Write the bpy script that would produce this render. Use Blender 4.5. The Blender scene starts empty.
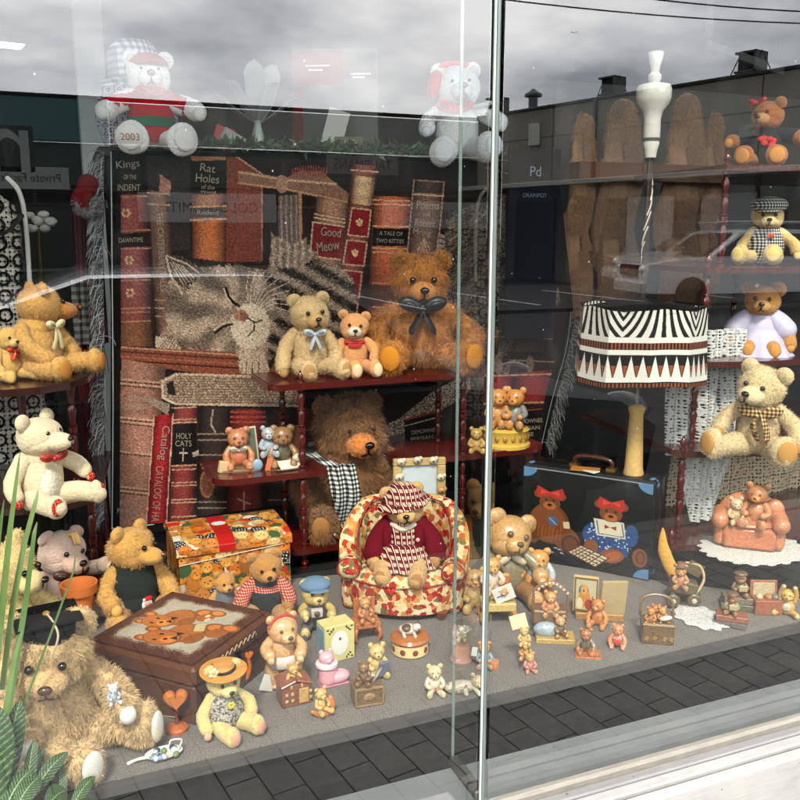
import bpy, math, random
import numpy as np
from mathutils import Matrix, Vector, Euler
random.seed(7); RNG = np.random.default_rng(7)
SC = bpy.context.scene; COL = SC.collection
# ---------------------------------------------------------------- camera, sky, sun, exposure
# world axes: x runs along the shop window to the right, y goes into the shop, z up; the glass joint stands at the origin
FOC, HOR, EYE = 850.0, 235.0, 1.55
PITCH = math.atan((400 - HOR) / FOC)
_cp, _sp = math.cos(PITCH), math.sin(PITCH)
AZ = math.atan2(2050 / 850.0, _cp)
SILL = 0.46
CARPET = 0.50
_fh = np.array([math.cos(AZ), math.sin(AZ), 0.0]); _rt = np.array([math.sin(AZ), -math.cos(AZ), 0.0])
R_ = _rt; U_ = _fh * _sp + np.array([0, 0, _cp]); F_ = _fh * _cp - np.array([0, 0, _sp])
def _ray(px, py): return R_ * (px - 400) / FOC + U_ * (400 - py) / FOC + F_
_r0 = _ray(480, 800); _t0 = (SILL - EYE) / _r0[2]
CAM = np.array([-_t0 * _r0[0], -_t0 * _r0[1], EYE])
def PZ(px, py, z):
    r = _ray(px, py); return CAM + r * ((z - EYE) / r[2])
def PV(px, py, v):
    r = _ray(px, py); return CAM + r * ((v - CAM[1]) / r[1])
def PX(P):
    q = np.asarray(P, float) - CAM; d = q @ F_
    return 400 + FOC * (q @ R_) / d, 400 - FOC * (q @ U_) / d
def MPP(P): return float((np.asarray(P) - CAM) @ F_) / FOC          # metres per photo pixel at P
def MIR(P): return np.array([P[0], -P[1], P[2]])                    # a place seen in the window stands on the street side
def MZ(px, py, z): return MIR(PZ(px, py, z))

cd = bpy.data.cameras.new('camera'); cam = bpy.data.objects.new('camera', cd); COL.objects.link(cam)
cam.matrix_world = Matrix(((R_[0], U_[0], -F_[0], CAM[0]), (R_[1], U_[1], -F_[1], CAM[1]), (R_[2], U_[2], -F_[2], CAM[2]), (0, 0, 0, 1)))
cd.sensor_width = 36; cd.lens = FOC / 800 * 36; cd.clip_start = 0.05; cd.clip_end = 2000
SC.camera = cam
SUN_EL, SUN_AZ = math.radians(50), math.radians(205)                # azimuth measured clockwise from +y
w = bpy.data.worlds.new('World'); SC.world = w; w.use_nodes = True
nt = w.node_tree; nt.nodes.clear()
def _n(t, **k):
    n = nt.nodes.new(t)
    for a, b in k.items(): setattr(n, a, b)
    return n
out = _n('ShaderNodeOutputWorld'); bg = _n('ShaderNodeBackground'); bg.inputs['Strength'].default_value = 0.15
sky = _n('ShaderNodeTexSky', sky_type='NISHITA'); sky.sun_disc = False; sky.sun_elevation = SUN_EL; sky.sun_rotation = SUN_AZ
tc = _n('ShaderNodeTexCoord'); mp = _n('ShaderNodeMapping'); mp.inputs['Scale'].default_value = (1.0, 1.0, 2.3); mp.inputs['Location'].default_value = (.9, -.3, .25)
n1 = _n('ShaderNodeTexNoise'); n1.inputs['Scale'].default_value = 2.5; n1.inputs['Detail'].default_value = 9; n1.inputs['Roughness'].default_value = .55; n1.inputs['Distortion'].default_value = .15
rp = _n('ShaderNodeValToRGB'); e = rp.color_ramp.elements
e[0].position = .38; e[0].color = (2.3, 2.35, 2.5, 1); e[1].position = .62; e[1].color = (9.5, 9.3, 9.1, 1)
m_ = e.new(.5); m_.color = (5.5, 5.5, 5.6, 1)
mx = _n('ShaderNodeMix', data_type='RGBA'); mx.inputs['Factor'].default_value = .9
L = nt.links.new
L(tc.outputs['Generated'], mp.inputs['Vector']); L(mp.outputs['Vector'], n1.inputs['Vector']); 
def _mth(op, a, b):
    n = _n('ShaderNodeMath', operation=op)
    for i, q in enumerate((a, b)):
        if isinstance(q, bpy.types.NodeSocket): L(q, n.inputs[i])
        else: n.inputs[i].default_value = q
    return n.outputs[0]
fac = n1.outputs['Fac']
for (px_, py_, am_, pw_) in ((300, 50, .085, 45), (70, 80, .06, 70)):          # thin places in the overcast
    d_ = MIR(_ray(px_, py_) / np.linalg.norm(_ray(px_, py_))); dt_ = _n('ShaderNodeVectorMath', operation='DOT_PRODUCT'); L(tc.outputs['Generated'], dt_.inputs[0]); dt_.inputs[1].default_value = tuple(d_)
    fac = _mth('ADD', fac, _mth('MULTIPLY', _mth('POWER', _mth('MAXIMUM', dt_.outputs['Value'], 0.0), float(pw_)), am_))
L(fac, rp.inputs['Fac'])
L(sky.outputs['Color'], mx.inputs['A']); L(rp.outputs['Color'], mx.inputs['B']); L(mx.outputs['Result'], bg.inputs['Color']); L(bg.outputs['Background'], out.inputs['Surface'])
sl = bpy.data.lights.new('sun', 'SUN'); sl.energy = 1.5; sl.angle = math.radians(10); sl.color = (1, .92, .82)
so = bpy.data.objects.new('sun', sl); COL.objects.link(so)
so.rotation_euler = Vector((-math.sin(SUN_AZ) * math.cos(SUN_EL), -math.cos(SUN_AZ) * math.cos(SUN_EL), -math.sin(SUN_EL))).to_track_quat('-Z', 'Y').to_euler()
SC.view_settings.view_transform = 'Standard'; SC.view_settings.look = 'None'; SC.view_settings.gamma = 1
SC.view_settings.use_curve_mapping = False; SC.view_settings.exposure = 2.47
SC.render.engine = 'CYCLES'; SC.cycles.use_denoising = True; SC.cycles.max_bounces = 6; SC.cycles.transparent_max_bounces = 24
SC.cycles.diffuse_bounces = 3; SC.cycles.glossy_bounces = 3; SC.cycles.caustics_reflective = False; SC.cycles.caustics_refractive = False

# ---------------------------------------------------------------- helpers
ALB = 0.70
def lin(c):
    c = np.asarray(c, float) / 255.0; l = c @ np.array((.3, .55, .15)); c = np.clip(l[..., None] + (c - l[..., None]) * 1.13, .004, 1.0)
    return ALB * np.where(c <= .04045, c / 12.92, ((c + .055) / 1.055) ** 2.4)
MATS = {}
class NT:                                                            # small node-graph helper
    def __init__(s, name):
        s.m = bpy.data.materials.new(name); s.m.use_nodes = True; s.t = s.m.node_tree; s.t.nodes.clear()
        s.o = s.t.nodes.new('ShaderNodeOutputMaterial')
    def n(s, t, ins=None, **k):
        n = s.t.nodes.new(t)
        for a, b in k.items(): setattr(n, a, b)
        for a, b in (ins or {}).items():
            if isinstance(b, bpy.types.NodeSocket): s.t.links.new(b, n.inputs[a])
            else: n.inputs[a].default_value = b
        return n
    def math(s, op, a, b=0.0, c=0.0): return s.n('ShaderNodeMath', {0: a, 1: b, 2: c}, operation=op).outputs[0]
    def mix(s, f, a, b, bt='MIX'):
        return s.n('ShaderNodeMix', {'Factor': f, 'A': a, 'B': b}, data_type='RGBA', blend_type=bt).outputs['Result']
    def ramp(s, f, st):
        r = s.n('ShaderNodeValToRGB', {'Fac': f}); e = r.color_ramp.elements
        while len(e) < len(st): e.new(.5)
        for q, (p, c) in zip(e, st): q.position = p; q.color = (*c, 1) if len(c) == 3 else c
        return r.outputs['Color']
    def noise(s, vec, sc, det=3, rough=.5): return s.n('ShaderNodeTexNoise', {'Vector': vec, 'Scale': sc, 'Detail': det, 'Roughness': rough}).outputs['Fac']
    def obj(s): return s.n('ShaderNodeTexCoord').outputs['Object']
    def pos(s): return s.n('ShaderNodeNewGeometry').outputs['Position']
    def col(s): return s.n('ShaderNodeAttribute', attribute_name='Col').outputs['Color']
    def bsdf(s, base, rough=.6, spec=.5, bump=None, bd=.002, bs=.5, **k):
        d = {'Base Color': base, 'Roughness': rough, 'Specular IOR Level': spec}
        d.update(k); p = s.n('ShaderNodeBsdfPrincipled', d)
        if bump is not None:
            b = s.n('ShaderNodeBump', {'Height': bump, 'Distance': bd, 'Strength': bs}); s.t.links.new(b.outputs['Normal'], p.inputs['Normal'])
        s.t.links.new(p.outputs[0], s.o.inputs['Surface']); s.p = p; return p
def mat(name):
    if name in MATS: return MATS[name]
    g = NT(name); c = g.col(); v = g.pos()
    def var(sc, lo, hi, det=3):
        n = g.noise(v, sc, det)
        f = g.math('MULTIPLY_ADD', n, (hi - lo) * 1.6, lo - (hi - lo) * .3)
        return g.n('ShaderNodeVectorMath', {0: c, 3: f}, operation='SCALE').outputs[0], n
    if name == 'fur': b, n = var(90, .78, 1.15); g.bsdf(b, 1, .1, n, .004, .6, **{'Sheen Weight': .25, 'Sheen Roughness': .6})
    elif name == 'plush': b, n = var(150, .76, 1.14, 4); g.bsdf(b, 1, .1, n, .004, .9, **{'Sheen Weight': .2, 'Sheen Roughness': .6})
    elif name == 'cloth': b, n = var(420, .85, 1.1); g.bsdf(b, .95, .15, n, .001, .5)
    elif name == 'satin': b, n = var(60, .9, 1.08); g.bsdf(b, .42, .4, n, .002, .3)
    elif name == 'resin': c = g.mix(.2, c, (*lin((214, 182, 138)), 1)); b, n = var(170, .5, 1.22, 6); g.bsdf(b, .3, .5, n, .0015, .4)
    elif name == 'ceramic': b, n = var(60, .9, 1.06); g.bsdf(b, .15, .5)
    elif name == 'eye': g.bsdf(c, .08, .6)
    elif name == 'wood':
        m = g.n('ShaderNodeMapping', {'Vector': g.obj(), 'Scale': (14, 60, 8)}).outputs[0]
        n = g.noise(m, 3, 6, .6); b = g.n('ShaderNodeVectorMath', {0: c, 3: g.math('MULTIPLY_ADD', n, 1.1, .45)}, operation='SCALE').outputs[0]
        g.bsdf(b, .22, .5, **{'Coat Weight': .35, 'Coat Roughness': .12})
    elif name == 'timber':
        m = g.n('ShaderNodeMapping', {'Vector': g.obj(), 'Scale': (6, 40, 40)}).outputs[0]
        n = g.noise(m, 3, 6, .65); b = g.n('ShaderNodeVectorMath', {0: c, 3: g.math('MULTIPLY_ADD', n, 1.0, .5)}, operation='SCALE').outputs[0]
        g.bsdf(b, .6, .3, n, .002, .3)
    elif name == 'paint':
        b, n = var(9, .86, 1.06, 6); g.bsdf(b, .5, .4)
    elif name == 'weathered':
        n = g.noise(v, 7, 10, .68); n2 = g.noise(g.n('ShaderNodeMapping', {'Vector': v, 'Scale': (3, 60, 60)}).outputs[0], 3, 5, .6); vo = g.n('ShaderNodeTexVoronoi', {'Vector': v, 'Scale': 70.0}); hue = g.n('ShaderNodeSeparateColor', {0: vo.outputs['Color']}).outputs
        sp = g.math('MULTIPLY', g.math('LESS_THAN', vo.outputs['Distance'], g.math('MULTIPLY', hue[1], .22)), g.math('LESS_THAN', hue[0], .09))
        k = g.math('MULTIPLY', g.math('MULTIPLY_ADD', n, .75, .58), g.math('MULTIPLY_ADD', n2, .4, .8)); b = g.n('ShaderNodeVectorMath', {0: c, 3: k}, operation='SCALE').outputs[0]
        b = g.mix(sp, b, (.06, .045, .035, 1)); b = g.mix(g.math('MULTIPLY', g.math('MAXIMUM', g.math('SUBTRACT', n, .58), 0.0), 2.2), b, (.2, .17, .13, 1)); g.bsdf(b, .6, .4, n, .002, .5)
    elif name == 'concrete':
        b, n = var(1.3, .75, 1.15, 8); g.bsdf(b, .9, .2)
    elif name == 'metal': g.bsdf(c, .35, .5, Metallic=.9)
    elif name == 'carpaint': g.bsdf(c, .25, .5, **{'Coat Weight': 1.0, 'Coat Roughness': .03})
    elif name == 'lacquer': b, n = var(20, .85, 1.1); g.bsdf(b, .2, .5)
    elif name == 'paper': b, n = var(50, .92, 1.04); g.bsdf(b, .8, .2)
    elif name == 'leaf': b, n = var(22, .8, 1.15); g.bsdf(b, .45, .4)
    elif name == 'rubber': g.bsdf(c, .7, .3)
    elif name == 'emit':
        e_ = g.n('ShaderNodeEmission', {'Color': c, 'Strength': 1.2}); g.t.links.new(e_.outputs[0], g.o.inputs['Surface'])
    elif name == 'weave':
        # coarse tapestry weave: speckled yarn over the woven picture
        m = g.n('ShaderNodeMapping', {'Vector': v, 'Scale': (420, 420, 260)}).outputs[0]
        n = g.noise(m, 1.0, 2, .7); k = g.math('MULTIPLY_ADD', n, 1.5, .3)
        b = g.n('ShaderNodeVectorMath', {0: c, 3: k}, operation='SCALE').outputs[0]; g.bsdf(b, .95, .1, n, .002, .6)
    elif name == 'glassy':
        g.bsdf((.9, .95, .95, 1), .03, .5, **{'Transmission Weight': .95})
    MATS[name] = g.m; return g.m

def mat_pane(clear=False):
    # sheet glass: reflects by Fresnel from its outer skin, lets the rest straight through
    g = NT('clear_glass' if clear else 'sheet_glass'); geo = g.n('ShaderNodeNewGeometry'); fr = g.n('ShaderNodeFresnel', {'IOR': 1.95})
    f = g.math('MULTIPLY', fr.outputs[0], g.math('SUBTRACT', 1.0, geo.outputs['Backfacing']))
    tr = g.n('ShaderNodeBsdfTransparent', {'Color': (.97, .985, .98, 1) if clear else (.9, .915, .905, 1)}); gl = g.n('ShaderNodeBsdfGlossy', {'Color': (1, 1, 1, 1), 'Roughness': 0.0})
    mxs = g.n('ShaderNodeMixShader', {0: f, 1: tr.outputs[0], 2: gl.outputs[0]})
    vo = g.n('ShaderNodeTexVoronoi', {'Vector': g.pos(), 'Scale': 55.0}); rnd = g.n('ShaderNodeSeparateColor', {0: vo.outputs['Color']}).outputs; sm = g.noise(g.n('ShaderNodeMapping', {'Vector': g.pos(), 'Scale': (9, 9, 2.5)}).outputs[0], 2.0, 7, .7)
    sp = g.math('MULTIPLY', g.math('LESS_THAN', vo.outputs['Distance'], g.math('MULTIPLY', rnd[1], .09)), g.math('LESS_THAN', rnd[0], .1)); gr = g.math('MULTIPLY', g.math('MAXIMUM', g.math('SUBTRACT', sm, .56), 0.0), .06 if not clear else 0.0)
    df = g.n('ShaderNodeBsdfDiffuse', {'Color': (.5, .5, .48, 1)}); mxs = g.n('ShaderNodeMixShader', {0: g.math('MINIMUM', g.math('MULTIPLY_ADD', sp, .35, gr), 1.0), 1: mxs.outputs[0], 2: df.outputs[0]}); g.t.links.new(mxs.outputs[0], g.o.inputs['Surface']); return g.m
def mat_check(name, c1, c2, c3, sc, thin=None, axes='xz'):
    """gingham / plaid: two crossed bands over a ground colour, in object space"""
    if name in MATS: return MATS[name]
    g = NT(name); o = g.n('ShaderNodeSeparateXYZ', {0: g.obj()}).outputs
    ix = {'x': 0, 'y': 1, 'z': 2}
    def band(s):
        t = g.math('FRACT', g.math('MULTIPLY', s, sc)); return g.math('GREATER_THAN', t, .5)
    a = g.math('ADD', o[ix[axes[0]]], g.math('MULTIPLY', o[1], .6)) if axes == 'xz' else o[ix[axes[0]]]
    b1, b2 = band(a), band(o[ix[axes[1]]])
    s = g.math('MULTIPLY', g.math('ADD', b1, b2), .5)
    r = g.ramp(s, [(0.0, tuple(lin(c1))), (.5, tuple(lin(c2))), (1.0, tuple(lin(c3)))])
    if thin is not None:
        t = g.math('LESS_THAN', g.math('FRACT', g.math('MULTIPLY_ADD', a, sc, .25)), .12); r = g.mix(t, r, (*lin(thin), 1))
    g.bsdf(r, .95, .1); MATS[name] = g.m; return g.m
def mat_print(name, ground, spots, sc):
    """printed fabric: irregular motifs of several colours on a pale ground"""
    if name in MATS: return MATS[name]
    g = NT(name); v = g.obj()
    wv = g.n('ShaderNodeVectorMath', {0: v, 1: g.n('ShaderNodeVectorMath', {0: g.n('ShaderNodeTexNoise', {'Vector': v, 'Scale': sc * 1.3}).outputs['Color'], 3: .6 / sc}, operation='SCALE').outputs[0]}, operation='ADD').outputs[0]
    vo = g.n('ShaderNodeTexVoronoi', {'Vector': wv, 'Scale': sc}); hue = g.n('ShaderNodeSeparateColor', {0: vo.outputs['Color']}).outputs[0]
    st = [(i / len(spots), tuple(lin(c))) for i, c in enumerate(spots)]
    r = g.n('ShaderNodeValToRGB', {'Fac': hue}); r.color_ramp.interpolation = 'CONSTANT'; e = r.color_ramp.elements
    while len(e) < len(st): e.new(.5)
    for q, (p, c) in zip(e, st): q.position = p; q.color = (*c, 1)
    m1 = g.math('LESS_THAN', vo.outputs['Distance'], .7); c = g.mix(m1, (*lin(ground), 1), r.outputs['Color'])
    v2 = g.n('ShaderNodeTexVoronoi', {'Vector': v, 'Scale': sc * 2.6}); c = g.mix(g.math('LESS_THAN', v2.outputs['Distance'], .16), c, (*lin((70, 40, 30)), 1))
    v3 = g.n('ShaderNodeTexVoronoi', {'Vector': wv, 'Scale': sc * 1.9}); c = g.mix(g.math('LESS_THAN', v3.outputs['Distance'], .13), c, (*lin((245, 225, 180)), 1))
    g.bsdf(c, .9, .15); MATS[name] = g.m; return g.m
def mat_lace(name, c, sc, hole=.33, axes='xz'):
    """openwork cloth: round holes really are open"""
    if name in MATS: return MATS[name]
    g = NT(name); ob = g.n('ShaderNodeSeparateXYZ', {0: g.obj()}).outputs; v = g.n('ShaderNodeCombineXYZ', {0: g.math('ADD', ob[0], g.math('MULTIPLY', ob[1], .12 if axes == 'xz' else 0.0)), 1: ob[2] if axes == 'xz' else ob[1], 2: 0.0}).outputs[0]; vo = g.n('ShaderNodeTexVoronoi', {'Vector': v, 'Scale': sc, 'Randomness': .2}, voronoi_dimensions='2D')
    h = g.math('LESS_THAN', vo.outputs['Distance'], hole)
    big = g.n('ShaderNodeTexVoronoi', {'Vector': v, 'Scale': sc * .27, 'Randomness': .1}, voronoi_dimensions='2D')
    solid = g.math('LESS_THAN', g.math('ABSOLUTE', g.math('SUBTRACT', big.outputs['Distance'], .33)), .07)
    h = g.math('MULTIPLY', h, g.math('SUBTRACT', 1.0, solid))
    p = g.bsdf((*lin(c), 1), .95, .1, vo.outputs['Distance'], .003, .6); tr = g.n('ShaderNodeBsdfTransparent')
    mxs = g.n('ShaderNodeMixShader', {0: h, 1: p.outputs[0], 2: tr.outputs[0]}); g.t.links.new(mxs.outputs[0], g.o.inputs['Surface'])
    MATS[name] = g.m; return g.m

class MB:
    """collects shapes (verts, faces, a colour per vertex) for ONE mesh object"""
    def __init__(s, col=(128, 128, 128)): s.v = []; s.f = []; s.c = []; s.nv = 0; s.col = col; s.nrm = None
    def add(s, v, f, col=None):
        v = np.asarray(v, float).reshape(-1, 3); s.v.append(v)
        c = lin(col if col is not None else s.col); c = np.broadcast_to(c, v.shape) if c.ndim == 1 else c
        s.c.append(c); b = s.nv; s.f += [tuple(i + b for i in q) for q in f]; s.nv += len(v); return s
    def ell(s, c, r, rot=None, seg=20, rings=12, col=None, top=1.0, bot=-1.0):
        a0, a1 = math.asin(max(-1, bot)), math.asin(min(1, top)); th = np.linspace(a0, a1, rings + 1); ph = np.linspace(0, 2 * math.pi, seg, endpoint=False)
        T, P = np.meshgrid(th, ph, indexing='ij'); r = np.broadcast_to(np.asarray(r, float), (3,))
        v = np.stack([np.cos(T) * np.cos(P) * r[0], np.cos(T) * np.sin(P) * r[1], np.sin(T) * r[2]], -1).reshape(-1, 3)
        if rot is not None: v = v @ np.array(Euler([math.radians(q) for q in rot]).to_matrix()).T
        return s.add(v + np.asarray(c), s._grid(rings + 1, seg), col)
    @staticmethod
    def _grid(n, m, wrap=True):
        f = []
        for i in range(n - 1):
            for j in range(m if wrap else m - 1):
                k = (j + 1) % m; f.append((i * m + j, i * m + k, (i + 1) * m + k, (i + 1) * m + j))
        return f
    def tube(s, pts, rad, seg=12, col=None, n=None, cap=True, flat=1.0):
        pts = np.asarray(pts, float); rad = np.broadcast_to(np.asarray(rad, float), (len(pts),))
        if n and len(pts) > 2 or n:
            t = np.linspace(0, len(pts) - 1, n)
            if len(pts) == 2: q = pts[0] + (pts[1] - pts[0]) * t[:, None]
            else:
                q = []
                for x in t:
                    i = min(int(x), len(pts) - 2); u = x - i
                    p0, p1, p2, p3 = pts[max(i - 1, 0)], pts[i], pts[i + 1], pts[min(i + 2, len(pts) - 1)]
                    q.append(.5 * (2 * p1 + (p2 - p0) * u + (2 * p0 - 5 * p1 + 4 * p2 - p3) * u * u + (3 * p1 - p0 - 3 * p2 + p3) * u ** 3))
                q = np.array(q)
            rad = np.interp(t, np.arange(len(pts)), rad); pts = q
        if cap:                                                      # rounded ends
            d0 = pts[0] - pts[1]; d0 = d0 / (np.linalg.norm(d0) + 1e-9); d1 = pts[-1] - pts[-2]; d1 = d1 / (np.linalg.norm(d1) + 1e-9)
            A = [math.radians(a) for a in (90, 62, 35, 12)]
            pre = [(pts[0] + d0 * rad[0] * math.sin(a), rad[0] * math.cos(a)) for a in A]; post = [(pts[-1] + d1 * rad[-1] * math.sin(a), rad[-1] * math.cos(a)) for a in A[::-1]]
            pts = np.array([p for p, _ in pre] + list(pts) + [p for p, _ in post]); rad = np.array([r for _, r in pre] + list(rad) + [r for _, r in post])
        tan = np.gradient(pts, axis=0); tan /= np.linalg.norm(tan, axis=1)[:, None] + 1e-9
        up = np.array([0, 0, 1.0]) if abs(tan[0][2]) < .9 else np.array([0, 1.0, 0]); vs = []
        ph = np.linspace(0, 2 * math.pi, seg, endpoint=False)
        for p, t, r in zip(pts, tan, rad):
            x = np.cross(up, t); x /= np.linalg.norm(x) + 1e-9; y = np.cross(t, x); up = y
            vs.append(p + r * (np.cos(ph)[:, None] * x + flat * np.sin(ph)[:, None] * y))
        return s.add(np.concatenate(vs), s._grid(len(pts), seg) + ([] if cap else [tuple(range(seg))[::-1], tuple(range((len(pts) - 1) * seg, len(pts) * seg))]), col)
    def lathe(s, prof, c=(0, 0, 0), seg=18, col=None, sx=1, sy=1, wob=0, nw=6):
        ph = np.linspace(0, 2 * math.pi, seg, endpoint=False); vs = []
        for i, (r, z) in enumerate(prof):
            k = 1 + wob * np.cos(ph * nw) * i / max(1, len(prof) - 1)
            vs.append(np.stack([np.cos(ph) * r * sx * k, np.sin(ph) * r * sy * k, np.full(seg, z)], -1))
        v = np.concatenate(vs) + np.asarray(c)
        return s.add(v, s._grid(len(prof), seg) + [tuple(range(seg))[::-1], tuple(range((len(prof) - 1) * seg, len(prof) * seg))], col)
    def box(s, c, d, rot=None, col=None, bev=None):
        d = np.asarray(d, float) / 2; b = bev if bev is not None else float(min(d)) * .18
        v, f = [], []                                                # chamfered box: 24 verts
        idx = {}
        for sx in (-1, 1):
            for sy in (-1, 1):
                for sz in (-1, 1):
                    for a in range(3):
                        p = d - b; p = np.array(p); p[a] = d[a]; idx[(sx, sy, sz, a)] = len(v); v.append(p * (sx, sy, sz))
        for a in range(3):
            o = [i for i in range(3) if i != a]
            for sg in (-1, 1):
                q = []
                for (p1, p2) in ((-1, -1), (1, -1), (1, 1), (-1, 1)):
                    k = [0, 0, 0]; k[a] = sg; k[o[0]] = p1; k[o[1]] = p2; q.append(idx[(*k, a)])
                flip = (sg > 0) == (a == 1); f.append(tuple(q[::-1]) if flip else tuple(q))
        for a in range(3):
            o = [i for i in range(3) if i != a]
            for p1 in (-1, 1):
                for p2 in (-1, 1):
                    def K(sg, ax):
                        k = [0, 0, 0]; k[a] = sg; k[o[0]] = p1; k[o[1]] = p2; return idx[(*k, ax)]
                    f.append((K(-1, o[0]), K(1, o[0]), K(1, o[1]), K(-1, o[1])))
        for sx in (-1, 1):
            for sy in (-1, 1):
                for sz in (-1, 1): f.append(tuple(idx[(sx, sy, sz, a)] for a in range(3)))
        v = np.array(v)
        if rot is not None: v = v @ np.array(Euler([math.radians(q) for q in rot]).to_matrix()).T
        return s.add(v + np.asarray(c), f, col)
    def prism(s, poly, z0, z1, col=None):
        n = len(poly); v = [(x, y, z0) for x, y in poly] + [(x, y, z1) for x, y in poly]
        return s.add(v, [tuple(range(n))[::-1], tuple(range(n, 2 * n))] + [(i, (i + 1) % n, n + (i + 1) % n, n + i) for i in range(n)], col)
    def xf(s, M):
        M = np.array(M); s.v = [v @ M[:3, :3].T + M[:3, 3] for v in s.v]; return s
    def fuzz(s, ln, n, wid=None, comb=(0, 0, -.5), var=.27, upf=.95, clump=1.3):
        """fur pile: n curved tufts spread over the surface built so far"""
        V = np.concatenate(s.v); C = np.concatenate(s.c); T = []
        for q in s.f:
            for i in range(1, len(q) - 1): T.append((q[0], q[i], q[i + 1]))
        T = np.array(T); a, b, c = V[T[:, 0]], V[T[:, 1]], V[T[:, 2]]
        cr = np.cross(b - a, c - a); ar = np.linalg.norm(cr, axis=1); k = RNG.choice(len(T), n, p=ar / ar.sum())
        VN = np.zeros_like(V); np.add.at(VN, T.ravel(), np.repeat(cr, 3, 0)); VN /= np.linalg.norm(VN, axis=1)[:, None] + 1e-12
        # outward orientation by the centroid of the shape
        u, v = RNG.random(n), RNG.random(n); fl = u + v > 1; u[fl], v[fl] = 1 - u[fl], 1 - v[fl]
        P = a[k] + u[:, None] * (b - a)[k] + v[:, None] * (c - a)[k]
        N = (1 - u - v)[:, None] * VN[T[k, 0]] + u[:, None] * VN[T[k, 1]] + v[:, None] * VN[T[k, 2]]; N /= np.linalg.norm(N, axis=1)[:, None] + 1e-12
        cen = V.mean(0); sg = np.sign(((V - cen) * VN).sum(1).sum()) or 1; N *= sg
        w_ = wid or ln * .22; rv = RNG.normal(size=(n, 3)); tx = np.cross(N, rv); tx /= np.linalg.norm(tx, axis=1)[:, None] + 1e-12
        L_ = ln * RNG.uniform(.55, 1.2, n)[:, None]
        dr = N * upf + np.asarray(comb) + RNG.normal(size=(n, 3)) * .28; dr /= np.linalg.norm(dr, axis=1)[:, None] + 1e-9
        d2 = dr + np.asarray(comb) * .9 + rv * .12; d2 /= np.linalg.norm(d2, axis=1)[:, None] + 1e-9
        ck = np.floor(P / (ln * clump)).astype(int); hk = (ck[:, 0] * 73856093 ^ ck[:, 1] * 19349663 ^ ck[:, 2] * 83492791) % 997; tab = np.random.default_rng(5).normal(size=(997, 4))
        dr = dr + tab[hk, :3] * .55; dr /= np.linalg.norm(dr, axis=1)[:, None] + 1e-9
        m = P + dr * L_ * .55; t = m + d2 * L_ * .5; P = P - N * ln * .06
        vs = np.stack([P - tx * w_ * .6, P + tx * w_ * .6, m + tx * w_ * .38, m - tx * w_ * .38, t], 1).reshape(-1, 3)
        cc = C[T[k, 0]] * (1 + RNG.normal(size=(n, 1)) * var * .75 + tab[hk, 3:4] * .16).clip(.45, 1.5)
        cc = np.repeat(cc, 5, 0); cc = cc * np.tile(np.array([.92, .92, 1.0, 1.0, 1.1]), n)[:, None]
        b0 = s.nv; base = np.arange(n) * 5 + b0
        s.v.append(vs); s.c.append(cc); s.nv += len(vs)
        s.f += list(map(tuple, np.stack([base, base + 1, base + 2, base + 3], 1).tolist())) + list(map(tuple, np.stack([base + 3, base + 2, base + 4], 1).tolist()))
        s.nrm = True
        return s
    def build(s, name, m='paint', parent=None, smooth=True, ang=None):
        me = bpy.data.meshes.new(name); V = np.concatenate(s.v); me.from_pydata(V.tolist(), [], s.f)
        at = me.color_attributes.new('Col', 'FLOAT_COLOR', 'POINT')
        at.data.foreach_set('color', np.concatenate([np.concatenate(s.c), np.ones((len(V), 1))], 1).astype(np.float32).ravel())
        me.materials.append(mat(m) if isinstance(m, str) else m)
        if smooth: me.polygons.foreach_set('use_smooth', [True] * len(me.polygons))
        if s.nrm is None:
            import bmesh
            bm = bmesh.new(); bm.from_mesh(me); bmesh.ops.recalc_face_normals(bm, faces=bm.faces); bm.to_mesh(me); bm.free()
            if smooth: me.set_sharp_from_angle(angle=math.radians(38))
        o = bpy.data.objects.new(name, me); COL.objects.link(o)
        if parent is not None: o.parent = parent
        return o
def tag(o, label, cat, group=None):
    o['label'] = label; o['category'] = cat
    if group: o['group'] = group
    return o
def thing(name, label, cat, loc, rz=0, group=None):
    o = bpy.data.objects.new(name, None); COL.objects.link(o); o.location = tuple(float(q) for q in loc); o.rotation_euler = (0, 0, math.radians(rz))
    o.empty_display_size = .05; return tag(o, label, cat, group)
def struct(o, kind='structure'): o['kind'] = kind; return o
def facing(P, yaw=0):
    """z rotation that turns a thing's front (-y) to the camera, then yaw degrees to the picture's right"""
    dx, dy = CAM[0] - P[0], CAM[1] - P[1]; return math.degrees(math.atan2(dx, -dy)) + yaw
def back(P, dist):
    q = np.array(P) - CAM; q[2] = 0; q /= np.linalg.norm(q); return np.array(P) + q * dist
def text(s, name, pts, m, col, parent=None, size=1.0, extr=0.0, align='CENTER'):
    """lettering mesh; pts maps the text's own (x, y, z) array to world/parent positions"""
    cu = bpy.data.curves.new('t', 'FONT'); cu.body = s; cu.size = size; cu.align_x = align; cu.align_y = 'CENTER'; cu.extrude = extr
    to = bpy.data.objects.new('t', cu); COL.objects.link(to); me = bpy.data.meshes.new_from_object(to)
    COL.objects.unlink(to); bpy.data.objects.remove(to)
    v = np.zeros(len(me.vertices) * 3); me.vertices.foreach_get('co', v); v = np.asarray(pts(v.reshape(-1, 3)), float)
    me.vertices.foreach_set('co', v.ravel()); me.name = name
    at = me.color_attributes.new('Col', 'FLOAT_COLOR', 'POINT'); at.data.foreach_set('color', np.tile([*lin(col), 1.0], len(v)).astype(np.float32))
    me.materials.clear(); me.materials.append(mat(m)); me.update()
    o = bpy.data.objects.new(name, me); COL.objects.link(o)
    if parent is not None: o.parent = parent
    return o
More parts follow.
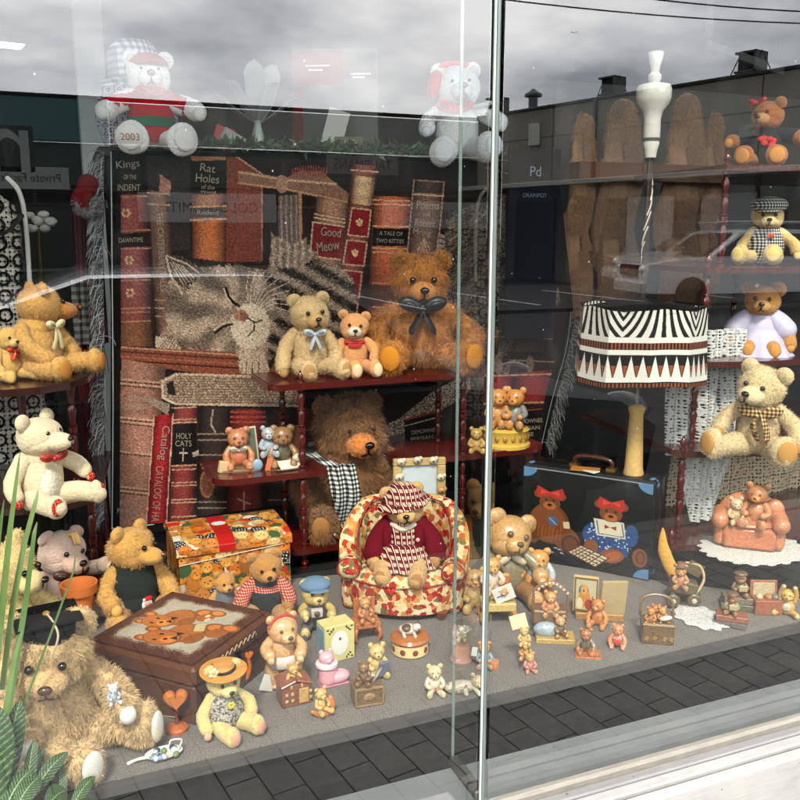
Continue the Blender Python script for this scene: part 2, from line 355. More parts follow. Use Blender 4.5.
def flat_text(s, name, org, ux, uy, h, m, col, parent=None, wmax=None):
    org, ux, uy = np.asarray(org, float), np.asarray(ux, float), np.asarray(uy, float)
    def f(v):
        k = h
        if wmax: k = min(h, wmax / max(1e-6, np.ptp(v[:, 0])))
        return org + v[:, :1] * ux * k + v[:, 1:2] * uy * h
    return text(s, name, f, m, col, parent)
class Ras:
    """colour raster over a grid of cloth / panel vertices (X, Y are design coordinates of each vertex)"""
    def __init__(s, X, Y, base): s.X, s.Y = X, Y; s.C = np.empty(X.shape + (3,)); s.C[:] = base
    def put(s, m, col, k=None):
        c = np.asarray(col, float)
        s.C[m] = c if k is None else c * k[m][:, None]
    def inside(s, pts):
        X, Y = s.X, s.Y; r = np.zeros(X.shape, bool); n = len(pts)
        for i in range(n):
            x1, y1 = pts[i]; x2, y2 = pts[(i + 1) % n]
            if y1 == y2: continue
            c = ((y1 > Y) != (y2 > Y)) & (X < (x2 - x1) * (Y - y1) / (y2 - y1) + x1); r ^= c
        return r
    def poly(s, pts, col, spine=False):
        m = s.inside(pts)
        if spine:                                                    # woven highlight down the middle of a book spine
            l0, r0 = np.array(pts[0]), np.array(pts[1]); r1, l1 = np.array(pts[2]), np.array(pts[3])
            t = np.clip((s.Y - l0[1]) / (l1[1] - l0[1] + 1e-6), 0, 1); xl = l0[0] + (l1[0] - l0[0]) * t; xr = r0[0] + (r1[0] - r0[0]) * t
            q = (s.X - xl) / (xr - xl + 1e-6); k = .45 + .75 * np.sin(np.clip(q, .02, .98) * math.pi) ** .7; s.put(m, col, k)
        else: s.put(m, col)
        return m
    def ell(s, cx, cy, rx, ry, col, rot=0):
        a = math.radians(rot); dx, dy = s.X - cx, s.Y - cy; u = dx * math.cos(a) + dy * math.sin(a); v = -dx * math.sin(a) + dy * math.cos(a)
        m = (u / rx) ** 2 + (v / ry) ** 2 < 1; s.put(m, col); return m
    def line(s, pts, w, col):
        for (x1, y1), (x2, y2) in zip(pts[:-1], pts[1:]):
            dx, dy = x2 - x1, y2 - y1; t = np.clip(((s.X - x1) * dx + (s.Y - y1) * dy) / (dx * dx + dy * dy + 1e-9), 0, 1)
            s.put((s.X - x1 - t * dx) ** 2 + (s.Y - y1 - t * dy) ** 2 < (w / 2) ** 2, col)
def grid_mesh(name, P, C, m, parent=None, smooth=True):
    n, k = P.shape[:2]; me = bpy.data.meshes.new(name)
    i = np.arange(n * k).reshape(n, k); f = np.stack([i[:-1, :-1], i[:-1, 1:], i[1:, 1:], i[1:, :-1]], -1).reshape(-1, 4)
    me.vertices.add(n * k); me.vertices.foreach_set('co', P.astype(np.float32).ravel()); me.loops.add(f.size); me.loops.foreach_set('vertex_index', f.ravel().astype(np.int32))
    me.polygons.add(len(f)); me.polygons.foreach_set('loop_start', np.arange(0, f.size, 4, dtype=np.int32)); me.polygons.foreach_set('loop_total', np.full(len(f), 4, np.int32))
    me.update(calc_edges=True); me.polygons.foreach_set('use_smooth', [smooth] * len(f))
    at = me.color_attributes.new('Col', 'FLOAT_COLOR', 'POINT'); cc = lin(np.clip(C, 0, 255)).reshape(-1, 3)
    at.data.foreach_set('color', np.concatenate([cc, np.ones((len(cc), 1))], 1).astype(np.float32).ravel())
    me.materials.append(mat(m) if isinstance(m, str) else m)
    o = bpy.data.objects.new(name, me); COL.objects.link(o)
    if parent is not None: o.parent = parent
    return o
def panel(name, org, ux, uy, W, H, base, paint, m, parent, res=220):
    """flat painted panel: paint(ras) draws in 0..W, 0..H (y down) units"""
    n = max(8, int(res * H / max(W, H))); k = max(8, int(res * W / max(W, H)))
    X, Y = np.meshgrid(np.linspace(0, W, k), np.linspace(0, H, n)); r = Ras(X, Y, base); paint(r)
    P = np.asarray(org) + X[..., None] / W * np.asarray(ux) + Y[..., None] / H * np.asarray(uy)
    return grid_mesh(name, P, r.C, m, parent, False)
def tag_mesh(o, label, cat, group=None): return tag(o, label, cat, group)
# ---------------------------------------------------------------- bears
def rotm(yaw=0, pitch=0, roll=0):
    return np.array((Matrix.Rotation(math.radians(yaw), 3, 'Z') @ Matrix.Rotation(math.radians(pitch), 3, 'X') @ Matrix.Rotation(math.radians(roll), 3, 'Y')))
class Bear:
    """a soft or cast bear; the unit is its own height h; front is -y"""
    def __init__(s, name, label, cat, P, h, yaw=0, fur=(190, 150, 100), m='plush', group=None, face=True, head=(0, 0, 0), pile=0, nt=0, hs=1.0,
                 hc=(0, -.02, .69), arms=None, legs=None, pad=None, muz=None, ear=None, earc=None, nose=(25, 20, 18), eyec=(12, 10, 9), body=(.2, .17, .28),
                 belly=None, stand=False, armr=(.07, .078, .082), legr=(.1, .095, .085), footr=(.09, .065, .115), msz=1.0, seg=None, comb=(0, 0, -.55), eyes=1.0, snout=1.0,
                 bc=None, armc=None, legc=None, earz=0, smile=True):
        s.h, s.m, s.fur = h, m, fur; s.hc = np.array(hc); s.hs = hs
        s.root = thing(name, label, cat, P, facing(P, yaw) if face else yaw, group); s.Rm = rotm(*head); s.P = P
        sg = seg or (24 if h > .16 else 16); rg = sg * 2 // 3; s.sg = sg; pile = pile if pile < .03 or pile > .06 else pile * 1.3; s.pile = pile * h; pl = pile * h
        dk = tuple(c * .86 for c in fur); pad = pad or tuple(min(255, c * 1.1) for c in fur); muz = muz or tuple(min(255, c * 1.08) for c in fur); earc = earc or dk
        ph_ = RNG.uniform(0, 6.28, (3, 4)); soft = m in ('plush', 'fur')
        def lump(b):
            if soft:
                for i, v in enumerate(b.v):
                    b.v[i] = v + .0085 * np.stack([np.sin(11 * v[:, (a + 1) % 3] + ph_[a, 0]) + .7 * np.sin(19 * v[:, (a + 2) % 3] + ph_[a, 1]) + .5 * np.sin(31 * v[:, a] + ph_[a, 2]) for a in range(3)], -1)
            return b
        if soft: body = tuple(np.array(body) * RNG.uniform(.95, 1.06, 3)); hs = hs * RNG.uniform(.96, 1.05); s.hs = hs; ear = tuple(np.array(ear or (.085, .05, .085)) * RNG.uniform(.9, 1.12))
        nt = int(nt * (3.0 if pile > .06 else 2.0)); fz = lambda b, w: lump(b).fuzz(pl * 1.55, max(60, int(nt * w)), comb=comb, wid=pl * (.11 if pile > .06 else .2 if pile > .04 else .26), var=.36) if nt else lump(b)
        lo = .05 if stand else 0.0
        b = MB(bc or fur); z0 = .5 if stand else .28
        s.bz, s.br = z0, body
        b.ell((0, 0, z0), body, seg=sg, rings=rg); b.ell((0, .01, z0 + body[2] * .62), (body[0] * .78, body[1] * .85, body[2] * .55), seg=sg, rings=rg)
        if belly: b.ell((0, -body[1] * .22, z0 - .02), (body[0] * .72, body[1] * .86, body[2] * .78), seg=sg, rings=rg, col=belly)
        s.body = fz(b, .3).xf(np.diag([h, h, h, 1])).build('body', m, s.root)
        if stand: s.hc = np.array((0, -.02, .82)) if hc == (0, -.02, .69) else s.hc
        k = hs
        b = MB(fur); b.ell(s.hp((0, 0, 0)), np.array((.215, .19, .195)) * k, seg=sg, rings=rg, rot=None)
        b.ell(s.hp((0, -.04, -.06)), np.array((.19, .16, .13)) * k, seg=sg, rings=rg)
        s.head = fz(b, .26).xf(np.diag([h, h, h, 1])).build('head', m, s.root)
        er = ear or (.085, .05, .085)
        for sx in (-1, 1):
            b = MB(fur); q = s.hp((sx * .165, .02, .155 + earz)); b.v = []; t = MB(fur)
            t.ell((0, 0, 0), np.array(er) * k, seg=sg // 4 * 3, rings=rg // 3 * 2); t.ell((0, -er[1] * .55 * k, -.004), np.array((er[0] * .66, er[1] * .6, er[2] * .66)) * k, seg=12, rings=8, col=earc)
            t.xf(np.block([[rotm(0, 0, sx * 28), np.zeros((3, 1))], [np.zeros((1, 3)), np.ones((1, 1))]])); t.xf(s._M(q)); 
            if nt: t.fuzz(pl * .8, max(40, int(nt * .035)), comb=comb)
            t.xf(np.diag([h, h, h, 1])).build('ear', m, s.head)
        t = MB(muz); mr = np.array((.105, .1 * snout, .082)) * msz * k; mc = np.array((0, -.15 - .04 * snout, -.055)) * k
        t.ell((0, 0, 0), mr, seg=sg // 4 * 3, rings=rg // 3 * 2); t.xf(s._M(s.hp(mc / k)))
        if nt: t.fuzz(pl * .45, max(40, int(nt * .03)), comb=comb)
        t.xf(np.diag([h, h, h, 1])).build('muzzle', m, s.head)
        em = 'eye' if m in ('plush', 'fur') else m
        tip = mc[1] / k - mr[1] / k
        t = MB(nose); t.ell((0, 0, 0), np.array((.036, .024, .026)) * msz * k, seg=10, rings=8); t.xf(s._M(s.hp((0, tip + .004 - .45 * pile, -.02))))
        if smile:
            for sx in (-1, 1): t.tube([s.hp((0, tip + .004 - .2 * pile, -.055 * msz)), s.hp((0, tip + .006 - .2 * pile, -.085 * msz)), s.hp((sx * .035 * msz, tip + .03 - .2 * pile, -.108 * msz))], .006 * k, seg=5, n=6)
        t.xf(np.diag([h, h, h, 1])).build('nose', em, s.head)
        for sx in (-1, 1):
            t = MB(eyec); t.ell(s.hp((sx * .082, -.17 - .6 * pile, .04)), .024 * eyes * k, seg=10, rings=8); t.xf(np.diag([h, h, h, 1])).build('eye', em, s.head)
        A = arms or [(-.27, -.2, .2), (.27, -.2, .2)]; sh = .66 if stand else .47
        s.hands = [np.array(a) * h for a in A]
        for sx, a in zip((-1, 1), A):
            p0 = np.array((sx * body[0] * .82, -.01, sh)); p2 = np.array(a); el = (p0 + p2) / 2 + np.array((sx * .06, .02, -.015)); t = MB(armc or fur)
            t.tube([p0, el, p2], armr, seg=sg // 2 + 2, n=7)
            if armc: t.ell(p2, np.array(armr[2] * 1.12), seg=12, rings=8, col=fur)
            ar = fz(t, .1).xf(np.diag([h, h, h, 1])).build('arm', m, s.root)
            dv = (p2 - el) / np.linalg.norm(p2 - el); pp = p2 + dv * armr[2] * .5 + np.array((0, -armr[2] * .55, -.02)); t = MB(pad)
            t.ell(pp, (armr[2] * .62, armr[2] * .5, armr[2] * .68), seg=12, rings=8); t.xf(np.diag([h, h, h, 1])).build('paw_pad', 'cloth' if nt or m == 'plush' else m, ar)
        if stand: Lg = legs or [(-.11, -.02, .06), (.11, -.02, .06)]
        else: Lg = legs or [(-.21, -.4, .1), (.21, -.4, .1)]
        s.feet = [np.array(a) * h for a in Lg]
        for sx, a in zip((-1, 1), Lg):
            a = np.array(a); t = MB(legc or fur); p0 = np.array((sx * body[0] * .55, -.02, .36 if stand else .11))
            md = (p0 + a) / 2 + (np.array((sx * .02, -.01, 0)) if stand else np.array((sx * .03, 0, .012)))
            t.tube([p0, md, a], legr, seg=sg // 2 + 2, n=7)
            fr = np.array(footr)
            if stand: fc = a + np.array((0, -.04, -.01)); fr = np.array((footr[0], footr[2], .055)); t.ell(fc, fr, seg=sg // 4 * 3, rings=rg // 3 * 2, col=fur)
            else:
                dv = a - p0; dv[2] = 0; ya = math.degrees(math.atan2(dv[0], -dv[1])); fc = a + np.array((0, 0, fr[2] - .1)); t.ell(fc, fr, rot=(0, 0, ya), seg=sg // 4 * 3, rings=rg // 3 * 2, col=fur)
            lg = fz(t, .14).xf(np.diag([h, h, h, 1])).build('leg', m, s.root)
            if not stand:
                u = dv / (np.linalg.norm(dv) + 1e-9); t = MB(pad); t.ell(fc + u * (fr[1] * .82 + .35 * pile), (fr[0] * .7, fr[1] * .35, fr[2] * .74), rot=(0, 0, ya), seg=16, rings=10)
                t.xf(np.diag([h, h, h, 1])).build('foot_pad', 'cloth' if m in ('fur', 'plush') else m, lg)
    def _M(s, t):
        M = np.eye(4); M[:3, :3] = s.Rm; M[:3, 3] = t; return M
    def hp(s, p): return s.Rm @ (np.array(p) * s.hs) + s.hc
    def part(s, name, fn, m, col=(128, 128, 128), head=False, parent=None):
        """fn(mb) draws in units of h; with head=True in the head's own turned frame"""
        b = MB(col); fn(b)
        if head: b.xf(np.diag([s.hs] * 3 + [1])); b.xf(s._M(s.hc))
        b.xf(np.diag([s.h] * 3 + [1])); return b.build(name, m, parent or (s.head if head else s.root))
    def bow(s, c, w, col, m='satin', tails=.0, name='bow', head=False):
        def f(b):
            c0 = np.array(c)
            for sx in (-1, 1):
                b.ell(c0 + np.array((sx * w * .5, 0, .15 * w)), (w * .5, w * .2, w * .3), rot=(0, sx * -18, 0), seg=14, rings=8)
                b.ell(c0 + np.array((sx * w * .5, -.12 * w, .15 * w)), (w * .3, w * .14, w * .15), rot=(0, sx * -18, 0), seg=10, rings=6, col=tuple(q * .7 for q in col))
                if tails: b.tube([c0, c0 + np.array((sx * w * .2, -.02, -tails * .5)), c0 + np.array((sx * w * .42, -.01, -tails))], (w * .12, w * .2, w * .24), seg=8, n=6, flat=.3)
            b.ell(c0, (w * .17, w * .2, w * .2), seg=10, rings=6)
        return s.part(name, f, m, col, head)
    def vest(s, m, col, z0=-.75, z1=.9, k=1.13, name='vest'):
        r = np.array(s.br) * k + .35 * min(.05, s.pile / s.h)
        def f(b):
            b.ell((0, 0, s.bz), r, seg=s.sg, rings=14, bot=z0, top=min(1, z1)); b.ell((0, .01, s.bz + s.br[2] * .62), (r[0] * .8, r[1] * .88, r[2] * .55), seg=s.sg, rings=10, top=.75)
        return s.part(name, f, m, col)
    def skirt(s, m, col, z1=.36, z0=.03, r0=.19, r1=.36, y=-.04, name='dress', pl=11, ry=.85):
        def f(b): b.lathe([(r0, z1), (r0 * 1.15, z1 - .04), (r0 * .6 + r1 * .4, z1 * .6 + z0 * .4), (r1 * .95, z0 + .03), (r1, z0), (r1 * .8, z0 + .015)], (0, y, 0), seg=66, sy=ry, wob=.07, nw=pl)
        return s.part(name, f, m, col)
    def sleeves(s, m, col, a=0.0, b=.72, name='sleeve', k=1.18):
        sh = .66 if s.bz > .4 else .47
        for sx, hd in zip((-1, 1), s.hands):
            p0 = np.array((sx * s.br[0] * .82, -.01, sh)); p2 = hd / s.h; el = (p0 + p2) / 2 + np.array((sx * .06, .02, -.015))
            def q(t): return (1 - t) ** 2 * p0 + 2 * t * (1 - t) * (2 * el - .5 * (p0 + p2)) + t * t * p2
            s.part(name, lambda mb: mb.tube([q(a + (b - a) * t) for t in (0, .33, .66, 1)], (.078 * k, .085 * k, .088 * k, .09 * k), seg=14, n=8), m, col)
def place(px, pb, z, hpx, k=.35, v=None):
    """ground point and height of something whose base shows at pixel (px, pb) on a surface at z and which is hpx pixels tall"""
    P = PZ(px, pb, z) if v is None else PV(px, pb, v)
    if v is not None: P[2] = z
    h = hpx * MPP(P) * (.83 if z == CARPET and hpx <= 70 else 1.0); P2 = back(P, k * h); P2[2] = z; return P2, h * (1 + k * h / np.linalg.norm(P - CAM))
def fig(name, label, px, pb, z, hpx, group=None, k=.2, cat='figurine', **kw):
    P, h = place(px, pb, z, hpx, k); kw.setdefault('m', 'resin'); kw.setdefault('seg', 16); kw.setdefault('hs', 1.12); kw.setdefault('eyes', 1.2)
    return Bear(name, label, cat, P, h, group=group, **kw)
# ---------------------------------------------------------------- setting: street side
TURN = 0.0                                                          # the right pane stands a few degrees off the left one
RT = np.array(Matrix.Rotation(math.radians(TURN), 4, 'Z'))
_nr = np.array([-math.sin(math.radians(TURN)), math.cos(math.radians(TURN)), 0])
def MR(P): P = np.asarray(P, float); return P - 2 * (P @ _nr) * _nr  # the same for the right pane
def MZR(px, py, z): return MR(PZ(px, py, z))

def mat_pavers():
    g = NT('brick_pavers'); o = g.n('ShaderNodeSeparateXYZ', {0: g.obj()}).outputs
    v = g.n('ShaderNodeCombineXYZ', {0: o[1], 1: o[0], 2: 0.0}).outputs[0]; v = g.n('ShaderNodeMapping', {'Vector': v, 'Rotation': (0, 0, math.radians(-9))}).outputs[0]
    b = g.n('ShaderNodeTexBrick', {'Vector': v, 'Color1': (.15, .148, .143, 1), 'Color2': (.10, .099, .096, 1), 'Mortar': (.015, .015, .015, 1), 'Scale': 1.0, 'Mortar Size': .0028, 'Mortar Smooth': .2, 'Brick Width': .21, 'Row Height': .105, 'Bias': 0.0})
    n = g.noise(g.obj(), 35, 6, .65); c = g.mix(.5, b.outputs['Color'], g.ramp(n, [(.3, (.045, .045, .044)), (.75, (.19, .188, .18))])); c = g.mix(b.outputs['Fac'], c, (.012, .012, .012, 1))
    g.bsdf(c, .85, .3, g.math('SUBTRACT', n, b.outputs['Fac']), .004, .7); return g.m
def mat_ground(name, c1, c2, sc, rough=.95):
    g = NT(name); n = g.noise(g.obj(), sc, 8, .7); g.bsdf(g.ramp(n, [(.3, c1), (.7, c2)]), rough, .2, n, .01, .5); return g.m
b = MB((70, 70, 68)); b.box((0, -250, -.22), (700, 800, .1), bev=.0); struct(b.build('ground', mat_ground('earth', (.014, .014, .013), (.026, .026, .024), 2), smooth=False))
b = MB(); b.box((0, -8.5, -.145), (300, 12.6, .05), bev=0); struct(b.build('road', mat_ground('asphalt', (.008, .008, .0083), (.017, .017, .0165), 30), smooth=False))
b = MB(); b.box((0, -1.18, -.06), (300, 2.0, .12), bev=.004); struct(b.build('pavement', mat_pavers(), smooth=False))
b = MB((120, 120, 116)); b.box((0, -2.26, -.06), (300, .15, .13), bev=.015); struct(b.build('kerb', 'concrete', smooth=False))
b = MB((110, 110, 106)); b.box((0, -22.5, -.1), (300, 15.4, .12), bev=.0); struct(b.build('forecourt', mat_ground('worn_asphalt', (.012, .012, .012), (.026, .026, .025), 12), smooth=False))
b = MB((200, 200, 195))
for k in range(-6, 8): b.box((k * 2.9 + 1, -18, -.037), (.1, 4.6, .006), bev=0)
struct(b.build('parking_markings', 'paint', smooth=False))

# building across the street: a long front facing the shop and a wing running towards it on the right
zr = 5.65
A0, A1 = MZ(-260, 82, zr), MZ(452, 119, zr); yA = (A0[1] + A1[1]) / 2
W0, W1 = MZR(497, 116, zr), MZR(980, 40, zr)
bl = thing('shop_building', 'long low building with dark green front and flat parapet across the street', 'building', (0, yA, -.04))
xa0, xa1 = -34, W0[0] + 3
def lb(parent_y): return lambda x0, x1, y0, y1, z0, z1: ((np.array([(x0 + x1) / 2, (y0 + y1) / 2 - parent_y, (z0 + z1) / 2 + .04])), (x1 - x0, y1 - y0, z1 - z0))
q = lb(yA)
def bx(mb, a, **k): c, d = a; mb.box(c, d, **k)
b = MB((70, 82, 80)); bx(b, q(xa0, xa1, yA - 9, yA, 2.9, 4.35), bev=.02); bx(b, q(xa0, xa1, yA - 9, yA - 2.2, -.04, 2.9), bev=.02); b.build('wall', 'concrete', bl, False)
b = MB((64, 98, 98)); bx(b, q(xa0, 1.3, yA - .05, yA + .12, 4.36, zr), bev=.02); b.build('parapet_panel', 'paint', bl, False)
b = MB((150, 152, 146)); bx(b, q(1.32, xa1, yA - .05, yA + .1, 4.36, zr - .05), bev=.02); b.build('parapet_panel', 'concrete', bl, False)
b = MB((22, 23, 22)); bx(b, q(xa0, xa1, yA - .1, yA + .16, zr - .05 + .051, zr + .1), bev=.01); b.build('coping', 'concrete', bl, False)
b = MB((26, 52, 44)); bx(b, q(xa0, xa1, yA - .12, yA + .1, 3.05, 3.3), bev=.02); b.build('fascia', 'paint', bl, False)
for k in range(-7, 5):
    x = k * 4.2 + .6
    if x > xa1 - 2: break
    b = MB((40, 58, 54)); bx(b, q(x - .12, x + .12, yA - .4, yA - .15, -.04, 2.9), bev=.02); b.build('pillar', 'paint', bl, False)
    b = MB((22, 26, 28)); bx(b, q(x + .5, x + 3.7, yA - 2.2, yA - 2.12, .45, 2.5), bev=.01); wn = b.build('window', 'lacquer', bl, False)
    b = MB((130, 132, 128)); bx(b, q(x + .42, x + 3.78, yA - 2.2, yA - 2.08, 2.51, 2.6), bev=.01); bx(b, q(x + .42, x + 3.78, yA - 2.2, yA - 2.05, .34, .44), bev=.01); bx(b, q(x + 2.05, x + 2.12, yA - 2.19, yA - 2.09, .45, 2.5), bev=.01); b.build('frame', 'paint', wn, False)
# wing
wd = W1 - W0; wl = np.hypot(wd[0], wd[1]); wz = math.degrees(math.atan2(wd[1], wd[0]))
wg = thing('warehouse_wing', 'tall grey concrete panelled warehouse wall with rooftop vents across the street', 'building', (W0[0], W0[1], -.04), wz)
LW = wl + 6; s_ = 1 if (np.cross(wd[:2], np.array([1, 0])) < 0) else -1     # which side is away from the viewer
Cm = MR(CAM); loc = (Cm - W0)[:2]; side = np.sign(-wd[1] * loc[0] + wd[0] * loc[1]) if False else np.sign(wd[0] * (CAM - W0)[1] - wd[1] * (CAM - W0)[0])
q2 = lambda x0, x1, y0, y1, z0, z1: (np.array([(x0 + x1) / 2, -side * (y0 + y1) / 2, (z0 + z1) / 2 + .04]), (x1 - x0, y1 - y0, z1 - z0))
b = MB((92, 94, 92)); bx(b, q2(-1, LW, .6, 12, -.04, 3.3), bev=.02); b.build('wall', 'concrete', wg, False)
for i in range(6):
    x0 = -1 + i * (LW + 1) / 6; x1 = x0 + (LW + 1) / 6
    for z0, z1 in ((3.3, 4.72), (4.735, zr)):
        b = MB((138, 135, 126) if z0 < 4 else (144, 141, 132)); bx(b, q2(x0 + .012, x1 - .012, .0, .6, z0, z1), bev=.012); b.build('wall_panel', 'concrete', wg, False)
b = MB((45, 46, 46)); bx(b, q2(-1, LW, -.06, .5, zr + .002, zr + .09), bev=.01); b.build('coping', 'metal', wg, False)
for x0, z0, dx, dz, cc in ((1.6, 4.5, .5, .7, (190, 192, 188)), (6.4, 3.7, .35, .35, (60, 60, 60)), (9.4, 4.1, .6, .3, (150, 150, 146))):
    b = MB(cc); bx(b, q2(x0, x0 + dx, -.07, -.002, z0, z0 + dz), bev=.01); b.build('wall_box', 'paint', wg, False)
for x0 in (4.4, 11.7): b = MB((70, 72, 70)); bx(b, q2(x0, x0 + .1, -.11, -.003, 3.26, zr), bev=.01); b.build('downpipe', 'metal', wg, False)
b = MB((170, 170, 166)); bx(b, q2(-1, LW, -.9, -.001, 3.1, 3.24), bev=.01); b.build('awning', 'paint', wg, False)
for x0, c in ((.6, (50, 46, 44)), (3.3, (60, 50, 44)), (5.4, (200, 202, 200)), (8.0, (170, 172, 170)), (10.6, (66, 60, 54)), (13, (196, 198, 196))):
    b = MB(c); bx(b, q2(x0, x0 + 1.7, .52, .59, 0, 2.7), bev=.01); d_ = b.build('door', 'paint', wg, False)
    b = MB((40, 40, 40)); bx(b, q2(x0 - .08, x0 - .01, .48, .6, 0, 2.78), bev=.01); b.build('jamb', 'paint', d_, False); b = MB((40, 40, 40)); bx(b, q2(x0 + 1.71, x0 + 1.78, .48, .6, 0, 2.78), bev=.01); b.build('jamb', 'paint', d_, False)
for px, wpx in ((470, 20), (520, 16), (596, 14), (735, 26)):
    t = (px - 497) / (980 - 497); # walk along the roofline by picture place
    bst = min(np.linspace(-.05, 1, 400), key=lambda a: abs(PX(MR(W0 + wd * a))[0] - px)); P = W0 + wd * bst
    v = thing('roof_vent', {470: 'small square metal vent hood at the far end of the roofline', 520: 'tiny round capped vent pipe on the warehouse roof', 596: 'middle square metal vent hood on the roofline', 735: 'largest open metal vent hood, above the red bowed bear'}[px], 'roof vent', (P[0], P[1], zr + (.06 if px == 520 else .2)), wz)
    if px == 520:
        b = MB((90, 90, 88)); b.lathe([(.16, 0), (.16, .5), (.3, .5), (.3, .58), (.05, .75)], (0, -side * .6, 0)); b.build('pipe', 'metal', v)
    else:
        h_ = .55; b = MB((62, 66, 64)); y_ = -side * .7
        b.box((0, y_, h_ - .03), (.62, .6, .06)); b.box((0, y_, .03), (.62, .6, .06)); b.box((.28, y_, h_ / 2), (.06, .6, h_)); b.box((0, y_ - side * .27, h_ / 2), (.62, .06, h_)); b.build('hood', 'metal', v, False)
        b = MB((20, 20, 20)); b.box((-.06, y_, h_ / 2), (.42, .42, h_ * .8)); b.build('fan_box', 'rubber', v, False)
        b = MB((60, 60, 60)); b.tube([(-.31, y_, h_), (-.6, y_, 0)], .015, 6); b.build('stay', 'metal', v); b = MB((60, 60, 60)); b.tube([(.31, y_, h_), (.6, y_, 0)], .015, 6); b.build('stay', 'metal', v)
# overhead wires
for i, (pa, pb, lab) in enumerate((((430, -20), (900, 30), 'lower thin black power line crossing the cloudy sky'), ((380, -62), (900, 22), 'upper thin black power line crossing the cloudy sky'))):
    pa, pb = [((400, -6), (900, 32)), ((480, -18), (900, 21))][i]
    a, c = MZR(*pa, 7.6), MZR(*pb, 7.6); d = c - a; pts = [a + d * t + np.array((0, 0, -.25 * (1 - (2 * t - 1) ** 2) + .2)) for t in np.linspace(-.4, 1.4, 24)]
    b = MB((15, 15, 15)); b.tube(pts, .02, 6, cap=False); tag(b.build('power_line', 'rubber'), lab, 'power line', 'power lines over the street')
for i, (px, py) in enumerate(((572, 32.5), (574.5, 32.8), (577, 32))):
    P = MZR(px, py, 14); b = MB((15, 15, 15)); b.add([(-.13, 0, .05), (0, .04, 0), (0, -.04, 0), (.13, 0, .05), (0, .1, 0), (0, -.08, -.01), (0, 0, -.03)], [(0, 1, 2), (3, 2, 1), (1, 4, 2), (2, 5, 6), (1, 6, 2)]); b.xf(np.block([[np.eye(3), P[:, None]], [np.zeros((1, 3)), np.ones((1, 1))]]))
    tag(b.build('bird', 'rubber', smooth=False), 'tiny dark bird flying in the cloudy sky', 'bird', 'birds in the sky')
# shop signs over there (they read the right way round from the street and reversed in the glass)
def sign(name, label, pl, pr, dpt_y, hgt, txt, board, ink, th=.5, tall=.0, pane=0):
    """pl, pr: pixels where the board's ends show; dpt_y: distance of the board beyond the glass"""
    mz = MIR if not pane else MR
    a, c = mz(PV(*pl, dpt_y)), mz(PV(*pr, dpt_y)); ctr = (a + c) / 2; wdt = np.hypot(*(a - c)[:2]); t = thing(name, label, 'sign', ctr, math.degrees(math.atan2((c - a)[1], (c - a)[0])) + 180)
    b = MB(board); b.box((0, 0, 0), (wdt, .06, hgt), bev=.01); b.build('board', 'paint', t, False)
    if txt: flat_text(txt, 'lettering', (0, -.034, 0), (-1, 0, 0) if False else (1, 0, 0), (0, 0, 1), th * hgt, 'paint', ink, t, wdt * .8)
    return t
sign('shop_sign', 'pale grey sign lettered Coloursmith hanging over the cat book cover', (138, 208), (276, 208), 25.0, .85, 'COLOURSMITH', (150, 150, 148), (30, 32, 34))
sign('shop_sign', 'pale grey sign lettered Coloursmith beside the glass joint', (382, 215), (505, 216), 25.0, .85, 'COLOURSMITH', (138, 138, 136), (30, 32, 34))
sign('shop_sign', 'dark sign lettered Taubmans under the garland', (326, 164), (398, 167), 26.2, .6, 'TAUBMANS', (110, 110, 110), (20, 20, 22), .8)
sign('shop_sign', 'pale strip sign lettered Private Facilities beside the lace dress', (-20, 180), (69, 176), 26.0, .62, 'Private Facilities', (150, 152, 150), (30, 32, 34), .55)
t = sign('shop_sign', 'dark sign with a large pale n shaped emblem by the lace dress', (-16, 149), (34, 148), 26.0, 1.3, 'n', (20, 34, 32), (150, 156, 154), 2.6)

# ---- vehicles parked across the street
def wheel(parent, x, y, z, r, side):
    b = MB((22, 22, 23)); b.lathe([(r * .62, -.1), (r * .93, -.11), (r, -.07), (r, .07), (r * .93, .11), (r * .62, .1)], seg=28); M = np.eye(4); M[:3, :3] = np.array(Matrix.Rotation(math.radians(90), 3, 'X')); M[:3, 3] = (x, y, z)
    b.xf(M); w_ = b.build('wheel', 'rubber', parent)
    b = MB((150, 152, 155)); b.lathe([(r * .62, -.09), (r * .62, .09)], seg=24); b.box((0, 0, 0), (r * 1.1, .07, .16)); b.box((0, 0, 0), (.07, r * 1.1, .16)); b.lathe([(.06, -.1), (.06, .1)], seg=12); b.xf(M); b.build('rim', 'metal', w_)
def hull(prof, ys, col):
    """body skin: a side profile (x, z) carried across widths ys=[(y, inset)]"""
    b = MB(col); n = len(prof); P = np.array(prof, float); c = P.mean(0); vs = []
    for y, k in ys: vs.append(np.stack([c[0] + (P[:, 0] - c[0]) * k, np.full(n, y), c[1] + (P[:, 1] - c[1]) * (1 - (1 - k) * 1.2)], -1))
    b.add(np.concatenate(vs), MB._grid(len(ys), n) + [tuple(range(n))[::-1], tuple(range((len(ys) - 1) * n, len(ys) * n))]); return b
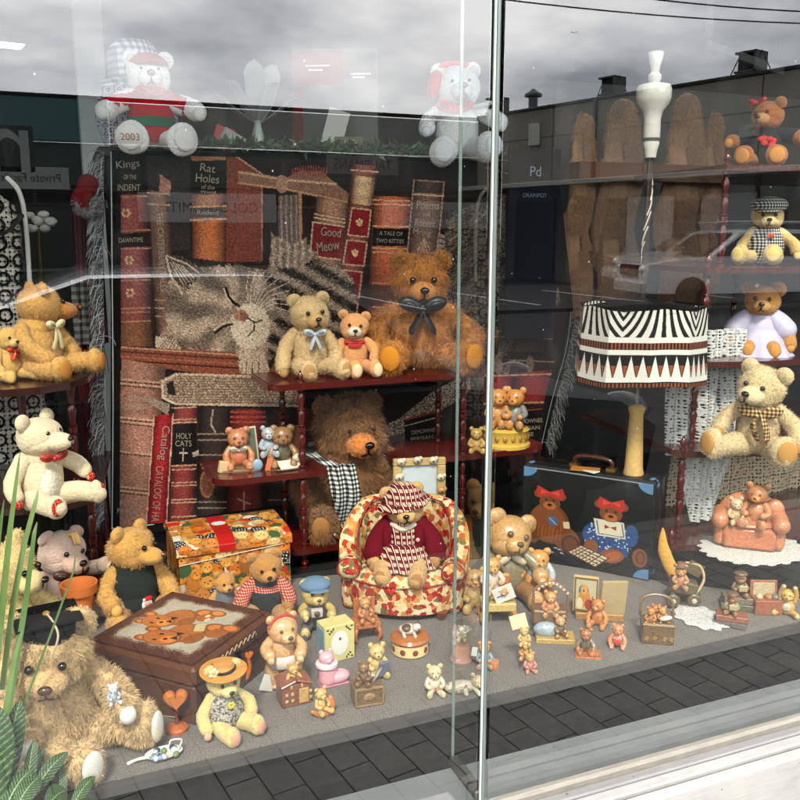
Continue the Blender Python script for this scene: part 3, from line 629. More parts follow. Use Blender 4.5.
def vehicle(name, label, cat, loc, rz, L_, Wd, low, cab, col, win, wheels, wr, group=None, glasses=(), bar=None, grille=True, skin='carpaint'):
    t = thing(name, label, cat, loc, rz, group); h = Wd / 2
    hull(low, [(-h, .975), (-h + .06, .995), (-h + .15, 1), (h - .15, 1), (h - .06, .995), (h, .975)], col).build('body', skin, t)
    k = h - .1
    hull(cab, [(-k, .97), (-k + .14, 1), (k - .14, 1), (k, .97)], col).build('cab', 'carpaint', t)
    for g in glasses:
        for sy in (-1, 1):
            b = MB((14, 17, 19)); b.add([(x, sy * (k + .006 + (0.0)), z) for x, z in g], [tuple(range(len(g)))]); b.build('window', 'lacquer', t, False)
    b = MB((14, 17, 19)); (x0, z0), (x1, z1) = win; o_ = .03; b.add([(x0 - o_, -k + .12, z0), (x0 - o_, k - .12, z0), (x1 - o_, k - .2, z1), (x1 - o_, -k + .2, z1)], [(0, 1, 2, 3)]); b.build('windscreen', 'lacquer', t, False)
    for x in wheels:
        for sy in (-1, 1): wheel(t, x, sy * (h - .08), wr, wr, sy)
    xf_ = min(p[0] for p in low)
    if grille:
        b = MB((18, 18, 19)); b.box((xf_ - .0, 0, .83), (.08, 1.0, .24))
        b.build('grille', 'rubber', t, False)
        b = MB((150, 152, 154))
        for z in (.79, .87): b.box((xf_ - .045, 0, z), (.02, .96, .025))
        b.build('grille_bar', 'metal', t, False)
        b = MB((196, 40, 40)); b.tube([(xf_ - .06, -.06, .79), (xf_ - .06, .05, .8), (xf_ - .06, -.05, .85), (xf_ - .06, .06, .88)], .018, 6, n=12); b.build('emblem', 'paint', t)
        b = MB((190, 191, 190)); b.box((xf_ + .04, 0, .47), (.2, Wd * .97, .3), bev=.05); b.build('bumper', 'carpaint', t, False)
    for sy in (-1, 1):
        b = MB((225, 228, 226) if grille else (60, 62, 64)); b.ell((xf_ + .1, sy * (h - .24), .86 if grille else .68), (.14, .17, .1), seg=16); b.build('headlight', 'ceramic', t)
        b = MB((20, 20, 21)); b.ell((win[0][0] + .3, sy * (h + .12), win[0][1] + .1), (.07, .13, .09), seg=12); b.build('wing_mirror', 'paint', t)
    if bar:
        b = MB((170, 172, 172))
        for z in (bar[2],): b.tube([(bar[0], -h + .2, z), (bar[1], -h + .2, z)], .03, 8); b.tube([(bar[0], h - .2, z), (bar[1], h - .2, z)], .03, 8); [b.tube([(x, -h + .2, z), (x, h - .2, z)], .025, 8) for x in (bar[0] + .15, bar[1] - .15)]; [b.tube([(x, y, z - .14), (x, y, z)], .02, 6) for x in (bar[0] + .15, bar[1] - .15) for y in (-h + .2, h - .2)]
        b.build('roof_rack', 'metal', t)
    return t
ute_low = [(-.9, .35), (-.95, .7), (-.9, .98), (-.2, 1.1), (.35, 1.13), (4.1, 1.13), (4.15, .5), (3.8, .4), (.3, .33)]
ute_cab = [(.2, 1.0), (.5, 1.12), (1.15, 1.66), (1.45, 1.72), (2.7, 1.72), (3.3, 1.2), (3.3, 1.0)]
ute_gl = [[(.62, 1.14), (1.2, 1.6), (1.72, 1.62), (1.72, 1.14)], [(1.8, 1.14), (1.8, 1.62), (2.6, 1.62), (2.9, 1.14)]]
uP = MZR(668, 305, 0); dv = MR(PZ(905, 303, 0)) - uP; uz = math.degrees(math.atan2(dv[1], dv[0]))
vehicle('utility_truck', 'white pickup with roof rack seen behind the newsboy capped bear', 'pickup', (uP[0], uP[1], -.04), uz, 5, 1.8, ute_low, ute_cab, (225, 228, 228), ((.42, 1.14), (1.12, 1.64)), (.1, 3.1), .36, 'white pickups parked across the street', ute_gl, (.9, 2.8, 1.86))
P2 = MZR(640, 288, 0)
vehicle('utility_truck', 'second white pickup parked further off behind the turned post', 'pickup', (P2[0], P2[1], -.04), uz + 8, 5, 1.8, ute_low, ute_cab, (215, 218, 218), ((.42, 1.14), (1.12, 1.64)), (.1, 3.1), .36, 'white pickups parked across the street', ute_gl)
car_low = [(-2.1, .35), (-2.15, .62), (-1.9, .78), (-.9, .92), (1.5, .95), (2.05, .88), (2.1, .45), (1.9, .3), (-1.8, .28)]
car_cab = [(-1.15, .85), (-.95, .93), (-.25, 1.44), (.1, 1.5), (.85, 1.5), (1.35, 1.33), (1.8, .92), (1.8, .85)]
car_gl = [[(-.8, .95), (-.2, 1.4), (.3, 1.44), (.3, .95)], [(.38, .95), (.38, 1.44), (.9, 1.43), (1.35, .97)]]
vehicle('dark_car', 'dark sedan parked at the kerb, its pale roof line crossing the cat tapestry', 'car', (PV(582, 300, 3.3)[0] - 2.15, -3.35, -.12), 180, 4.2, 1.75, car_low, car_cab, (28, 32, 38), ((-.92, .95), (-.3, 1.41)), (-1.35, 1.3), .31, None, car_gl, None, False, 'rubber')

# ---------------------------------------------------------------- setting: the shop and its window
b = MB((58, 54, 50)); b.box((0, 5.3, .0), (15, 7.5, .04), bev=0); struct(b.build('floor', 'timber', smooth=False))
b = MB((110, 108, 102)); b.box((-1, 4.4, 3.32), (16, 9.2, .1), bev=0); struct(b.build('ceiling', 'paint', smooth=False))
for nm, c, d in (('back_wall', (-1, 9.1, 1.65), (16, .1, 3.3)), ('left_wall', (-7.5, 4.5, 1.65), (.1, 9.1, 3.3)), ('right_wall', (5.2, 4.5, 1.65), (.1, 9.1, 3.3))):
    b = MB((40, 42, 40)); b.box(c, d, bev=0); struct(b.build(nm, 'paint', smooth=False))
b = MB((196, 196, 192)); b.box((-1, -.06, 3.6), (16, .24, .62), bev=.01); struct(b.build('shopfront_lintel_wall', 'paint', smooth=False))
for i, (px, py, s_) in enumerate(((-12, 42, .4), (4, 135, .5))):
    P = PZ(px, py, 3.22 if i == 0 else 2.72); t = thing('ceiling_light', ('lit white panel light, nearest the top left corner', 'lit white panel light just over the lace dress')[i], 'light', P, 10)
    b = MB((230, 230, 225)); b.box((0, 0, .02), (s_ * 1.5, s_ * .6, .05)); b.build('housing', 'paint', t, False)
    b = MB((255, 252, 240)); b.box((0, 0, -.012), (s_ * 1.4, s_ * .5, .012)); b.build('diffuser', 'emit', t, False)
    if i: b = MB((60, 60, 60)); b.tube([(0, 0, .045), (0, 0, .55)], .012, 6); b.build('hanger', 'metal', t)
def felt():
    g = NT('felt_carpet'); n = g.noise(g.obj(), 330, 3, .8); n2 = g.noise(g.obj(), 9, 4); c = g.ramp(n, [(.28, tuple(lin((70, 65, 63)))), (.5, tuple(lin((132, 125, 121)))), (.72, tuple(lin((200, 194, 188))))])
    c = g.mix(g.math('MULTIPLY', g.math('ADD', n2, g.math('MULTIPLY', g.noise(g.obj(), 2.2, 6, .7), .8)), .34), c, (.13, .12, .112, 1)); g.bsdf(c, 1, .05, n, .003, .7); return g.m
E1, E2, E3 = PZ(95, 784, CARPET), PZ(437, 706, CARPET), PZ(800, 621, CARPET)
eL = E1 + (E1 - E2) * 1.6; eR = E3 + (E3 - E2) * 1.5
b = MB((130, 125, 120)); b.prism([(eL[0], eL[1]), (E2[0], E2[1]), (eR[0], eR[1]), (eR[0], 1.62), (eL[0], 1.62)], .4805, CARPET)
st = struct(b.build('display_carpet', felt(), smooth=False))
fc = [PZ(-60, 622, CARPET), PZ(110, 606, CARPET), PZ(300, 578, CARPET), PZ(345, 574, CARPET), PZ(505, 556, CARPET), PZ(655, 580, CARPET), PZ(820, 601, CARPET)]; b = MB((30, 32, 28)); b.prism([tuple(p[:2]) for p in fc] + [(fc[-1][0] + .6, fc[-1][1]), (fc[-1][0] + .6, 1.6), (fc[0][0] - .3, 1.6)], CARPET + .0002, CARPET + .0022); struct(b.build('carpet_shade_sheet', 'cloth', smooth=False))  # thin dark sheet over the rear carpet, its colour standing in for shade
b = MB((70, 70, 68)); e = np.array([eL, E2, eR]); 
b.add([(p[0], p[1] - o, z) for z in (.4795, .4985) for o in (.022, .001) for p in e], [(0, 1, 4, 3), (1, 2, 5, 4), (6, 9, 10, 7), (7, 10, 11, 8), (0, 6, 7, 1), (1, 7, 8, 2)], (84, 82, 80)); struct(b.build('carpet_edging', 'paint', smooth=False))
b = MB((9, 9, 9)); b.box((0, .9, .22), (9, 1.45, .46), bev=0); b.v[-1][:, 2] = np.minimum(b.v[-1][:, 2], .478); struct(b.build('display_floor', 'paint', smooth=False))
b = MB((124, 126, 129)); b.box((-2.25, .055, .4), (4.5, .125, .12), bev=.003); struct(b.build('sill_left', 'paint', smooth=False))
def rsill(name, col, y0, y1, z0, z1, m='paint', bev=.003):
    b = MB(col); b.box((2.5, (y0 + y1) / 2, (z0 + z1) / 2), (4.99, y1 - y0, z1 - z0), bev=bev); b.xf(RT); return b.build(name, 'weathered' if m == 'paint' else m, None, False)
struct(rsill('sill_right', (124, 126, 129), -.012, .115, .3, SILL))
struct(rsill('sill_bead', (126, 123, 115), -.034, -.012, .3, SILL + .012, 'timber', .006))
struct(rsill('sill_outer', (124, 124, 123), -.058, -.0345, .3, SILL - .004))
struct(rsill('sill_board', (158, 158, 156), -.085, -.0585, .3, SILL - .008))
struct(rsill('sill_groove', (84, 80, 76), -.0905, -.0855, .3, SILL - .016))
struct(rsill('sill_nosing', (168, 167, 164), -.118, -.091, .3, SILL - .012))
struct(rsill('sill_lower_groove', (120, 114, 108), -.1165, -.1, .2, .29))
struct(rsill('stall_riser', (196, 195, 192), -.112, -.09, .0, .195, 'paint', .01))
b = MB((236, 234, 230)); b.box((-2.27, -.064, .22), (4.5, .1, .42), bev=.01); struct(b.build('stall_riser_left', 'paint', smooth=False))
PANE = mat_pane()
def pane(name, label, x0, x1, y0, y1, z0, z1, M=None):
    t = tag(None_ or bpy.data.objects.new(name, None), label, 'window glass') if False else thing(name, label, 'window glass', (0, 0, 0))
    b = MB((200, 230, 215)); b.box(((x0 + x1) / 2, (y0 + y1) / 2, (z0 + z1) / 2), (x1 - x0, y1 - y0, z1 - z0), bev=.0005)
    if M is not None: b.xf(M)
    b.build('sheet', PANE if name != 'glass_fin' else mat_pane(True), t, False); return t
None_ = None
pane('glass_sheet', 'large clear shop window pane left of the joint, reflecting clouds', -4.4, -.012, -.01, .0, SILL, 3.3)
pr = pane('glass_sheet', 'large clear shop window pane right of the joint, reflecting the warehouse', .012, 4.9, -.01, .0, SILL + .001, 3.3, RT)
ft = pane('glass_fin', 'upright narrow glass fin standing behind the pane joint', -.006, .006, .006, .122, SILL + .004, 3.3)
b = MB((150, 162, 156)); b.box((0, .1245, 1.88), (.006, .004, 2.83), bev=.001); b.build('edge', 'ceramic', ft, False)
b = MB((120, 122, 120)); b.box((0, .06, SILL + .012), (.022, .125, .02), bev=.003); b.build('shoe', 'metal', ft, False)
b = MB((104, 116, 112)); b.box((0, -.006, 1.88), (.0115, .014, 2.84), bev=.004); b.build('joint_strip', 'lacquer', ft, False)
b = MB((236, 240, 238)); b.box((-.0068, -.0125, 1.88), (.0014, .006, 2.84), bev=.001); b.build('edge', 'ceramic', ft, False)
# ---------------------------------------------------------------- woven throw, partition and hangings
YT = 1.5
pt_ = thing('display_partition', 'dark low partition board holding up the woven cat throw', 'partition', ((PV(112, 150, YT)[0] + PV(552, 158, YT)[0]) / 2, 1.66, CARPET)); pw_ = PV(552, 158, YT)[0] - PV(112, 150, YT)[0] + .03; ph_ = PV(112, 150, YT)[2] - CARPET - .02
b = MB((30, 30, 32)); b.box((0, 0, ph_ / 2), (pw_, .26, ph_), bev=.004); b.build('board', 'paint', pt_, False)
b = MB((40, 38, 38)); b.box((0, -.0, ph_ + .0155), (pw_ + .05, .3, .03), bev=.004); b.build('top_shelf', 'paint', pt_, False)
TOPZ = CARPET + ph_ + .0305
n_, k_ = 500, 580
T, S = np.meshgrid(np.linspace(0, 1, n_), np.linspace(0, 1, k_), indexing='ij')
xl = np.interp(T, [0, 1], [PV(111, 151, YT)[0], PV(110, 531, YT)[0]]); xr = np.interp(T, [0, .45, .82, 1], [PV(556, 158, YT)[0], PV(572, 312, YT)[0], PV(543, 446, YT)[0], PV(534, 510, YT)[0]]); zT0, zT1 = PV(112, 150, YT)[2], PV(111, 531, YT)[2]
Xw = xl + (xr - xl) * S; Zw = zT0 + .02 * S - T * (zT0 - zT1 + .02); Yw = YT - .004 + .007 * np.sin(S * 17 + T * 3) * (.3 + T) + .004 * np.sin(S * 41)
P = np.stack([Xw, Yw, Zw], -1); q = P - CAM; dpt = q @ F_
PXX, PYY = 400 + FOC * (q @ R_) / dpt, 400 - FOC * (q @ U_) / dpt
r = Ras(PXX, PYY, (40, 32, 31)); jit = RNG.normal(size=PXX.shape)
g_ = (160, 140, 130); 
# upper row of woven books
r.poly([(113, 153), (146, 152), (152, 346), (116, 346)], (128, 72, 72), True); r.poly([(113, 154), (145, 153), (147, 194), (113, 195)], (34, 30, 30), True)
for y in (197, 231, 249, 276, 281, 309, 313, 322): r.line([(115, y), (150, y - 1)], 1.4, (176, 140, 120))
r.poly([(115, 234), (148, 232), (149, 246), (115, 248)], (34, 28, 28)); r.poly([(115, 324), (152, 322), (153, 346), (116, 347)], (120, 84, 62), True)
for (x, y) in ((126, 213), (129, 260), (130, 293)):
    for a in range(6): r.ell(x + 3.3 * math.cos(a * 1.047), y + 3.3 * math.sin(a * 1.047), 1.5, 1.5, (220, 190, 160))
r.poly([(147, 154), (190, 152), (190, 250), (170, 250), (168, 192), (148, 192)], (52, 50, 52)); r.poly([(160, 174), (171, 182), (170, 196), (159, 194)], (170, 130, 120))
r.poly([(147, 190), (168, 193), (176, 322), (157, 336)], (112, 90, 78), True)
for y in (193, 204, 300, 308, 316): r.line([(147 + (y - 190) * .07, y), (169 + (y - 190) * .06, y + 1)], 1.2, (190, 165, 140))
r.poly([(191, 149), (226, 149), (225, 262), (193, 258)], (176, 104, 58), True); r.poly([(191, 149), (226, 149), (226, 160), (191, 160)], (168, 130, 100)); r.poly([(191, 161), (226, 160), (226, 194), (191, 195)], (30, 27, 27))
r.poly([(191, 196), (226, 195), (226, 206), (191, 207)], (150, 110, 84), True); r.poly([(191, 208), (226, 207), (226, 217), (191, 218)], (70, 62, 60)); r.line([(191, 220), (226, 219)], 1.6, (210, 180, 150)); r.line([(191, 207), (226, 206)], 1.2, (210, 180, 150))
r.poly([(227, 150), (262, 174), (262, 262), (226, 262)], (128, 66, 50)); r.line([(227, 150), (262, 174)], 1.5, (190, 150, 130)); r.line([(262, 174), (262, 260)], 1.3, (170, 130, 110))
# books lying on top, pages upright behind
r.poly([(278, 196), (302, 194), (302, 255), (279, 250)], (96, 90, 92))
for x in (281, 286, 291, 296): r.line([(x, 196), (x + 1, 252)], 1.6, (150, 138, 130))
r.line([(300, 190), (301, 262)], 3, (176, 140, 110))
r.poly([(238, 170), (286, 178), (300, 171), (322, 171), (334, 182), (352, 196), (349, 203), (300, 191), (284, 190), (239, 184)], (138, 108, 92))
r.line([(239, 172), (285, 180), (336, 184)], 2.2, (196, 170, 150)); r.line([(239, 183), (285, 189), (347, 202)], 2.2, (186, 150, 126))
for i in range(14): r.line([(292 + i * 2.6, 177), (293 + i * 2.6, 169 - 3 * math.sin(i * .24))], 1.2, (150, 70, 64))
r.ell(282, 184, 6, 9, (170, 140, 124))
# leaning books
r.poly([(317, 196), (350, 204), (340, 302), (306, 300)], (132, 104, 88), True); r.poly([(317, 197), (350, 205), (348, 218), (315, 211)], (150, 122, 104), True)
for k in (0, 3.5, 30): r.line([(314.5 - k * .11, 214 + k), (348 - k * .1, 220 + k)], 1.4, (214, 190, 160))
r.poly([(313, 222), (346, 227), (343, 260), (310, 256)], (128, 34, 38)); r.line([(313, 222), (346, 227), (343, 260), (310, 256), (313, 222)], 1.3, (220, 190, 165))
r.poly([(309, 272), (341, 275), (338, 300), (307, 298)], (60, 50, 46)); 
for i in range(7): r.ell(312 + i * 4.2, 286 + 5 * math.sin(i * 2.1), 3.2, 5, (176, 156, 140)); r.ell(312 + i * 4.2, 286 + 5 * math.sin(i * 2.1), 1.9, 3.4, (60, 50, 46))
r.poly([(352, 164), (378, 166), (358, 322), (335, 318)], (124, 76, 66), True); r.poly([(354, 175), (375, 178), (372, 206), (351, 203)], (208, 178, 140), True); r.line([(351, 170), (378, 172)], 1.5, (210, 176, 150))
for (a, b_, c, d_) in ((350, 208, 371, 237), (345, 240, 367, 266), (341, 270, 362, 298), (337, 301, 358, 321)):
    r.poly([(a + 2, b_), (c, b_ + 2), (c - 3, d_), (a - 2, d_ - 2)], (138, 28, 36)); r.line([(a + 2, b_), (c, b_ + 2), (c - 3, d_), (a - 2, d_ - 2), (a + 2, b_)], 1.2, (214, 180, 160))
    x, y = (a + c) / 2 - 1, (b_ + d_) / 2; r.ell(x, y + 1.5, 2.6, 2.2, (236, 206, 150)); [r.ell(x + i * 2.4, y - 2.4 + abs(i), 1.1, 1.5, (236, 206, 150)) for i in (-1, 0, 1)]
r.poly([(374, 196), (411, 197), (402, 345), (366, 345)], (176, 96, 66), True)
for y in (200, 204, 226, 248, 252, 283, 307): r.line([(373, y), (410, y + 1)], 1.4, (226, 176, 140))
r.poly([(373, 228), (410, 229), (409, 246), (372, 246)], (28, 24, 24)); r.poly([(369, 285), (405, 286), (404, 306), (368, 306)], (96, 60, 46), True)
r.poly([(414, 180), (444, 182), (437, 262), (407, 258)], (112, 92, 84), True); r.poly([(414, 180), (444, 182), (443, 194), (413, 192)], (66, 58, 56), True); r.line([(413, 194), (443, 196)], 1.5, (214, 190, 170)); r.line([(414, 180), (444, 182), (437, 262), (407, 258), (414, 180)], 1.2, (170, 146, 132))
for i in range(5): r.line([(418 + i * 3, 256 - abs(i - 2) * 3), (424, 238)], 1.0, (186, 164, 150))
r.poly([(438, 234), (450, 235), (449, 256), (436, 255)], (150, 140, 134)); [r.line([(439, y), (449, y + 2)], 1.5, (60, 54, 52)) for y in (238, 243, 248)]
# far cat's dark tabby back
m = r.inside([(452, 214), (500, 190), (552, 232), (560, 300), (520, 330), (505, 385), (440, 385), (398, 350), (395, 300), (440, 262)]); r.put(m, (66, 60, 58))
sw = np.sin((PXX * .9 + PYY * .35) * .32 + 2.2 * np.sin(PYY * .07)) + .6 * jit
r.put(m & (sw > .75), (128, 122, 116)); r.put(m & (sw < -.8), (34, 30, 30)); r.line([(398, 300), (420, 262), (470, 226), (505, 196), (552, 236)], 1.6, (150, 136, 126))
for (x0, y0, x1, y1, c) in ((486, 165, 500, 262, (94, 66, 54)), (505, 170, 545, 255, (44, 44, 50)), (485, 300, 548, 330, (44, 36, 36)), (486, 333, 552, 352, (72, 56, 50)), (484, 356, 556, 372, (44, 34, 32))): r.poly([(x0, y0), (x1, y0 + 3), (x1, y1), (x0, y1)], c, True); r.line([(x0, y0 + 3), (x1, y0 + 6)], 1.2, (150, 126, 112))
# sleeping tabby
cat_ = [(166, 256), (184, 262), (205, 268), (240, 266), (268, 270), (272, 236), (289, 246), (303, 242), (316, 258), (338, 268), (352, 284), (354, 330), (310, 350), (276, 352), (262, 374), (240, 374), (236, 352), (200, 352), (166, 348), (158, 338), (174, 312)]
m = r.inside(cat_); r.put(m, (140, 122, 110)); ang = np.arctan2(PYY - 318, PXX - 236); rad = np.hypot(PXX - 236, PYY - 318)
st_ = np.sin(ang * 11 + .5 * np.sin(rad * .12)) + .45 * jit; r.put(m & (st_ > .75), (176, 160, 146)); r.put(m & (st_ < -.8), (92, 76, 68))
m2 = m & (PXX > 268); s2 = np.sin((PXX * .5 - PYY) * .5) + .7 * jit; r.put(m2, (92, 80, 72)); r.put(m2 & (s2 > .5), (150, 136, 124)); r.put(m2 & (s2 < -.7), (46, 40, 38))
r.poly([(166, 256), (186, 262), (200, 270), (184, 290), (172, 276)], (70, 58, 54)); r.line([(166, 256), (174, 280), (184, 294)], 2.2, (210, 200, 190)); r.line([(168, 258), (186, 272), (196, 290)], 1.6, (214, 204, 194)); r.line([(172, 262), (190, 284)], 1.2, (190, 178, 168))
r.poly([(272, 236), (289, 247), (304, 242), (316, 258), (300, 268), (274, 268)], (120, 98, 86)); [r.line([(274 + i * 4, 242 + (i % 3) * 3), (278 + i * 4, 266)], 1.1, (196, 180, 166)) for i in range(9)]
r.ell(243, 326, 20, 19, (206, 196, 186)); r.ell(222, 314, 15, 13, (170, 154, 142)); r.poly([(230, 310), (244, 312), (248, 318), (242, 323), (233, 320)], (150, 104, 94)); r.ell(243, 318, 4.5, 4, (170, 96, 92))
r.line([(225, 287), (228, 296), (233, 302), (238, 305)], 2.0, (236, 230, 222)); r.line([(228, 285), (231, 296), (236, 303)], 1.5, (40, 32, 30)); r.line([(217, 331), (224, 326), (231, 323)], 2.0, (236, 230, 222)); r.line([(217, 335), (226, 328)], 1.5, (40, 32, 30))
r.line([(250, 320), (253, 327), (250, 334)], 1.6, (60, 46, 44)); r.line([(253, 324), (258, 320)], 1.3, (60, 46, 44))
for i in range(9):
    a = -1.75 + i * .19; r.line([(248, 318), (248 + 30 * math.cos(a), 316 + 30 * math.sin(a)), (248 + 44 * math.cos(a + .1), 318 + 46 * math.sin(a + .12))], .55, (238, 232, 224))
    a = .9 + i * .12; r.line([(240, 332), (240 + 22 * math.cos(a), 332 + 26 * math.sin(a))], .6, (232, 226, 218))
for i in range(4): r.ell(243 + i * 6.4, 366, 3.6, 8, (208, 196, 186)); r.line([(246.5 + i * 6.2, 360), (246 + i * 6.2, 373)], 1, (90, 76, 70))
r.poly([(155, 336), (176, 340), (182, 352), (156, 350)], (205, 196, 186)); [r.line([(156 + i * 4, 351), (170 + i * 2, 336)], 1, (110, 96, 88)) for i in range(6)]
def strokes(px, py, dx, dy, ln, col):
    '''short stitches: each runs from (px, py) along (dx, dy)'''
    for q in np.linspace(0, 1, 9):
        x, y = px + dx * ln * q, py + dy * ln * q; i = np.clip((y - PYY[0, k_ // 2]) / (PYY[-1, k_ // 2] - PYY[0, k_ // 2]) * (n_ - 1), 0, n_ - 1)
        for _ in range(3):
            ii = np.clip(i.round().astype(int), 0, n_ - 1); j = np.clip((x - PXX[ii, 0]) / (PXX[ii, -1] - PXX[ii, 0]) * (k_ - 1), 0, k_ - 1)
            for _ in range(2): j = np.clip(j + (x - PXX[ii, j.round().astype(int)]) / 0.8, 0, k_ - 1)
            jj = j.round().astype(int); i = np.clip(i + (y - PYY[ii, jj]) / .78, 0, n_ - 1)
        ii = np.clip(i.round().astype(int), 0, n_ - 1); r.C[ii, jj] = col
def coat(poly, n, cx, cy, fn, ln=7, swirl=.0):
    xs, ys = zip(*poly); x, y = RNG.uniform(min(xs), max(xs), n), RNG.uniform(min(ys), max(ys), n); ins = np.zeros(n, bool)
    for (x1, y1), (x2, y2) in zip(poly, list(poly[1:]) + [poly[0]]):
        if y1 != y2: ins ^= ((y1 > y) != (y2 > y)) & (x < (x2 - x1) * (y - y1) / (y2 - y1) + x1)
    x, y = x[ins], y[ins]; a = np.arctan2(y - cy, x - cx) + swirl + RNG.normal(size=len(x)) * .16; strokes(x, y, np.cos(a), np.sin(a), ln * .66 * RNG.uniform(.6, 1.2, len(x)), fn(x, y)[:, None] * np.array((1.16, 1.1, 1.03)) * np.ones((len(x), 3)))
head_ = [(178, 268), (205, 270), (238, 268), (262, 280), (272, 300), (272, 326), (262, 344), (236, 350), (204, 348), (180, 340), (168, 318), (170, 290)]
back_ = [(262, 272), (300, 262), (338, 268), (352, 284), (354, 330), (310, 350), (276, 352), (262, 344), (274, 320), (270, 296)]
coat(back_, 5200, 230, 330, lambda x, y: 84 + 52 * np.clip(np.sin((x * .55 - y * 1.0) * .34) * 1.6, -1, 1) + RNG.normal(size=len(x)) * 14, 7)
def facec(x, y):
    a = np.arctan2(y - 318, x - 244); d = np.hypot(x - 244, y - 318); st = np.clip(1.5 * np.sin(a * 9 + .6 * np.sin(d * .16)), -1, 1); base = 142 + 34 * st * np.clip((d - 14) / 22, 0, 1) - 10
    base = np.where(np.hypot((x - 250) / 1.0, (y - 326) / 1.15) < 17, 206, base); base = np.where(np.hypot(x - 230, y - 303) < 7, 172, base); return base + RNG.normal(size=len(x)) * 15
coat(head_, 9000, 244, 318, facec, 7)
coat([(166, 256), (186, 262), (202, 272), (188, 292), (172, 278)], 700, 200, 300, lambda x, y: 74 + RNG.normal(size=len(x)) * 20, 8); coat([(272, 236), (289, 247), (304, 242), (316, 258), (300, 268), (274, 268)], 900, 290, 290, lambda x, y: 128 + 30 * np.sin(x * .9) + RNG.normal(size=len(x)) * 18, 7)
r.line([(166, 256), (171, 276), (182, 293)], 2.0, (216, 206, 194)); r.line([(167, 256), (187, 264), (199, 273)], 1.6, (206, 194, 182)); [r.line([(170 + i * 3, 262 + i), (184 + i * 2.5, 286 - i * 2)], 1.0, (206, 196, 184)) for i in range(5)]
r.poly([(232, 311), (243, 309), (249, 315), (245, 322), (235, 320)], (178, 136, 122)); r.poly([(240, 312), (249, 315), (245, 322), (240, 319)], (150, 104, 96))
r.line([(226, 288), (229, 297), (234, 303), (239, 306)], 2.6, (36, 28, 26)); r.line([(224, 289), (227, 298), (232, 304)], 1.3, (226, 216, 204)); r.line([(215, 333), (223, 327), (232, 324)], 2.6, (36, 28, 26)); r.line([(214, 330), (222, 324), (231, 321)], 1.3, (226, 216, 204))
r.line([(248, 318), (254, 322), (254, 330), (248, 336)], 1.6, (54, 40, 38)); r.line([(254, 323), (262, 320)], 1.5, (54, 40, 38))
for i in range(10):
    a = -1.7 + i * .17; r.line([(250, 316), (250 + 26 * math.cos(a), 312 + 26 * math.sin(a)), (250 + 46 * math.cos(a + .12), 314 + 46 * math.sin(a + .15))], .6, (236, 230, 222))
for i in range(6): a = 1.0 + i * .16; r.line([(246, 334), (246 + 22 * math.cos(a), 334 + 24 * math.sin(a))], .6, (230, 224, 216))
coat([(238, 350), (262, 346), (270, 372), (242, 376)], 700, 250, 320, lambda x, y: 176 + RNG.normal(size=len(x)) * 20, 6); [r.line([(246.5 + i * 6.2, 362), (246 + i * 6.2, 374)], 1, (80, 64, 58)) for i in range(3)]
coat([(452, 214), (500, 190), (552, 232), (560, 300), (520, 330), (505, 385), (440, 385), (398, 350), (395, 300), (440, 262)], 9000, 560, 180, lambda x, y: 60 + 34 * np.clip(np.sin((x * .9 + y * .35) * .3 + 2 * np.sin(y * .07)) * 1.5, -1, 1) + RNG.normal(size=len(x)) * 12, 7)
# woven shelf between the rows
r.poly([(114, 346), (236, 352), (240, 374), (268, 374), (280, 352), (372, 348), (372, 372), (280, 378), (200, 374), (114, 360)], (146, 84, 68)); [r.line([(114, y), (238, y + 8)], 1.6, c) for y, c in ((347, (190, 160, 136)), (351, (90, 50, 44)), (356, (176, 110, 92)), (360, (70, 36, 34)))]
# lower row
r.poly([(122, 359), (166, 366), (160, 420), (148, 528), (113, 528), (117, 420)], (168, 128, 118)); mm = r.inside([(122, 359), (166, 366), (160, 420), (148, 528), (113, 528), (117, 420)]); kk = .6 + .5 * np.sin(np.clip((PXX - 112) / 50, 0, 1) * math.pi); r.C[mm] *= kk[mm][:, None]
for y in (379, 383, 417, 421, 451, 486, 490): r.line([(119 - (y - 380) * .04, y), (164 - (y - 380) * .1, y + 4)], 1.8, (206, 176, 158)); r.line([(119 - (y - 380) * .04, y + 2.2), (164 - (y - 380) * .1, y + 6.2)], 1, (70, 44, 42))
m = r.inside([(160, 380), (176, 374), (300, 378), (300, 406), (176, 404), (162, 398)]); r.put(m, (128, 116, 106)); r.put(m & (np.sin(PYY * 2.4 + .4 * np.sin(PXX * .1)) + .8 * jit > .5), (184, 172, 160)); r.line([(300, 378), (176, 374), (162, 382), (163, 398), (176, 404), (300, 406)], 2.2, (214, 202, 190)); r.poly([(166, 384), (173, 380), (176, 396), (168, 394)], (44, 36, 34))
r.poly([(152, 398), (170, 404), (168, 416), (146, 400)], (150, 140, 134))
r.poly([(154, 416), (173, 414), (166, 529), (146, 529)], (150, 30, 40), True); r.line([(154, 416), (146, 529)], 1.1, (216, 180, 170)); r.line([(173, 414), (166, 529)], 1.1, (216, 180, 170))
r.poly([(174, 408), (198, 407), (193, 529), (168, 529)], (128, 56, 58), True); r.poly([(174, 424), (197, 423), (196, 464), (172, 465)], (24, 20, 21))
for y in (408, 420, 423, 466, 470, 483, 486, 500, 503, 517): r.line([(172, y), (196, y - 1)], 1.3, (204, 170, 150))
r.line([(183.5, 449), (183, 461)], 1.3, (226, 220, 210)); r.line([(180, 453), (187, 453)], 1.2, (226, 220, 210)); r.poly([(192, 453), (202, 448), (200, 455), (193, 457)], (170, 176, 178))
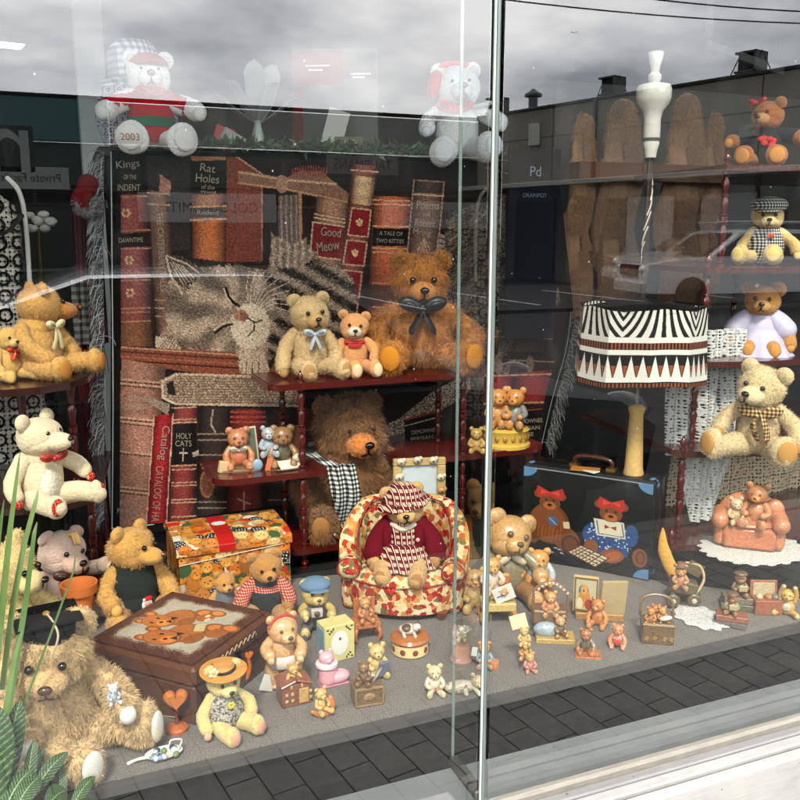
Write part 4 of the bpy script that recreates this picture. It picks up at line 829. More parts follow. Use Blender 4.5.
r.poly([(200, 407), (230, 408), (226, 529), (196, 529)], (52, 46, 46), True); [r.line([(198, y), (228, y)], 1.5, (150, 140, 132)) for y in (434, 440, 455, 502, 508)]; r.ell(207, 484, 7.5, 14, (150, 106, 80)); r.ell(207, 484, 5.5, 11, (120, 78, 58)); r.line([(213, 410), (211, 424), (215, 432)], 1.6, (176, 170, 164))
r.poly([(231, 409), (266, 409), (262, 529), (226, 529)], (120, 44, 44), True); [r.line([(231, y), (265, y)], 2, (168, 76, 70)) for y in (412, 417, 422)]; r.line([(244, 492), (244, 512)], 1.6, (206, 170, 150)); r.line([(238, 499), (250, 504)], 1.4, (206, 170, 150))
for i in range(4): r.poly([(268 + i * 27, 409), (292 + i * 27, 409), (290 + i * 27, 540), (266 + i * 27, 540)], [(60, 50, 48), (84, 40, 38), (54, 50, 50), (96, 70, 58)][i], True); [r.line([(268 + i * 27, y), (291 + i * 27, y)], 1.3, (146, 126, 112)) for y in (430, 452, 500)]
# hanging furry tail, heart panel, dark books on the right
m = r.inside([(372, 432), (400, 418), (432, 392), (470, 372), (470, 392), (436, 414), (404, 438), (374, 448)]); r.put(m, (110, 106, 102)); r.put(m & (jit > .4), (190, 186, 180)); r.put(m & (jit < -.8), (40, 38, 38))
r.poly([(370, 440), (412, 432), (412, 540), (368, 540)], (98, 96, 94)); r.ell(388, 452, 3.6, 3.6, (220, 216, 210)); r.ell(394, 451, 3.6, 3.6, (220, 216, 210)); r.poly([(385, 454), (398, 453), (391, 463)], (220, 216, 210))
r.poly([(404, 420), (442, 410), (442, 455), (406, 458)], (24, 22, 23)); r.line([(404, 420), (442, 410)], 2, (150, 66, 60)); r.line([(405, 426), (442, 416)], 1, (180, 170, 160)); r.poly([(436, 418), (470, 412), (470, 540), (440, 540)], (36, 30, 30))
r.poly([(484, 376), (513, 374), (512, 404), (484, 404)], (128, 40, 38), True); r.poly([(515, 373), (553, 370), (548, 404), (514, 404)], (132, 42, 40), True); [r.line([(484, y), (553, y - 2)], 1.6, (190, 160, 140)) for y in (376, 404)]; r.ell(498, 366, 5, 8, (120, 116, 110)); r.ell(530, 364, 4, 9, (110, 106, 102))
r.poly([(508, 412), (552, 408), (544, 452), (508, 452)], (22, 20, 21)); r.line([(508, 412), (552, 408)], 1.4, (150, 66, 60))
for i in range(3): r.poly([(474 + i * 24, 456), (496 + i * 24, 456), (496 + i * 24, 540), (474 + i * 24, 540)], [(56, 26, 26), (44, 22, 24), (60, 30, 28)][i], True); r.line([(485 + i * 24, 470), (485 + i * 24, 500)], 1.1, (130, 100, 80))
edge = (S < .018) | (S > .985) | (T < .012) | (T > .975); r.put(edge, (20, 20, 22))
lum_ = r.C.mean(-1, keepdims=True); r.C = (lum_ + (r.C - lum_) * .78) * np.array((1.1, .99, .9)) * (1 + jit * .16)[..., None]
tap = tag(grid_mesh('woven_throw', P, r.C * .92, 'weave'), 'large woven throw picturing a sleeping tabby cat among old books', 'throw')
def cord(name, pts, w_, col, parent, m='cloth', seg=6):
    b = MB(col); b.tube(pts, w_, seg, n=len(pts) * 4); return b.build(name, m, parent)
cord('hem_cord', [PV(x, y, YT - .012) for x, y in ((111, 152), (112, 260), (113, 400), (112, 529))], .0018, (214, 212, 206), tap)
cord('hem_cord', [PV(x, y, YT - .012) for x, y in ((112, 528), (124, 531), (142, 526), (168, 523))], .0022, (214, 212, 206), tap)
cord('hem_cord', [PV(x, y, YT - .012) for x, y in ((200, 147), (300, 151), (400, 156), (520, 161))], .0018, (200, 198, 194), tap)
cord('hem_cord', [PV(x, y, YT - .014) for x, y in ((571, 312), (566, 350), (552, 400), (541, 447))], .0016, (150, 150, 148), tap)
def fringe(pts, n, ln, cols, dirv, parent, w_=.0016):
    b = MB(); pts = np.array(pts)
    for i in range(n):
        t = RNG.random() * (len(pts) - 1); k = min(int(t), len(pts) - 2); p = pts[k] + (pts[k + 1] - pts[k]) * (t - k); l = ln * RNG.uniform(.6, 1.15); d = np.array(dirv) + RNG.normal(size=3) * (.35, .25, .35); d /= np.linalg.norm(d)
        p = p + np.array((0, -.006 - .012 * RNG.random(), 0)); m_ = p + d * l * .55; e_ = m_ + (d * .4 + np.array((0, 0, -.75))) * l * .5
        b.tube([p, m_, e_], (w_, w_, w_ * .7), 4, cols[RNG.integers(len(cols))], n=5, cap=False)
    return b.build('fringe', 'cloth', parent)
fr_ = [(x, y) for x, y in ((104, 150), (102, 240), (104, 330), (104, 430), (104, 520))]
fringe([PV(x, y, YT - .01) for x, y in fr_], 900, .062, [(170, 172, 172), (120, 124, 126), (200, 200, 198), (70, 76, 78), (140, 110, 108)], (-.75, -.1, -.5), tap, .0013)
fringe([PV(x, y, YT - .01) for x, y in ((573, 318), (566, 360), (554, 402), (544, 446))], 420, .06, [(90, 92, 92), (130, 132, 130), (60, 60, 60), (150, 148, 144)], (.6, -.1, -.45), tap, .0012)
fringe([PV(x, y, YT - .01) for x, y in ((440, 515), (500, 508))], 160, .05, [(90, 92, 92), (130, 132, 130), (60, 60, 60)], (0, -.2, -1), tap, .0012)
def tt(s, cx, cy, wd_, hg, ang=0, col=(166, 152, 136), v=YT - .0165):
    a = math.radians(ang); ca, sa = math.cos(a), math.sin(a)
    def f(t):
        w0 = np.ptp(t[:, 0]); h0 = np.ptp(t[:, 1]); wd2, hg2 = wd_ * .9, hg * .88; x = (t[:, 0] - (t[:, 0].max() + t[:, 0].min()) / 2) / w0 * wd2; y = -(t[:, 1] - (t[:, 1].max() + t[:, 1].min()) / 2) / h0 * hg2
        return np.array([PV(cx + i * ca - j * sa, cy + i * sa + j * ca, v) for i, j in zip(x, y)])
    return text(s, 'lettering', f, 'weave', col, tap)
for a in (('Kings', 128, 165, 26, 11, -6), ('OF THE', 130, 177, 14, 5), ('INDENT', 129, 187.5, 25, 7), ('DAWNTIME', 131, 240, 27, 5.5, -2), ('THE CATERBURY TALES', 161.5, 252, 88, 7, 87), ('Rat', 208, 168, 17, 9, 8), ('Holes', 207.5, 178.5, 26, 9.5, 5), ('of the', 208, 187, 15, 5, 4), ('World', 208, 192, 17, 3, 3),
          ('Rodent', 208, 212.5, 24, 5), ('Good', 331, 232, 22, 10, 6), ('Meow', 328, 246, 25, 11, -8), ('Fairy', 364, 184, 13, 9, -10), ('Cats', 362, 196, 14, 9, -10), ('A TALE OF', 391, 233.5, 26, 4.6, 2), ('TWO KITTIES', 390, 241, 31, 4.6, 2), ('Poems', 428, 205, 25, 9, 3), ('of', 427, 214, 8, 5, 3), ('Robert', 425, 223, 22, 8, 5), ('Mring', 422, 233, 20, 9, 6),
          ('THE', 138, 391, 12, 5), ('FELINE', 138, 398.5, 23, 6, 3), ('COMEDY', 136, 407, 26, 6.5, 3), ('KITTY', 129, 503, 20, 5.5, 2), ('PAWPER', 128, 511, 24, 5.5, 2), ('Catalog', 163.5, 443, 38, 11, 96), ('CATALOG OF HA', 157.5, 494, 62, 8.5, 95), ('HOLY', 184, 436, 17, 6.5), ('CATS', 183.5, 443.5, 18, 6.5),
          ('DEMOWNEE', 424, 431, 28, 4.6, -8), ('PERSIAN', 422, 438, 25, 4.6, -8), ('TALES', 421, 446, 15, 4.4, -8), ('DEMOWNEE', 529, 421, 30, 4.6, -4), ('PERSIAN', 528, 428, 26, 4.6, -3), ('MOUSE', 525, 434.5, 19, 4.6, -3), ('TRAPS', 524, 441, 17, 4.6, -3)): tt(*a)

# tall dark blue banner standing behind the throw on the right
P0 = PV(531, 285, 1.42); bn = thing('shop_banner', 'tall narrow dark blue banner with pale printed emblem beside the glass joint', 'banner', P0)
bw = .058 * 2.4; zt = PV(531, 148, 1.42)[2] - P0[2]; b = MB((9, 13, 24)); b.box((0, 0, zt / 2 - .1), (bw * 1.55, .012, zt + .2), bev=.003); b.build('sheet', 'cloth', bn, False)
flat_text('Pd', 'emblem', (0, -.009, zt * .83), (1, 0, 0), (0, 0, 1), .05, 'cloth', (150, 160, 176), bn)
flat_text('DRAINPOT', 'lettering', (0, -.009, zt * .66), (1, 0, 0), (0, 0, 1), .02, 'cloth', (120, 130, 148), bn)

# hanging cloth, stocking and lace dress at the left
def drape(name, label, cat, px0, px1, py0, py1, v, m, col, folds=5, amp=.018, taper=0.0, parent=None, nm=None):
    n, k = 40, 50; Tt, Ss = np.meshgrid(np.linspace(0, 1, n), np.linspace(0, 1, k), indexing='ij'); A, B_, C_ = PV(px0, py0, v), PV(px1, py0, v), PV(px0, py1, v)
    Xx = A[0] + (B_[0] - A[0]) * (Ss * (1 - taper * Tt) + taper * Tt * .5); Zz = A[2] + (C_[2] - A[2]) * Tt
    Yy = v + amp * np.sin(Ss * folds * 6.28 + 2 * Tt) * (.4 + .6 * Tt) + amp * .4 * np.sin(Ss * folds * 15 + Tt * 4)
    b = MB(col); f = MB._grid(n, k, False); Pp = np.stack([Xx, Yy, Zz], -1).reshape(-1, 3); b.add(Pp, f); b.add(Pp + (0, .004, 0), f); o = b.build(name, m, parent)
    return o if parent is not None else tag(o, label, cat)
drape('hanging_cloth', 'dusty mauve cloth hanging beside the grey fringe', 'cloth', 72, 100, 205, 345, 1.62, 'cloth', (112, 58, 66), 3)
drape('hanging_cloth', 'dark red cloth hanging low behind the corner shelf post', 'cloth', 74, 98, 330, 575, 1.6, 'cloth', (120, 22, 38), 3)
drape('hanging_cloth', 'dark green cloth behind the pale pink plush cow', 'cloth', 28, 74, 510, 640, 1.62, 'cloth', (44, 48, 32), 3)
drape('hanging_cloth', 'grey checked woven cloth strip above the red cloth', 'cloth', 70, 92, 280, 345, 1.58, mat_check('grey_check', (150, 146, 138), (100, 98, 92), (60, 58, 56), 40), (120, 118, 112), 2, .006)
stk = thing('christmas_stocking', 'red stocking with a grey furry cuff, hanging at the corner of the throw', 'stocking', PV(86, 195, 1.45)); q_ = MPP(stk.location)
b = MB((96, 22, 22)); b.tube([np.array((.012, 0, .05)) * 1, np.array((-.005, -.01, .01)), np.array((-.03, -.02, -.03)), np.array((-.012, -.03, -.075))], (.045, .042, .04, .03), 14, n=10, flat=.6); b.xf(np.diag([.66, .66, .66, 1])); b.build('foot', 'cloth', stk)
b = MB((120, 116, 116)); b.tube([np.array((-.045, -.03, -.03)), np.array((-.03, -.045, -.075)), np.array((.02, -.04, -.075)), np.array((.04, -.02, -.02))], .012, 10, n=14); b.xf(np.diag([.66, .66, .66, 1])); b.fuzz(.012, 900); b.build('cuff', 'fur', stk)
dr_ = thing('lace_dress', 'black openwork lace dress on a pale dress form at the left edge', 'dress', PV(0, 470, 1.5)); x0, y0, z0 = dr_.location
zt_ = PV(0, 188, 1.5)[2] - z0; wdt = MPP(dr_.location) * 42
def lathe_dress(mb, k=1.0): mb.lathe([(wdt * .82 * k, zt_ - .36), (wdt * .78 * k, zt_ - .27), (wdt * .95 * k, zt_ - .13), (wdt * .86 * k, zt_ - .05), (wdt * .7 * k, zt_ - .02), (wdt * .3 * k, zt_ + .0)], (0, .05, 0), 60, sy=.6)
b = MB((250, 240, 226)); b.lathe([(wdt * 1.2, -.1), (wdt * 1.05, zt_ * .45), (wdt * .76, zt_ - .27), (wdt * .9, zt_ - .13), (wdt * .8, zt_ - .05), (wdt * .35, zt_ + .0), (wdt * .28, zt_ + .07), (.01, zt_ + .075)], (0, .05, 0), 48, sy=.6); b.build('dress_form', 'cloth', dr_)
LACEB = mat_lace('black_lace', (10, 9, 10), 70, .5); b = MB((10, 9, 10)); lathe_dress(b, 1.05); b.lathe([(wdt * 1.5, -.12), (wdt * 1.3, zt_ * .4), (wdt * .84, zt_ - .3), (wdt * .84, zt_ - .27)], (0, .05, 0), 60, sy=.62, wob=.02, nw=9); b.build('lace', LACEB, dr_)
b = MB((12, 11, 12)); b.tube([(-wdt * .3, -.0, zt_ + .01), (wdt * .4, -.05, zt_ - .13), (wdt * .95, -.02, zt_ - .08)], .006, 8, n=14); b.build('trim', 'satin', dr_)
b = MB((250, 248, 240)); b.ell((-.01, -.1, zt_ - .075), (.052, .05, .13), (0, -14, 0)); b.build('shoulder_cap', 'paint', dr_); b = MB((235, 232, 224)); b.tube([(wdt * .98, .03, zt_ - .3), (wdt * 1.0, .03, zt_ - .1), (wdt * .92, .03, zt_ - .01), (wdt * .7, .03, zt_ + .03)], .007, 8, n=14); b.build('hanger_edge', 'paint', dr_)
# glove-like white ornament and hook beyond the dress
P0 = PV(46, 300, 1.7); o_ = thing('artificial_flower', 'white artificial flower cluster on a brass stem beside the lace dress', 'flower', P0); zt2 = PV(46, 218, 1.7)[2] - P0[2]
b = MB((120, 104, 70)); b.tube([(-.012, 0, 0), (-.008, 0, zt2 * .9)], .008, 8); b.build('stem', 'metal', o_)
b = MB((225, 222, 214)); [b.ell((RNG.uniform(-.03, .035), RNG.uniform(-.02, .02), zt2 * .93 + RNG.uniform(-.02, .03)), (.02, .012, .015), rot=(RNG.uniform(0, 90), 0, RNG.uniform(0, 180)), seg=10, rings=6) for _ in range(11)]; b.build('petals', 'cloth', o_)
# dark back panel with fur stoles and a timber shelf on the right
pb = thing('back_panel', 'tall dark board behind the hanging furs', 'panel', (3.3, 1.98, CARPET)); b = MB((18, 19, 18)); b.box((0, 0, .85), (3.9, .04, 1.7), bev=.003); b.build('board', 'paint', pb, False)
zs = PV(660, 164, 1.46)[2]; b = MB((96, 52, 22)); b.box((2.75, 1.5, zs - .032), (3.2, .08, .064), bev=.004); tag(b.build('timber_shelf', 'timber', smooth=False), 'long brown timber shelf crossing behind the furs', 'shelf')
def stole(label, x0, x1, y0, y1, col, v=1.56):
    A, B_, C_ = PV(x0, y0, v), PV(x1, y0, v), PV((x0 + x1) / 2, y1, v); wd_ = B_[0] - A[0]; hh = A[2] - C_[2]; t = thing('fur_stole', label, 'fur stole', ((A[0] + B_[0]) / 2, v, C_[2]), 0, 'fur stoles hanging on the right')
    for s_, k in ((0, 1.0),):
        b = MB(col); n = 11; b.tube([((.1 * wd_) * math.sin(i * .9), .012 * math.sin(i * 1.3), hh * (1 - i / (n - 1))) for i in range(n)], [wd_ * q for q in (.36, .47, .5, .52, .5, .52, .5, .52, .5, .5, .4)], 16, n=30, flat=.3)
        b.fuzz(.024, int(70000 * wd_ * hh / .04) + 4500, .0013, (0, -.1, -1.0), .34, .4, 3.0); b.build('pelt', 'fur', t)
    b = MB((90, 90, 88)); b.tube([(0, .02, hh - .01), (0, .03, hh + .03), (.012, .03, hh + .045)], .003, 6, n=8); b.build('hook', 'metal', t)
stole('narrow pale brown fur stole nearest the blue banner', 572, 594, 122, 305, (190, 148, 112))
stole('wide grey brown fur stole left of the turned white finial', 603, 640, 114, 306, (178, 144, 116))
stole('wide light brown fur stole right of the turned white finial', 668, 703, 108, 304, (188, 146, 114))
stole('slim upright brown fur stole next to the red bowed bear', 707, 724, 120, 300, (180, 138, 106))
# ---------------------------------------------------------------- shelving
MAHO, MAHO2 = (82, 25, 18), (88, 34, 24)
def post(b, x, y, z0, z1, r, n=2, col=None):
    prof = []; L_ = (z1 - z0) / n
    for k in range(n):
        a = z0 + k * L_
        for t, q in ((0, 1), (.05, 1), (.07, .6), (.095, 1.08), (.12, .62), (.2, .72), (.38, .98), (.47, .62), (.495, 1.1), (.52, .62), (.6, .72), (.78, .98), (.88, .62), (.905, 1.08), (.93, .6), (.95, 1), (.999, 1)): prof.append((r * q, a + t * L_))
    b.lathe(prof, (x, y, 0), 14, col); return b
def finial(b, x, y, z, r): b.lathe([(r, z), (r, z + r * .5), (r * .5, z + r * .8), (r * 1.05, z + r * 1.8), (r * .95, z + r * 2.6), (r * .4, z + r * 3.4), (r * .45, z + r * 3.8), (.0005, z + r * 4.2)], (x, y, 0), 14)
def board_part(parent, loc, poly, z, th, col=MAHO, name='shelf', m='wood'):
    b = MB(col); p = np.array(poly) - np.array(loc)[:2]; c = p.mean(0)
    b.prism(p, z - th - loc[2], z - loc[2]); i = c + (p - c) * .985; b.prism(i, z - loc[2] + .0002, z - loc[2] + .002); return b.build(name, m, parent, False)
# stepped centre stand
VF, VB = 1.17, 1.41; ZT, ZM, ZB = PV(303, 383, VF)[2], PV(303, 471, VF)[2], PV(303, 548, VF)[2]
xA, xD = PV(303, 470, VF)[0], PV(463, 470, VF)[0]; xBk, xC = PV(283, 430, VB - .03)[0], PV(438, 420, VB - .03)[0]
cs = thing('display_stand', 'stepped mahogany stand with turned posts in the middle of the window', 'display stand', (xA, VF, CARPET)); cl = np.array((xA, VF, CARPET))
def rr(x0, x1, y0, y1, r=.05, lc=True, rc=True):
    o = []
    for (cx, cy, a0, on) in ((x0 + r, y0 + r, 180, lc), (x1 - r, y0 + r, 270, rc)):
        if on: o += [(cx + r * math.cos(math.radians(a0 + t)), cy + r * math.sin(math.radians(a0 + t))) for t in range(0, 91, 15)]
        else: o.append((x0, y0) if a0 == 180 else (x1, y0))
    return o + [(x1, y1), (x0, y1)]
x0T, x1T = PV(268, 383, VF)[0], PV(486, 378, VF)[0]; x0M, x1M = PV(213, 480, VF)[0], PV(546, 447, VF)[0]
board_part(cs, cl, rr(x0T, x1T, VF - .02, VB, .04), ZT, .017); xL2, xR1 = PV(326, 471, VF)[0], PV(398, 462, VF)[0]; board_part(cs, cl, rr(x0M, xL2, VF - .02, VB, .06, True, False), ZM, .017); board_part(cs, cl, rr(xR1, x1M, VF - .02, VB, .06, False, True), ZM, .017); board_part(cs, cl, rr(xA - .05, xD + .05, VF - .02, VB, .03), ZB, .016)
for (x, y, z1) in ((xA, VF + .005, ZT - .017), (xD, VF + .005, ZT - .017), (xBk, VB - .03, ZT - .017), (xC, VB - .03, ZT - .017)):
    b = MB(MAHO); post(b, x - cl[0], y - cl[1], 0, ZB - .016 - cl[2], .012, 1); post(b, x - cl[0], y - cl[1], ZB + .002 - cl[2], ZM - .017 - cl[2], .0125, 2); post(b, x - cl[0], y - cl[1], ZM + .002 - cl[2], z1 - cl[2], .0125, 2); b.build('post', 'wood', cs)
for x in (xA,): b = MB(MAHO); finial(b, x - cl[0], VF + .005 - cl[1], ZT + .002 - cl[2], .009); b.build('finial', 'wood', cs)
# left corner stand
LZ1, LZ2 = 1.175, .86
l1 = [PZ(92, 372, LZ1)[:2], PZ(88, 377, LZ1)[:2], PZ(70, 383, LZ1)[:2], PZ(40, 388, LZ1)[:2], PZ(0, 391, LZ1)[:2], PZ(-70, 391, LZ1)[:2]]; l2 = [PZ(104, 476, LZ2)[:2], PZ(105, 488, LZ2)[:2], PZ(95, 496, LZ2)[:2], PZ(70, 504, LZ2)[:2], PZ(30, 509, LZ2)[:2], PZ(-80, 512, LZ2)[:2]]
lloc = np.array((-.62, 1.12, CARPET)); ls = thing('corner_stand', 'dark mahogany corner stand with curved shelves at the left edge', 'corner stand', lloc)
for l, z in ((l1, LZ1), (l2, LZ2)): board_part(ls, lloc, [tuple(p) for p in l] + [(l[-1][0] - .05, l[0][1] + .3), (l[0][0] + .04, l[0][1] + .3)], z, .016, (52, 22, 18))
for (px, py, v, z0, z1) in ((73, 430, 1.2, LZ2 + .002, LZ1 - .016), (93, 540, 1.2, CARPET, LZ2 - .016), (24, 430, 1.34, CARPET, LZ1 - .016)):
    P = PV(px, py, v); b = MB((92, 32, 24)); post(b, P[0] - lloc[0], v - lloc[1], z0 - lloc[2], z1 - lloc[2], .013, 2); b.build('post', 'wood', ls)
# right corner stand
rl = [(727, 166, .80, 168), (708, 268, .77, 272), (697, 361, .74, 364), (683, 450, .70, 462), (671, 542, .66, 563)]
rloc = np.array((1.35, .75, CARPET)); rs = thing('corner_stand', 'tall mahogany corner stand of five tiers at the right edge', 'corner stand', rloc); RZ = []; RX = []
for (px, py, v, pf) in rl:
    P = PV(px, py, v); RZ.append(P[2]); RX.append(P[0])
for i, (px, py, v, pf) in enumerate(rl):
    z, x = RZ[i], RX[i]; far = x + .95; bk = 1.28
    poly = [(x - .03, v + .02), (x - .025, v - .025), (x + .06, v - .06), (x + .2, v - .1), (x + .42, v - .1), (far, v + .0), (far, bk), (x + .02, bk)]
    board_part(rs, rloc, poly, z, .016, (70, 26, 20))
    zb = CARPET if i == 4 else RZ[i + 1] + .002; b = MB(MAHO); post(b, x - rloc[0], v - rloc[1], zb - rloc[2], z - .016 - rloc[2], .0125, 1 if i == 4 else 2); b.build('post', 'wood', rs)
    b = MB(MAHO); post(b, x + .55 - rloc[0], bk - .05 - rloc[1], zb - rloc[2], z - .016 - rloc[2], .0125, 2); b.build('post', 'wood', rs)
    b = MB(MAHO); finial(b, x - rloc[0], v - rloc[1], z + .002 - rloc[2], .0105); b.build('finial', 'wood', rs)

# ---------------------------------------------------------------- boxes and cases
def oriented(P, ang): return P, math.degrees(ang)
def face_bears(r, n, W, H, s0, rs_, cols, bg=None):
    """printed teddies, close packed, on a sheet of W by H"""
    for i in range(n):
        x, y, s = rs_.uniform(0, W), rs_.uniform(0, H), s0 * rs_.uniform(.7, 1.2); c = np.array(cols[rs_.integers(len(cols))]); a = rs_.uniform(-.5, .5); R2 = lambda u, v: (x + s * (u * math.cos(a) - v * math.sin(a)), y + s * (u * math.sin(a) + v * math.cos(a)))
        k = rs_.integers(6)
        r.ell(*R2(0, 1.35), s * 1.0, s * .95, [c * .92, (30, 30, 36), (190, 50, 40), (230, 226, 210), (70, 92, 60), c * .8][k])
        if k == 1: [r.ell(*R2(u, v), s * .1, s * .1, (230, 230, 225)) for u in (-.6, -.2, .2, .6) for v in (.9, 1.3, 1.7)]
        for u in (-.72, .72): r.ell(*R2(u, -.7), s * .36, s * .36, c * .85); r.ell(*R2(u, -.7), s * .2, s * .2, c * .6)
        r.ell(*R2(0, 0), s, s * .92, c * .72); r.ell(*R2(-.04, -.05), s * .93, s * .85, c); r.ell(*R2(0, .32), s * .42, s * .34, np.minimum(255, c * 1.18)); r.ell(*R2(0, .16), s * .14, s * .1, (40, 24, 18))
        for u in (-.36, .36): r.ell(*R2(u, -.15), s * .1, s * .1, (26, 18, 14))
# gift box
TAN = [(214, 140, 66), (226, 160, 84), (206, 120, 50), (230, 190, 130), (196, 128, 70)]
gA, gB = PZ(181, 606, CARPET), PZ(291, 588, CARPET); gw = float(np.hypot(*(gB - gA)[:2])); ga = math.degrees(math.atan2((gB - gA)[1], (gB - gA)[0])); gh, gd = .185, .25
gb = thing('gift_box', 'large gift box printed all over with orange teddy bears', 'box', gA, ga)
b = MB((160, 110, 70)); b.box((gw / 2, gd / 2, gh * .4), (gw - .004, gd - .004, gh * .8), bev=.001); b.build('carton', 'paper', gb, False)
rs1 = np.random.default_rng(3)
def pg(n): return lambda r: face_bears(r, n, 1.0 * W_, H_, .05, rs1, TAN)
for nm, o, ux, uy, W_, H_ in (('printed_face', (0, -.001, gh * .8), (gw, 0, 0), (0, 0, -gh * .8), gw / .3, gh * .8 / .3), ('printed_face', (-.001, gd, gh * .8), (0, -gd, 0), (0, 0, -gh * .8), gd / .3, gh * .8 / .3)):
    panel(nm, o, ux, uy, W_, H_, (150, 84, 40), lambda r: face_bears(r, int(150 * W_ * H_), W_, H_, .07, rs1, TAN), 'satin', gb, 200)
n, k = 90, 170; Tt, Ss = np.meshgrid(np.linspace(0, 1, n), np.linspace(0, 1, k), indexing='ij'); W_, H_ = gw / .3, (gd + .08) / .3; r = Ras(Ss * W_, Tt * H_, (150, 84, 40)); face_bears(r, 230, W_, H_, .07, rs1, TAN)
r.poly([(.36 * W_, 0), (.5 * W_, 0), (.52 * W_, H_), (.36 * W_, H_)], (176, 34, 30)); r.ell(.44 * W_, .55 * H_, .07, .06, (230, 228, 222))
yy = -.006 + (gd + .012) * np.clip((Tt - .12) / .76, 0, 1); zz = gh * (.8 + .2 * np.sin(np.clip(np.minimum(Tt, 1 - Tt) / .3, 0, 1) * math.pi / 2)); grid_mesh('lid', np.stack([-.006 + Ss * (gw + .012), yy, zz], -1), r.C, 'satin', gb)
cord('sleeve_edge', [np.array((0, -.004, gh * .66)), np.array((gw * .5, -.006, gh * .74)), np.array((gw, -.004, gh * .8))], .0012, (230, 226, 218), gb)
# low brown trunk with painted lid
TZ = .64; tF, tR, tL = PZ(193, 668, TZ), PZ(270, 612, TZ), PZ(98, 640, TZ); e1 = (tR - tF)[:2]; w1 = float(np.hypot(*e1)); a1 = math.atan2(e1[1], e1[0]); e2 = (tL - tF)[:2]; d1 = abs(float(-math.sin(a1) * e2[0] + math.cos(a1) * e2[1]))
d1 = min(max(d1, .3), .46)
tk = thing('painted_case', 'low brown case with two teddy bears painted on its worn white lid', 'trunk', (*tF[:2], CARPET), math.degrees(a1)); th_ = TZ - CARPET
b = MB((88, 56, 40)); b.box((w1 / 2, d1 / 2, th_ * .34), (w1, d1, th_ * .66), bev=.006); b.build('body', 'lacquer', tk, False)
b = MB((98, 62, 44)); b.box((w1 / 2, d1 / 2, th_ * .835), (w1 + .012, d1 + .012, th_ * .325), bev=.008); lid = b.build('lid', 'lacquer', tk, False)
def lidp(r):
    rg = np.random.default_rng(5); dx, dy = np.minimum(r.X - 7, 93 - r.X), np.minimum(r.Y - 7, 93 - r.Y); ed = np.minimum(dx, dy) + 1.6 * np.sin(r.X * .31 + 1) + 1.3 * np.sin(r.Y * .37 + r.X * .11) + rg.normal(size=r.X.shape) * 1.9
    r.put(ed > 6, (196, 186, 168)); r.put((ed > 3.5) & (ed <= 6), (140, 112, 94)); r.put((ed > 5) & (rg.random(r.X.shape) < .06), (150, 124, 104))
    def lyer(x, y, c, sc):
        C = np.array(c); sy = sc * 1.5; E = lambda u, v, a, b_, k, rot=0: r.ell(x + u * sc, y + v * sy, a * sc, b_ * sy, np.minimum(255, C * k), rot)
        E(13, 8, 15, 10, .78, 22); E(13, 7, 13.4, 8.6, 1.0, 22); E(8, 15, 9, 4.4, .84, 12); E(28, 18, 7.5, 6.5, .8); E(28.5, 18, 4.8, 4.4, 1.22); E(22, 22, 9, 4.6, .9, 26); E(32, 25, 6, 5.6, .82); E(32.5, 25, 3.8, 3.6, 1.22)
        E(-6, -9, 4.6, 4.4, .8); E(8, -10, 4.6, 4.4, .8); E(-6, -9, 2.6, 2.5, 1.2); E(8, -10, 2.6, 2.5, 1.2); E(0, 0, 11.4, 10.4, .76); E(0, -.4, 10.4, 9.4, 1.03); E(-1, 4, 5, 4, 1.28); E(-1, 2.6, 1.7, 1.3, .2); E(-5, -2, 1.2, 1.3, .15); E(4, -2.4, 1.2, 1.3, .15)
        r.poly([(x + 6 * sc, y + 9 * sc), (x + 1 * sc, y + 6 * sc), (x + 1 * sc, y + 13 * sc)], (28, 24, 24)); r.poly([(x + 6 * sc, y + 9 * sc), (x + 11 * sc, y + 5 * sc), (x + 12 * sc, y + 12 * sc)], (28, 24, 24))
    lyer(48, 28, (186, 116, 60), .98); lyer(26, 50, (178, 108, 54), 1.08); r.poly([(44, 66), (55, 60), (60, 68), (48, 74)], (216, 196, 146)); r.line([(44, 66), (55, 60)], 1, (120, 90, 60)); r.ell(66, 64, 3.4, 2.2, (230, 210, 170)); r.ell(72, 60, 3, 2, (230, 210, 170))
    r.put((rg.random(r.X.shape) < .03), (110, 80, 64))
panel('painted_top', (.006, d1 - .006, th_ * .998 + .0035), (w1 - .012, 0, 0), (0, -(d1 - .012), 0), 100, 100, (84, 48, 36), lidp, 'lacquer', lid, 240)
b = MB((196, 170, 140)); b.tube([(w1 * (.3 + .02 * i), -.0075, th_ * (.86 + .045 * math.sin(i * 2.1))) for i in range(24)], .0012, 5, n=80); b.build('scrollwork', 'paint', lid)
b = MB((40, 24, 18)); b.box((w1 * .5, -.004, th_ * .66), (.03, .012, .03), bev=.002); b.build('latch', 'metal', tk, False)
